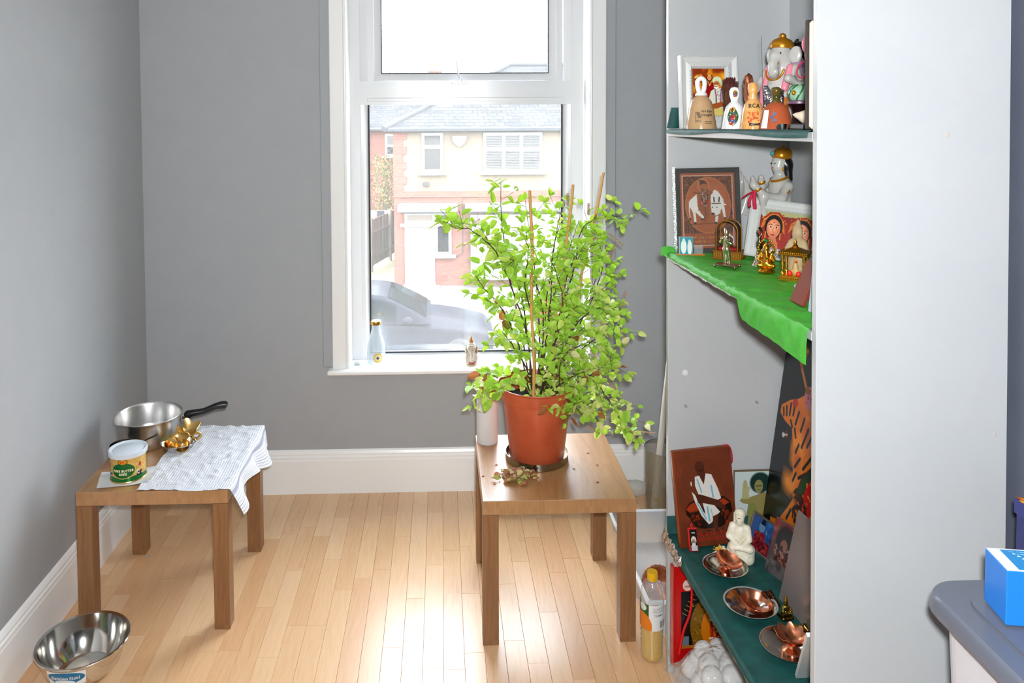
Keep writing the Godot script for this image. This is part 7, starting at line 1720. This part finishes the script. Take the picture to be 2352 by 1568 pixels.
	part(h, "alarm_box", G.new().ext(pts([-0.20, 0.12, 0.20, 0.12, 0.20, 0.02, 0.10, -0.13, 0.0, -0.18, -0.10, -0.13, -0.20, 0.02]), 0.0, 0.12), M.outwhite, "", T(0.54, 0.68, -22.0))
	part(h, "wall_lamp", G.new().box(V(-0.41, -0.56, -21.93), V(0.16, 0.12, 0.14), 0.02), dark)
	for c in [[-1.20, 0.47], [0.69, 4.2]]:
		part(h, "canopy", G.new().box(V((c[0] + c[1]) / 2, -1.20, -21.72), V(c[1] - c[0], 0.20, 0.60), 0.03), mat(Color(0.34, 0.34, 0.345), 0.9))
		part(h, "canopy_edge", G.new().box(V((c[0] + c[1]) / 2, -1.31, -21.80), V(c[1] - c[0] - 0.12, 0.06, 0.40), 0.01), mat(Color(0.20, 0.20, 0.20), 0.8))
	var dr := part(h, "door", G.new().box(V(-0.60, -2.56, -21.98), V(0.86, 1.84, 0.08), 0.01), M.outwhite)
	part(dr, "door_panel", G.new().box(V(-0.60, -2.15, -21.935), V(0.52, 0.72, 0.02), 0.01), M.outwhite)
	part(dr, "door_panel", G.new().box(V(-0.60, -3.02, -21.935), V(0.52, 0.62, 0.02), 0.01), M.outwhite)
	part(dr, "handle", G.new().box(V(-0.26, -2.5, -21.92), V(0.04, 0.16, 0.05), 0.01), mat(Color(0.6, 0.6, 0.6), 0.3, 0.8))
	pvc_window(h, -1.03, -0.16, -1.68, -1.36, -21.99, [], -9.0, mat(Color(0.42, 0.38, 0.34), 0.2))
	pvc_window(h, -0.17, 0.30, -2.58, -1.36, -21.98, [], -1.70, pane)
	part(h, "red_notice", G.new().box(V(0.02, -2.43, -21.99), V(0.30, 0.20, 0.02)), mat(Color(0.60, 0.14, 0.12), 0.6))
	var bay := pvc_window(h, 0.84, 4.0, -3.16, -1.41, -21.75, [1.9, 2.95], -1.85, mat(Color(0.55, 0.56, 0.56), 0.2))
	part(h, "air_brick", G.new().box(V(0.05, -3.25, -21.99), V(0.26, 0.14, 0.04)), mat(Color(0.38, 0.20, 0.16), 0.9))
	part(h, "step", G.new().box(V(-0.60, gy + 0.04, -21.8), V(0.9, 0.10, 0.3), 0.01), mat(Color(0.58, 0.56, 0.52), 0.9))
	part(h, "cable", G.new().tube([V(0.62, -0.95, -21.96), V(0.62, -2.55, -21.96), V(0.45, -2.62, -21.96)], 0.012, 5), dark)
	# terrace further back on the left
	h = thing("terrace_house", "red brick terrace with sash window behind the alley on the left", "house", T(0, 0, -1.3))
	part(h, "brick_wall", G.new().box(V(-6.5, -1.35, -34.0), V(13.0, 4.2, 8.0)), brick)
	rf = G.new()
	rf.poly([V(-13.3, 0.72, -29.7), V(0.2, 0.72, -29.7), V(0.2, 2.75, -34.0), V(-13.3, 2.75, -34.0)], [Vector2(0, 0), Vector2(13, 0), Vector2(13, -4.8), Vector2(0, -4.8)])
	rf.poly([V(0.2, 0.72, -38.3), V(-13.3, 0.72, -38.3), V(-13.3, 2.75, -34.0), V(0.2, 2.75, -34.0)])
	part(h, "roof", rf, slate)
	part(h, "gutter", G.new().box(V(-6.5, 0.68, -29.75), V(13.4, 0.12, 0.14), 0.03), dark)
	pvc_window(h, -2.22, -1.50, -0.40, 0.50, -29.98, [], 0.02, pane)
	var ch := part(h, "chimney", G.new().box(V(-0.22, 2.75, -34.0), V(0.62, 0.9, 0.6), 0.02), brick)
	for k in 2: part(ch, "chimney_pot", G.new().at(T(-0.36 + k * 0.3, 3.18, -34)).lathe(pts([0.10, 0.0, 0.11, 0.05, 0.085, 0.1, 0.085, 0.30, 0.10, 0.33, 0.08, 0.33]), 12), mat(Color(0.55, 0.35, 0.26), 0.9))
	# feather-edge fence, each board on its own
	h = thing("wooden_fence", "weathered wooden fence along the alley beside the house", "fence", T(-3.15, gy, -20.4, 74.4))
	var wd := [mat(Color(0.40, 0.34, 0.29), 0.9), mat(Color(0.45, 0.39, 0.33), 0.9), mat(Color(0.36, 0.31, 0.27), 0.9)]
	var bm := G.new().box(V(0, 0.85, 0), V(0.145, 1.45, 0.02), 0.004).mesh()
	for k in 40: part(h, "board", bm, wd[k % 3], "", T(0.1 + k * 0.15, 0.02 * (k / 12), 0.012 * (k % 2)))
	for k in 4: part(h, "post", G.new().box(V(k * 1.75, 0.85, 0.06), V(0.10, 1.75, 0.10), 0.01), wd[1])
	for y in [0.45, 1.2]: part(h, "rail", G.new().box(V(3.0, y, 0.05), V(6.0, 0.08, 0.05)), wd[0])
	# autumn tree in the back garden
	h = thing("garden_tree", "yellow-green autumn tree in the garden behind the fence", "tree", T(-1.95, gy, -28.2))
	part(h, "trunk", G.new().tube(curve([V(0, 0, 0), V(0.05, 0.8, 0), V(-0.05, 1.6, 0.05), V(0.05, 2.4, 0)], 4), [0.09, 0.088, 0.085, 0.08, 0.075, 0.07, 0.066, 0.06, 0.055, 0.05, 0.045, 0.04, 0.03], 8), mat(Color(0.30, 0.24, 0.19), 0.9))
	var lf := leaf_mesh(0.09, 0.06, 0.3).surface_get_arrays(0)
	rng.seed = 19
	for c in [Color(0.36, 0.33, 0.12), Color(0.27, 0.31, 0.12), Color(0.42, 0.33, 0.13)]:
		var g := G.new()
		for k in 420:
			var q := V(clampf(rng.randfn(0, 0.34), -0.9, 0.48), rng.randf_range(0.9, 3.3), rng.randfn(0, 0.34))
			var xf := Transform3D(Basis.from_euler(V(rng.randf() * 6, rng.randf() * 6, rng.randf() * 6)), q)
			var b := g.v.size()
			for v in lf[Mesh.ARRAY_VERTEX]: g.v.append(xf * v)
			for v in lf[Mesh.ARRAY_NORMAL]: g.n.append(xf.basis * v)
			for v in lf[Mesh.ARRAY_VERTEX]: g.t.append(Vector2.ZERO)
			for j in lf[Mesh.ARRAY_INDEX]: g.ix.append(b + j)
		var m := mat(c, 0.7)
		m.backlight_enabled = true
		m.backlight = c * 0.5
		part(h, "crown", g, m).set_meta("kind", "stuff")
	# washing on a line behind the fence
	for k in 4: single("garment", ["white shirt pegged on the garden washing line", "pale towel pegged on the garden washing line", "dark trousers pegged on the garden washing line", "grey cloth pegged on the garden washing line"][k], "clothing", G.new().ext(pts([-0.12, 0, 0.12, 0, 0.11, -0.32, -0.10, -0.34]), -0.01, 0.01), mat([Color(0.75, 0.74, 0.74), Color(0.66, 0.56, 0.56), Color(0.14, 0.14, 0.17), Color(0.52, 0.52, 0.55)][k], 0.9), T(-2.62 + k * 0.26, -2.02, -27.0), "washing on the line")
	var ln := single("washing_line", "thin washing line strung across the back garden", "line", G.new().tube([V(-4.2, -1.98, -27.0), V(-2.2, -2.01, -27.0), V(-1.40, -1.98, -27.0)], 0.008, 5), M.outwhite)
	car("silver_car", "grey parked saloon car seen side-on below the window", T(0.0, gy, -15.9), Color(0.125, 0.125, 0.15))
	car("red_car", "red parked car behind the plant, beyond the grey car", T(5.35, gy, -16.0), Color(0.36, 0.02, 0.03))
func car(called: String, label: String, x: Transform3D, col: Color) -> void:
	var t := thing(called, label, "car", x, "cars parked in the street")
	var pm := mat(col, 0.3, 0.0)
	pm.metallic_specular = 0.12
	var gm := mat(Color(0.05, 0.07, 0.08), 0.05)
	gm.metallic_specular = 0.12
	# lower body lofted from nose (+x) to tail: [x, half width, sill, shoulder, crown]
	var sec := [[1.08, 0.50, 0.34, 0.46, 0.50], [1.03, 0.66, 0.26, 0.58, 0.63], [0.92, 0.78, 0.22, 0.66, 0.71], [0.70, 0.85, 0.20, 0.72, 0.79], [0.35, 0.88, 0.19, 0.78, 0.87], [-0.10, 0.90, 0.19, 0.83, 0.94], [-0.60, 0.905, 0.19, 0.87, 0.96], [-1.40, 0.91, 0.19, 0.91, 0.98], [-2.30, 0.905, 0.20, 0.94, 1.00], [-2.90, 0.88, 0.24, 0.96, 1.02], [-3.22, 0.80, 0.34, 0.92, 0.97], [-3.34, 0.64, 0.44, 0.78, 0.82]]
	var prof := func(s: Array, v: float) -> Vector3:
		var q := [[-0.80, s[2]], [-1.0, s[2] + 0.12], [-1.0, lerpf(s[2], s[3], 0.62)], [-0.985, s[3] - 0.03], [-0.93, s[3]], [-0.55, s[4]], [0.0, s[4] + 0.02], [0.55, s[4]], [0.93, s[3]], [0.985, s[3] - 0.03], [1.0, lerpf(s[2], s[3], 0.62)], [1.0, s[2] + 0.12], [0.80, s[2]]]
		var f := v * (q.size() - 1)
		var k := mini(int(f), q.size() - 2)
		var a: Array = q[k]
		var b: Array = q[k + 1]
		return Vector3(s[0], lerpf(a[1], b[1], f - k), -lerpf(a[0], b[0], f - k) * s[1])
	part(t, "body", G.new().sheet(33, 48, func(u: float, v: float) -> Vector3:
		var f := u * (sec.size() - 1)
		var k := mini(int(f), sec.size() - 2)
		return (prof.call(sec[k], v) as Vector3).lerp(prof.call(sec[k + 1], v), f - k)), pm)
	# cabin
	var cab := [[-0.22, 0.80, 0.95], [-0.55, 0.78, 1.14], [-0.92, 0.74, 1.33], [-1.15, 0.71, 1.42], [-1.70, 0.69, 1.465], [-2.20, 0.68, 1.43], [-2.60, 0.70, 1.30], [-3.00, 0.74, 1.05], [-3.10, 0.76, 0.98]]
	var cp := func(u: float, v: float) -> Vector3:
		var f := u * (cab.size() - 1)
		var k := mini(int(f), cab.size() - 2)
		var a: Array = cab[k]
		var b: Array = cab[k + 1]
		var xx := lerpf(a[0], b[0], f - k)
		var hw := lerpf(a[1], b[1], f - k)
		var hh := lerpf(a[2], b[2], f - k)
		var q := [[-0.86, 0.90], [-hw - 0.01, hh - 0.05], [-hw + 0.06, hh], [0.0, hh + 0.03], [hw - 0.06, hh], [hw + 0.01, hh - 0.05], [0.86, 0.90]]
		var g := v * 6.0
		var j := mini(int(g), 5)
		return Vector3(xx, lerpf(q[j][1], q[j + 1][1], g - j), -lerpf(q[j][0], q[j + 1][0], g - j))
	part(t, "roof_and_pillars", G.new().sheet(32, 36, cp), pm)
	# glass set just proud of the cabin skin
	var off := func(u: float, v: float, o: float) -> Vector3:
		var p: Vector3 = cp.call(u, v)
		var n: Vector3 = (cp.call(minf(u + 0.01, 1.0), v) - cp.call(u - 0.01, v)).cross(cp.call(u, minf(v + 0.01, 1.0)) - cp.call(u, v - 0.01)).normalized()
		if n.dot(p - Vector3(-1.6, 0.9, 0)) < 0.0: n = -n
		return p + n * o
	part(t, "windscreen", G.new().sheet(10, 14, func(u: float, v: float) -> Vector3: return off.call(lerpf(0.03, 0.33, u), lerpf(0.335, 0.665, v), 0.012)), gm)
	part(t, "rear_window", G.new().sheet(10, 14, func(u: float, v: float) -> Vector3: return off.call(lerpf(0.70, 0.93, u), lerpf(0.345, 0.655, v), 0.012)), gm)
	for s in [0, 1]:
		for w in [[0.24, 0.52], [0.545, 0.80]]:
			part(t, "side_window", G.new().sheet(12, 6, func(u: float, v: float) -> Vector3:
				var uu: float = lerpf(w[0], w[1], u)
				var lo := 0.03
				var hi := 0.155
				var vv := lerpf(lo, hi, v)
				return off.call(uu, vv if s == 0 else 1.0 - vv, 0.012)), gm)
		var sz := 1.0 if s == 0 else -1.0
		part(t, "wing_mirror", G.new().ell(V(-0.66, 1.00, sz * 0.98), V(0.11, 0.075, 0.10), 14, 10), pm)
		part(t, "headlight", G.new().ell(V(0.93, 0.60, sz * 0.62), V(0.14, 0.07, 0.13), 14, 10), mat(Color(0.75, 0.77, 0.80), 0.08))
		part(t, "door_handle", G.new().box(V(-1.62, 0.84, sz * 0.915), V(0.20, 0.03, 0.03), 0.01), pm)
		for wx in [0.35, -2.35]:
			var wh := part(t, "wheel", G.new().at(T(wx, 0.31, sz * 0.80, 0, 90)).lathe(pts([0.0, -0.10, 0.28, -0.10, 0.31, -0.07, 0.31, 0.07, 0.28, 0.10, 0.20, 0.105, 0.19, 0.08, 0.0, 0.085]), 28), mat(Color(0.04, 0.04, 0.04), 0.7))
			part(wh, "hub_cap", G.new().at(T(wx, 0.31, sz * 0.80, 0, 90)).lathe(pts([0.0, -0.108, 0.18, -0.104, 0.19, -0.10]) if sz < 0 else pts([0.19, 0.086, 0.18, 0.106, 0.0, 0.110]), 20), M.steel)
	part(t, "grille", G.new().box(V(1.075, 0.42, 0), V(0.03, 0.12, 0.8), 0.01), M.black)
	part(t, "number_plate", G.new().box(V(1.085, 0.33, 0), V(0.02, 0.10, 0.5), 0.005), M.outwhite)
